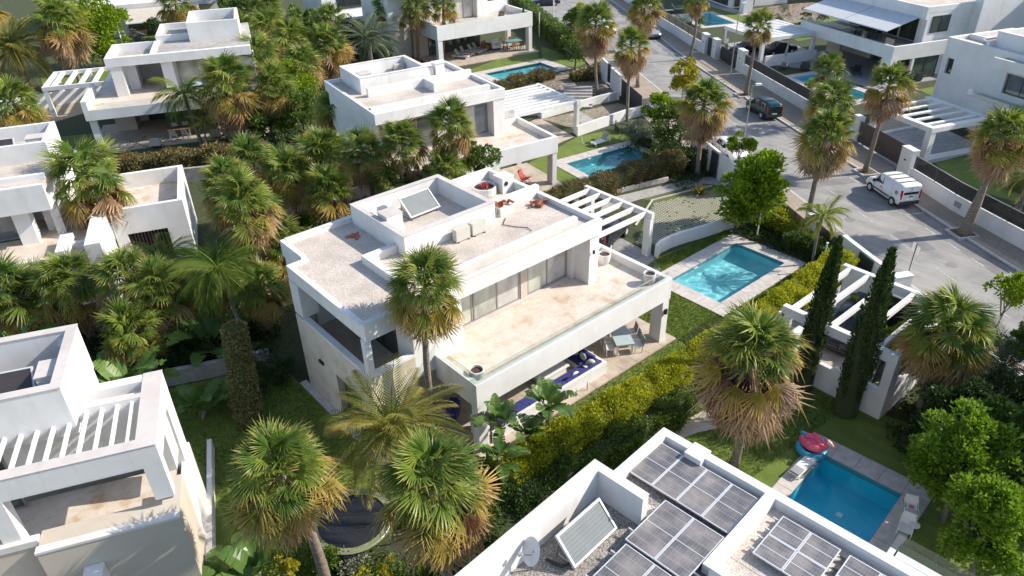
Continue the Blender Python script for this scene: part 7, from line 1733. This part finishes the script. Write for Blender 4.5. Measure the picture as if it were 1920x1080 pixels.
VAN = [(-2.06, .30, 1.0, 1.70, .80, .70), (-1.95, .26, 1.02, 1.80, .83, .74), (-1.0, .24, 1.02, 1.83, .84, .755), (.2, .24, 1.02, 1.82, .84, .75), (.62, .24, 1.0, 1.74, .84, .70), (1.28, .24, .99, 1.06, .83, .74), (1.86, .25, .86, .93, .80, .66), (2.1, .28, .62, .72, .72, .56)]
SUV = [(-2.15, .34, .92, 1.35, .80, .62), (-2.0, .30, .96, 1.58, .85, .66), (-1.2, .28, .97, 1.66, .87, .68), (.1, .28, .97, 1.66, .87, .68), (.5, .28, .95, 1.56, .87, .66), (1.15, .28, .95, 1.02, .86, .76), (1.9, .29, .84, .91, .83, .68), (2.15, .32, .62, .74, .74, .58)]
SALOON = [(-2.2, .32, .78, .92, .76, .58), (-2.0, .28, .88, .98, .83, .66), (-1.35, .26, .92, 1.06, .86, .66), (-.75, .26, .92, 1.40, .87, .60), (.15, .26, .92, 1.44, .87, .61), (.45, .26, .90, 1.36, .87, .60), (1.15, .26, .89, .95, .86, .74), (1.95, .27, .76, .83, .82, .66), (2.2, .30, .56, .66, .72, .56)]
def on_road(s, off): (x, y), a = road(s, off); return (x, y, .022), a
P_, a_ = on_road(41.2, 3.72)
van = vehicle('van', 'white panel van with roof bars parked below the white wall', 'van_white', VAN, P_, a_, (-1.32, 1.36), .31, [(.02, .98, .05, .62)], (.62, 1.28), (1.1, 1.55, .6, .55, .03), bars=(-1.5, -.85, -.15), cat='van')
bx('side_emblem', 'fabric_grey', van, *[(-1.72 + .16 - w, -1.72 + .16 + w, s_ * .845 - .004, s_ * .845 + .004, 1.12 + z, 1.12 + z + .06) for s_ in (-1, 1) for w, z in ((.10, -.15), (.15, -.09), (.16, -.03), (.15, .03), (.10, .09))])
bx('rear_marking', 'green_mark', van, (-2.078, -2.06, -.22, .12, .9, .98)); bx('door_seam', 'bumper', van, (-2.075, -2.06, -.008, .008, .5, 1.66)); bx('side_panel_seam', 'fabric_grey', van, (-1.05, -1.04, .835, .846, .5, 1.6), (-1.05, -1.04, -.846, -.835, .5, 1.6))
P_, a_ = on_road(60.9, 4.0 - .1)
vehicle('car', 'dark teal estate car parked by the kerb across the road', 'car_teal', SUV, P_, a_, (-1.3, 1.35), .33, [(-1.75, -1.15, -1.65, -1.15), (-1.08, -.1, -1.08, -.1), (-.02, .98, -.02, .5)], (.5, 1.15), (1.0, 1.46, .66, .58, .10), bars=(-1.2, -.1))
P_, a_ = on_road(51.8, -4.1)
vehicle('car', 'white car parked at the left kerb, half hidden by the round tree', 'van_white', SALOON, P_, a_ + math.pi, (-1.35, 1.35), .32, [(-.95, -.15, -.75, -.15), (-.08, .95, -.08, .42)], (.45, 1.15), None, back_lamp='low')
P_, a_ = on_road(94.2, 3.7)
vehicle('car', 'silver car parked across the road below the reed fence', 'car_silver', SALOON, P_, a_ + math.pi, (-1.35, 1.35), .32, [(-.95, -.15, -.75, -.15), (-.08, .95, -.08, .42)], (.45, 1.15), None, back_lamp='low')
P_, a_ = on_road(98.0, -1.4)
vehicle('car', 'white car further up the road behind the garden palm', 'van_white', SALOON, P_, a_ + math.pi, (-1.35, 1.35), .32, [(-.95, -.15, -.75, -.15), (-.08, .95, -.08, .42)], (.45, 1.15), None, back_lamp='low')
P_, a_ = on_road(118, -6.5)
vehicle('car', 'dark car in the side street at the very top', 'car_dark', SALOON, P_, a_ + 1.57, (-1.35, 1.35), .32, [(-.95, -.15, -.75, -.15), (-.08, .95, -.08, .42)], (.45, 1.15), None, back_lamp='low')
vehicle('car', 'dark car under the slanting rafters of the carport, nose to the photo', 'car_dark', SUV, (33.75, 12.55, 1.012), R(184), (-1.3, 1.35), .34, [(-1.1, -.1, -1.1, -.1), (-.02, .98, -.02, .5)], (.5, 1.15), None)
vehicle('car', 'dark blue car parked under the villa pergola', 'car_dark', SUV, (33.6, 29.6, .03), R(18), (-1.3, 1.35), .33, [(-1.08, -.1, -1.08, -.1), (-.02, .98, -.02, .5)], (.5, 1.15), (1.0, 1.46, .66, .58, .10))
vehicle('car', 'black car under the louvred pergola of the awning house', 'car_black', SALOON, (82.3, 51.2, .03), R(160), (-1.35, 1.35), .32, [(-.95, -.15, -.75, -.15), (-.08, .95, -.08, .42)], (.45, 1.15), None, back_lamp='low')
vehicle('car', 'second black car deeper under the louvred pergola', 'car_black', SALOON, (84.6, 48.4, .03), R(160), (-1.35, 1.35), .32, [(-.95, -.15, -.75, -.15), (-.08, .95, -.08, .42)], (.45, 1.15), None, back_lamp='low')
t = thing('covered_cart', 'grey draped cart with a black hoop behind the carport wall', 'cart', (31.3, 10.4, 1.012), R(4))
MB().hexa([(-.6, -.55, .1), (.6, -.6, .1), (.6, .6, .1), (-.6, .55, .1), (-.45, -.35, 1.0), (.4, -.4, 1.25), (.4, .4, 1.25), (-.45, .35, 1.0)]).build('cover', 'fabric_grey', t)
MB().tube([(-.55, -.6, .1), (-.3, -.6, .9), (.25, -.58, 1.2), (.55, -.5, .8), (.6, -.5, .1)], .035, 6).build('hoop', 'black', t); bx('wheel', 'rubber', t, (-.5, -.2, -.5, -.4, 0, .25), (-.5, -.2, .4, .5, 0, .25))

# ------------------------------------------------------------------ street furniture
def lamp(label, s, off, h, arm):
    (x, y), a = road(s, off)
    t = thing('street_lamp', label, 'street lamp', (x, y, .12), a, 'street lamps along the road')
    MB().tube([(0, 0, 0), (0, 0, .9), (0, 0, .95), (0, 0, h)], [.085, .08, .06, .045], 10).build('pole', 'steel', t)
    MB().tube([(0, 0, h), (0, -arm * .6, h + .06), (0, -arm, h + .07)], .035, 6).build('arm', 'steel', t)
    MB().hexa([(-.17, -arm - .45, h + .02), (.17, -arm - .45, h + .02), (.12, -arm + .1, h + .0), (-.12, -arm + .1, h), (-.14, -arm - .4, h + .14), (.14, -arm - .4, h + .14), (.09, -arm + .1, h + .16), (-.09, -arm + .1, h + .16)]).build('lamp_head', 'white_metal', t)
    return t
lamp('street lamp rising behind the big bright green tree', 50.9, -3.35, 6.1, .35)
lamp('street lamp on the far pavement beside the openwork gate', 72.3, 5.9, 7.9, .3)
lamp('far street lamp at the top beside the reed wall', 100.0, 5.2, 7.5, .3)
(x, y), a = road(29.9, -3.2)
t = thing('street_sign', 'white street sign on a thin dark post behind the carport', 'street sign', (x, y, .12), a)
MB().tube([(0, 0, 0), (0, 0, 2.75)], .03, 8).build('post', 'charcoal', t)
bx('sign_plate', 'sign_blue', t, (-.30, -.035, -.045, -.032, 2.1, 2.62)); bx('sign_plate', 'sign_blue', t, (.035, .30, -.045, -.032, 2.2, 2.72)); bx('plate_rim', 'white_metal', t, (-.31, -.025, -.032, -.026, 2.09, 2.63), (.025, .31, -.032, -.026, 2.19, 2.73))
for lab, x, y, h, c in (('thin white pool shower post beside the big green tree', 41.3, 22.9, 2.1, 'white_metal'), ('slim pale post at the end of the yellow hedge by the pool', 40.5, 17.7, 2.0, 'white_metal'), ('thin white mast at the top left behind the terrace house', 28.0, 118.0, 7.5, 'white_metal'), ('thin pale post in the side street at the top', 70.2, 76.0, 3.2, 'white_metal'), ('stout white post in the side street at the top', 80.5, 84.0, 3.4, 'white_metal'), ('thin white garden post by the topiary lawn', 25.6, 108.0, 4.0, 'white_metal')):
    t = thing('post', lab, 'post', (x, y, 0)); MB().tube([(0, 0, 0), (0, 0, h)], .10 if 'stout' in lab else .045 if h < 3 else .07, 8).build('shaft', c, t); MB().lathe([(.08, 0), (.08, .05), (.02, .07)], 10).shift(0, 0, h).build('head', c, t)
t = thing('green_cover', 'green plastic pool cover lying on the bare bed by the reed screen', 'cover', (42.35, 21.5, .05), R(20)); MB().hexa([(-.7, -.6, 0), (.7, -.6, 0), (.7, .6, 0), (-.7, .6, 0), (-.6, -.5, .1), (.6, -.52, .16), (.62, .5, .08), (-.6, .5, .14)]).build('sheet', 'green_cover', t)
t = thing('wall_plate', 'small grey utility plate on the white wall right of the van', 'plate', (*road(37.6, wall_off(37.6) - .02)[0], .55), road(37.6, 0)[1]); bx('plate', 'fabric_grey', t, (-.3, .3, -.02, .02, 0, .4))

# ------------------------------------------------------------------ villa porch furniture
def chair_proto():
    t = thing('dining_chair', '', 'chair', (0, 0, 0), 0, 'white chairs around the porch dining table')
    bx('seat', 'fabric_white', t, (-.24, .24, -.24, .24, .42, .48)); MB().hexa([(-.24, -.27, .48), (.24, -.27, .48), (.24, -.22, .48), (-.24, -.22, .48), (-.23, -.33, .92), (.23, -.33, .92), (.23, -.29, .92), (-.23, -.29, .92)]).build('backrest', 'fabric_grey', t)
    for sx in (-.2, .2):
        for sy in (-.2, .2): bx('leg', 'white_metal', t, (sx - .02, sx + .02, sy - .02, sy + .02, 0, .42))
    return t
TB = (25.2, 20.85); TA = R(58)
t = thing('dining_table', 'pale blue glass dining table under the villa terrace', 'table', (TB[0], TB[1], .1), TA)
bx('tabletop', 'table_blue', t, (-.95, .95, -.5, .5, .72, .75)); bx('skirt', 'fabric_white', t, (-.9, .9, -.45, .45, .64, .72))
for sx in (-.85, .85):
    for sy in (-.4, .4): bx('leg', 'white_metal', t, (sx - .04, sx + .04, sy - .04, sy + .04, 0, .64))
ch = chair_proto()
labs = ('porch dining chair at the near left of the glass table', 'porch dining chair in the middle of the near side', 'porch dining chair at the near right by the table corner', 'porch dining chair at the far left of the glass table', 'porch dining chair in the middle of the far side', 'porch dining chair at the far right near the porch pillar')
k = 0
for sy, rz in ((.78, math.pi), (-.78, 0)):
    for sx in (-.62, 0, .62):
        p = loc2w(TB, TA, (sx, sy)); c = ch if k == 0 else copy_tree(ch, (0, 0, 0), 0)
        c.location = (p[0], p[1], .1); c.rotation_euler = (0, 0, TA + rz); c['label'] = labs[k]; k += 1
t = thing('corner_sofa', 'long blue corner sofa with a white surround under the villa terrace', 'sofa', (19.5, 20.2, .1))
bx('surround', 'white', t, (-2.6, 3.45, -.45, -.28, 0, .68)); bx('surround', 'white', t, (3.28, 3.45, -.28, 1.75, 0, .68)); bx('base', 'white', t, (-2.6, 3.28, -.28, .55, 0, .3), (2.5, 3.28, .55, 1.75, 0, .3))
for i in range(6): bx('seat_cushion', 'navy', t, (-2.58 + i * .85, -2.58 + (i + 1) * .85 - .015, -.1, .54, .3, .46))
for i in range(2): bx('seat_cushion', 'navy', t, (2.52, 3.12, .56 + i * .6, .56 + (i + 1) * .6 - .015, .3, .46))
for i in range(7): MB().hexa([(-2.58 + i * .83, -.28, .46), (-2.58 + (i + 1) * .83 - .02, -.28, .46), (-2.58 + (i + 1) * .83 - .02, -.1, .46), (-2.58 + i * .83, -.1, .46), (-2.55 + i * .83, -.28, .80), (-2.6 + (i + 1) * .83, -.28, .80), (-2.6 + (i + 1) * .83, -.16, .80), (-2.55 + i * .83, -.16, .80)]).build('back_cushion', 'navy', t)
for i in range(2): bx('back_cushion', 'navy', t, (3.12, 3.27, .2 + i * .78, .2 + (i + 1) * .78 - .02, .46, .8))
for lab, x, y, rz, m_ in (('grey and white pillow at the far end of the blue sofa', 22.35, 21.55, .3, 'fabric_white'), ('black edged pillow in the corner of the blue sofa', 22.4, 20.95, -.2, 'fabric_white'), ('white pillow nearest the sofa corner edge', 22.3, 20.3, .9, 'fabric_white'), ('small white pillow along the blue sofa back', 21.0, 20.12, 1.5, 'fabric_white')):
    t = thing('pillow', lab, 'pillow', (x, y, .56), rz); MB().sphere((0, 0, .2), .26, 12, 8, (.42, 1, .9)).build('cover', m_, t, smooth=True); MB().lathe([(.262, -.012), (.262, .012)], 16, close=False).build('piping', 'black', t).matrix_local = Matrix.Translation((0, 0, .2)) @ Matrix.Rotation(R(90), 4, 'Y')
t = thing('coffee_table', 'large low white coffee table beside the blue sofa', 'table', (20.6, 21.6, .1)); bx('tabletop', 'fabric_white', t, (-1.0, 1.0, -.5, .5, .36, .42)); bx('base', 'white', t, (-.85, .85, -.4, .4, 0, .36))
t = thing('sofa', 'blue end sofa half hidden by the bird of paradise leaves', 'sofa', (16.1, 20.25, .1)); bx('base', 'white', t, (-.8, .75, -.45, .45, 0, .3)); bx('surround', 'white', t, (-.8, .75, -.55, -.45, 0, .66))
for i in range(2): bx('seat_cushion', 'navy', t, (-.78 + i * .77, -.78 + (i + 1) * .77 - .02, -.25, .44, .3, .46)); bx('back_cushion', 'navy', t, (-.78 + i * .77, -.78 + (i + 1) * .77 - .02, -.44, -.26, .46, .82))
t = thing('grill_cart', 'dark blue covered grill cart by the porch side wall', 'grill', (14.9, 22.2, .1), R(40)); bx('cover', 'navy', t, (-.5, .5, -.25, .25, .3, .85)); bx('hood', 'navy', t, (-.4, .4, -.2, .2, .85, 1.05))
for sx in (-.42, .42): bx('leg', 'steel', t, (sx - .03, sx + .03, -.2, .2, 0, .3))
bx('handle', 'steel', t, (-.55, -.5, -.2, .2, .78, .82))
tag(MB().tube([(21.2, 19.45, .05), (21.2, 19.46, .62)], .02, 6).build('reel_bracket', 'black'), 'thin black bracket on the white back of the blue sofa', 'bracket')

# ------------------------------------------------------------------ loungers, chairs, floats
def lounger(label, P, rz, cloth='fabric_white', frame='white_metal', back=.5, group=None, s=1.0):
    t = thing('sun_lounger', label, 'sun lounger', P, rz, group, s)
    bx('frame', frame, t, (-1.0, 1.0, -.33, -.28, .24, .30), (-1.0, 1.0, .28, .33, .24, .30), (.95, 1.0, -.28, .28, .24, .30), (-1.0, -.95, -.28, .28, .24, .30))
    bx('seat', cloth, t, (-.98, .3, -.28, .28, .30, .35)); MB().hexa([(.3, -.28, .30), (.98 - .3 * back, -.28, .30 + .68 * back), (.98 - .3 * back, .28, .30 + .68 * back), (.3, .28, .30), (.28, -.28, .36), (.94 - .3 * back, -.28, .36 + .68 * back), (.94 - .3 * back, .28, .36 + .68 * back), (.28, .28, .36)]).build('backrest', 'fabric_grey' if cloth == 'fabric_white' else cloth, t)
    for sx in (-.85, .85):
        for sy in (-.3, .3): bx('leg', frame, t, (sx - .03, sx + .03, sy - .025, sy + .025, 0, .24))
    return t
lounger('white sun lounger with a grey raised back on the lawn behind the villa', (46.7, 42.5, .02), R(-2), back=.75)
t = thing('lawn_stake', 'thin white stake beside the lone white lounger', 'stake', (45.6, 43.6, 0)); MB().tube([(0, 0, 0), (-.1, .3, 1.2)], .02, 5).build('rod', 'white_metal', t)
for lab, x, y in (('left sun lounger on the far porch, partly behind a palm trunk', 55.6, 74.6), ('second sun lounger from the left on the far porch', 56.9, 75.2), ('third sun lounger from the left on the far porch', 58.2, 75.3), ('right sun lounger on the far porch beside the wicker chairs', 59.2, 75.6)): lounger(lab, (x, y, .1), R(115), 'fabric_grey', 'white_metal', .9, 'sun loungers on the far porch', 1.1)
def armchair(label, P, rz, mat, s=1.0):
    t = thing('armchair', label, 'armchair', P, rz, None, s); bx('seat', mat, t, (-.35, .35, -.35, .3, .15, .42)); bx('backrest', mat, t, (-.35, .35, .3, .42, .15, .85)); bx('armrest', mat, t, (-.45, -.35, -.35, .42, .15, .6)); bx('armrest', mat, t, (.35, .45, -.35, .42, .15, .6)); bx('foot', 'charcoal', t, (-.4, .4, -.3, .36, 0, .15)); return t
armchair('tan wicker armchair on the far porch', (60.4, 75.4, .1), R(20), 'wood', 1.3); armchair('white armchair beside the tan wicker one on the far porch', (61.5, 74.9, .1), R(-20), 'fabric_white', 1.3)
def dining(label, P, rz, top, cm, n=4, s=1.0, gl=''):
    t = thing('dining_table', label, 'table', P, rz, None, s); bx('tabletop', top, t, (-.9, .9, -.5, .5, .72, .76))
    for sx in (-.8, .8):
        for sy in (-.4, .4): bx('leg', cm, t, (sx - .04, sx + .04, sy - .04, sy + .04, 0, .72))
    for i in range(n):
        sx, sy = (-.45, .45)[i % 2], (-.85, .85)[i // 2]
        p = loc2w((P[0], P[1]), rz, (sx * s, sy * s)); c = thing('dining_chair', f'{gl} {("near left", "near right", "far left", "far right")[i]}', 'chair', (p[0], p[1], P[2]), rz + (0 if sy < 0 else math.pi), None, s)
        bx('seat', cm, c, (-.23, .23, -.23, .23, .4, .46)); bx('backrest', cm, c, (-.23, .23, -.27, -.23, .46, .9))
        for ax in (-.2, .2):
            for ay in (-.2, .2): bx('leg', cm, c, (ax - .02, ax + .02, ay - .02, ay + .02, 0, .4))
dining('teal topped dining table at the right end of the far porch', (63.2, 73.6, .1), R(-10), 'teal_cloth', 'wood', 4, 1.3, 'wooden chair at the far porch table,')
dining('pale dining table under the terrace house porch', (19.6, 71.2, .1), R(-23), 'wood', 'fabric_beige', 4, 1.1, 'beige chair under the terrace house porch,')
dining('dark dining table on the upper terrace under the grey awning', tuple(I_.P(2.4, 6.5, 3.4)), I_.a + R(90), 'charcoal', 'charcoal', 4, 1.3, 'dark chair under the grey awning,')
for lab, x, y in (('pale slab seat on the terrace house porch, left', 17.0, 70.2), ('pale slab seat on the terrace house porch, right', 22.0, 68.6)): armchair(lab, (x, y, .1), R(150), 'fabric_beige')
t = thing('folding_rack', 'dark folded drying rack on the terrace house porch front', 'rack', (15.6, 71.0, .08), R(-20))
for i in range(7): MB().bar((-.8 + i * .27, -.3, .4 + .04 * i), (-.8 + i * .27, .4, .7 + .04 * i), .03, .03).build('rail', 'charcoal', t)
MB().bar((-.9, -.3, 0), (.9, .3, .9), .04, .04).build('leg', 'charcoal', t); MB().bar((.9, -.3, 0), (-.9, .3, .9), .04, .04).build('leg', 'charcoal', t)
t = thing('deck_chair', 'small red folding chair on the rear villa patio', 'chair', (36.1, 40.7, .1), R(200))
MB().hexa([(-.3, -.3, .25), (.3, -.3, .25), (.3, .3, .4), (-.3, .3, .4), (-.3, -.3, .30), (.3, -.3, .30), (.3, .3, .45), (-.3, .3, .45)]).build('seat', 'red', t); MB().hexa([(-.3, -.3, .25), (.3, -.3, .25), (.3, -.25, .25), (-.3, -.25, .25), (-.3, -.6, .95), (.3, -.6, .95), (.3, -.55, .95), (-.3, -.55, .95)]).build('backrest', 'red', t)
for sx in (-.27, .27): MB().bar((sx, -.5, 0), (sx, .35, .45), .04, .04).build('leg', 'red', t); MB().bar((sx, .3, 0), (sx, -.3, .5), .04, .04).build('leg', 'red', t)
lounger('dark lounger with a white pad beside the narrow pool', (79.2, 44.2, .03), R(200), 'fabric_white', 'charcoal', .9); lounger('dark lounger in the deep shade of the awning house porch', (82.6, 37.4, .1), R(215), 'charcoal', 'charcoal', 1.0, None, 1.3)
armchair('dark armchair in the shade under the awning house porch', (84.0, 40.4, .1), R(200), 'charcoal', 1.4); armchair('dark blue armchair beside the narrow pool', (80.6, 42.4, .03), R(120), 'charcoal', 1.2); armchair('black armchair by the glazed door of the awning house', tuple(I_.P(3.8, -.3, .1)), I_.a + R(180), 'charcoal', 1.1)
t = thing('garden_umbrella', 'closed grey umbrella beside the narrow pool', 'umbrella', (80.2, 44.8, 0)); MB().tube([(0, 0, 0), (0, 0, 2.6)], .03, 6).build('pole', 'steel', t); MB().lathe([(.05, 2.55), (.16, 1.6), (.12, 1.2), (.03, 1.15)], 10).build('canopy', 'fabric_grey', t); MB().lathe([(.3, 0), (.3, .08)], 14).build('base', 'charcoal', t)
for lab, x, y in (('pale lounger at the left end of the small far pool', 93.8, 73.2), ('second pale lounger at the small far pool', 95.6, 72.6)): lounger(lab, (x, y, .05), R(150), 'fabric_grey', 'charcoal', .9, None, 1.2)
t = thing('garden_sofa', 'dark rattan sofa with teal cushions under the far beige awning', 'sofa', (32.4, 122.5, .03), R(-20)); bx('base', 'wood', t, (-1.8, 1.8, -.6, .6, 0, .5)); bx('backrest', 'wood', t, (-1.8, 1.8, .6, .8, 0, 1.1)); bx('cushion', 'teal_cloth', t, (-1.7, 1.7, -.55, .6, .5, .7))
# pool floats
t = thing('ring_float', 'round teal inflatable ring under the pink bird float', 'pool float', (25.55, 9.75, .07))
t.scale = (.85,) * 3
def torus(mb, R0, r, sx=1, sy=1, seg=22, sd=9, c=(0, 0, 0)):
    n = len(mb.v)
    for i in range(seg):
        a = 2 * math.pi * i / seg
        for j in range(sd):
            b_ = 2 * math.pi * j / sd; q = R0 + r * math.cos(b_); mb.v.append((c[0] + sx * q * math.cos(a), c[1] + sy * q * math.sin(a), c[2] + r * math.sin(b_)))
    for i in range(seg):
        for j in range(sd): mb.f.append((n + i * sd + j, n + (i + 1) % seg * sd + j, n + (i + 1) % seg * sd + (j + 1) % sd, n + i * sd + (j + 1) % sd))
    return mb
torus(MB(), .62, .2, c=(0, 0, .2)).build('tube', 'turquoise', t, smooth=True); MB().lathe([(.5, .1), (.5, .14)], 18).build('floor', 'turquoise', t)
t = thing('bird_float', 'pink inflatable bird with a pale hooked head beside the deep blue pool', 'pool float', (25.68, 9.83, .36), R(-100))
t.scale = (.85,) * 3
torus(MB(), .45, .2, 1.15, .85, c=(0, 0, .12)).build('body', 'pink', t, smooth=True); MB().lathe([(.42, .1), (.3, .16), (.01, .17)], 16, close=False).build('seat', 'pink', t)
MB().tube([(.5, 0, .2), (.72, 0, .32), (.82, 0, .6), (.72, 0, .85), (.86, 0, .9)], [.16, .14, .11, .10, .11], 10).build('neck', 'pink', t, smooth=True)
MB().sphere((.92, 0, .84), .14, 12, 8, (1.2, .8, .85)).build('head', 'cream', t, smooth=True); MB().tube([(1.0, 0, .84), (1.14, 0, .78), (1.18, 0, .64)], [.09, .07, .015], 8).build('beak', 'beak', t, smooth=True)
for sg in (-1, 1): MB().sphere((-.1, sg * .42, .3), .28, 10, 7, (1.1, .35, .55)).build('wing', 'pink', t, smooth=True); MB().sphere((.97, sg * .1, .88), .025, 8, 6).build('eye', 'black', t)
MB().sphere((-.62, 0, .3), .2, 10, 7, (1.0, .6, .6)).build('tail', 'turquoise', t, smooth=True)
lounger('white lounger under the pink bird float at the pool end', (24.3, 9.45, .06), R(180), 'fabric_white', 'white_metal', .05, None, .75)
def lowchair(label, P, rz, mat):
    t = thing('pool_chair', label, 'chair', P, rz, None, .85)
    bx('seat', mat, t, (-.28, .28, -.28, .28, .3, .35)); MB().hexa([(-.28, .26, .3), (.28, .26, .3), (.28, .31, .32), (-.28, .31, .32), (-.28, .52, .85), (.28, .52, .85), (.28, .56, .84), (-.28, .56, .84)]).build('backrest', mat, t)
    for sx in (-.3, .3):
        MB().tube([(sx, -.26, 0), (sx, -.24, .5), (sx, .3, .52), (sx, .45, .7)], .018, 5).build('armrest', 'white_metal', t); MB().tube([(sx, .45, 0), (sx, .25, .5)], .018, 5).build('leg', 'white_metal', t)
    return t
lowchair('white pool chair with a striped towel over it', (25.2, 5.2, .06), R(-60), 'fabric_white'); c2 = lowchair('plain white pool chair nearest the bottom right', (24.2, 4.95, .06), R(-75), 'fabric_white')
t = thing('towel', 'towel with green, white and red patches on the upper pool chair', 'towel', (25.3, 5.25, .42), R(-60)); bx('cloth', 'fabric_white', t, (-.3, .3, -.1, .35, 0, .03)); bx('stripe', 'green_mark', t, (-.3, -.2, -.1, .35, .03, .034)); bx('stripe', 'green_mark', t, (.22, .3, -.1, .35, .03, .034)); MB().lathe([(.11, .03), (.11, .036)], 14).build('red_patch', 'pink', t)
t = thing('side_table', 'small round white table beside the plain pool chair', 'table', (24.45, 4.75, .06)); MB().lathe([(.2, .42), (.2, .45)], 16).build('tabletop', 'fabric_white', t); MB().lathe([(.03, 0), (.03, .42)], 8).build('leg', 'white_metal', t)
# trampoline
t = thing('trampoline', 'big round black trampoline between the two foreground palms', 'trampoline', (7.9, 19.55, 0))
t.scale = (.88, .88, 1)
MB().lathe([(1.55, .8), (.01, .77)], 36, close=False).build('mat', 'tramp', t); torus(MB(), 1.78, .045, seg=36, c=(0, 0, .8)).build('frame', 'steel', t, smooth=True); MB().lathe([(1.88, .83), (1.55, .845)], 36, close=False).build('pad', 'tramp_pad', t)
for i in range(6):
    a = i * 1.047; MB().tube([(1.78 * math.cos(a), 1.78 * math.sin(a), .8), (1.85 * math.cos(a), 1.85 * math.sin(a), 0)], .035, 6).build('leg', 'steel', t)
t = thing('pole', 'short white pole lying on the grass by the villa porch', 'pole', (12.0, 20.3, .3), R(20)); MB().tube([(0, 0, 0), (1.2, .3, .1)], .04, 6).build('rod', 'white_metal', t)

bpy.context.view_layer.update()
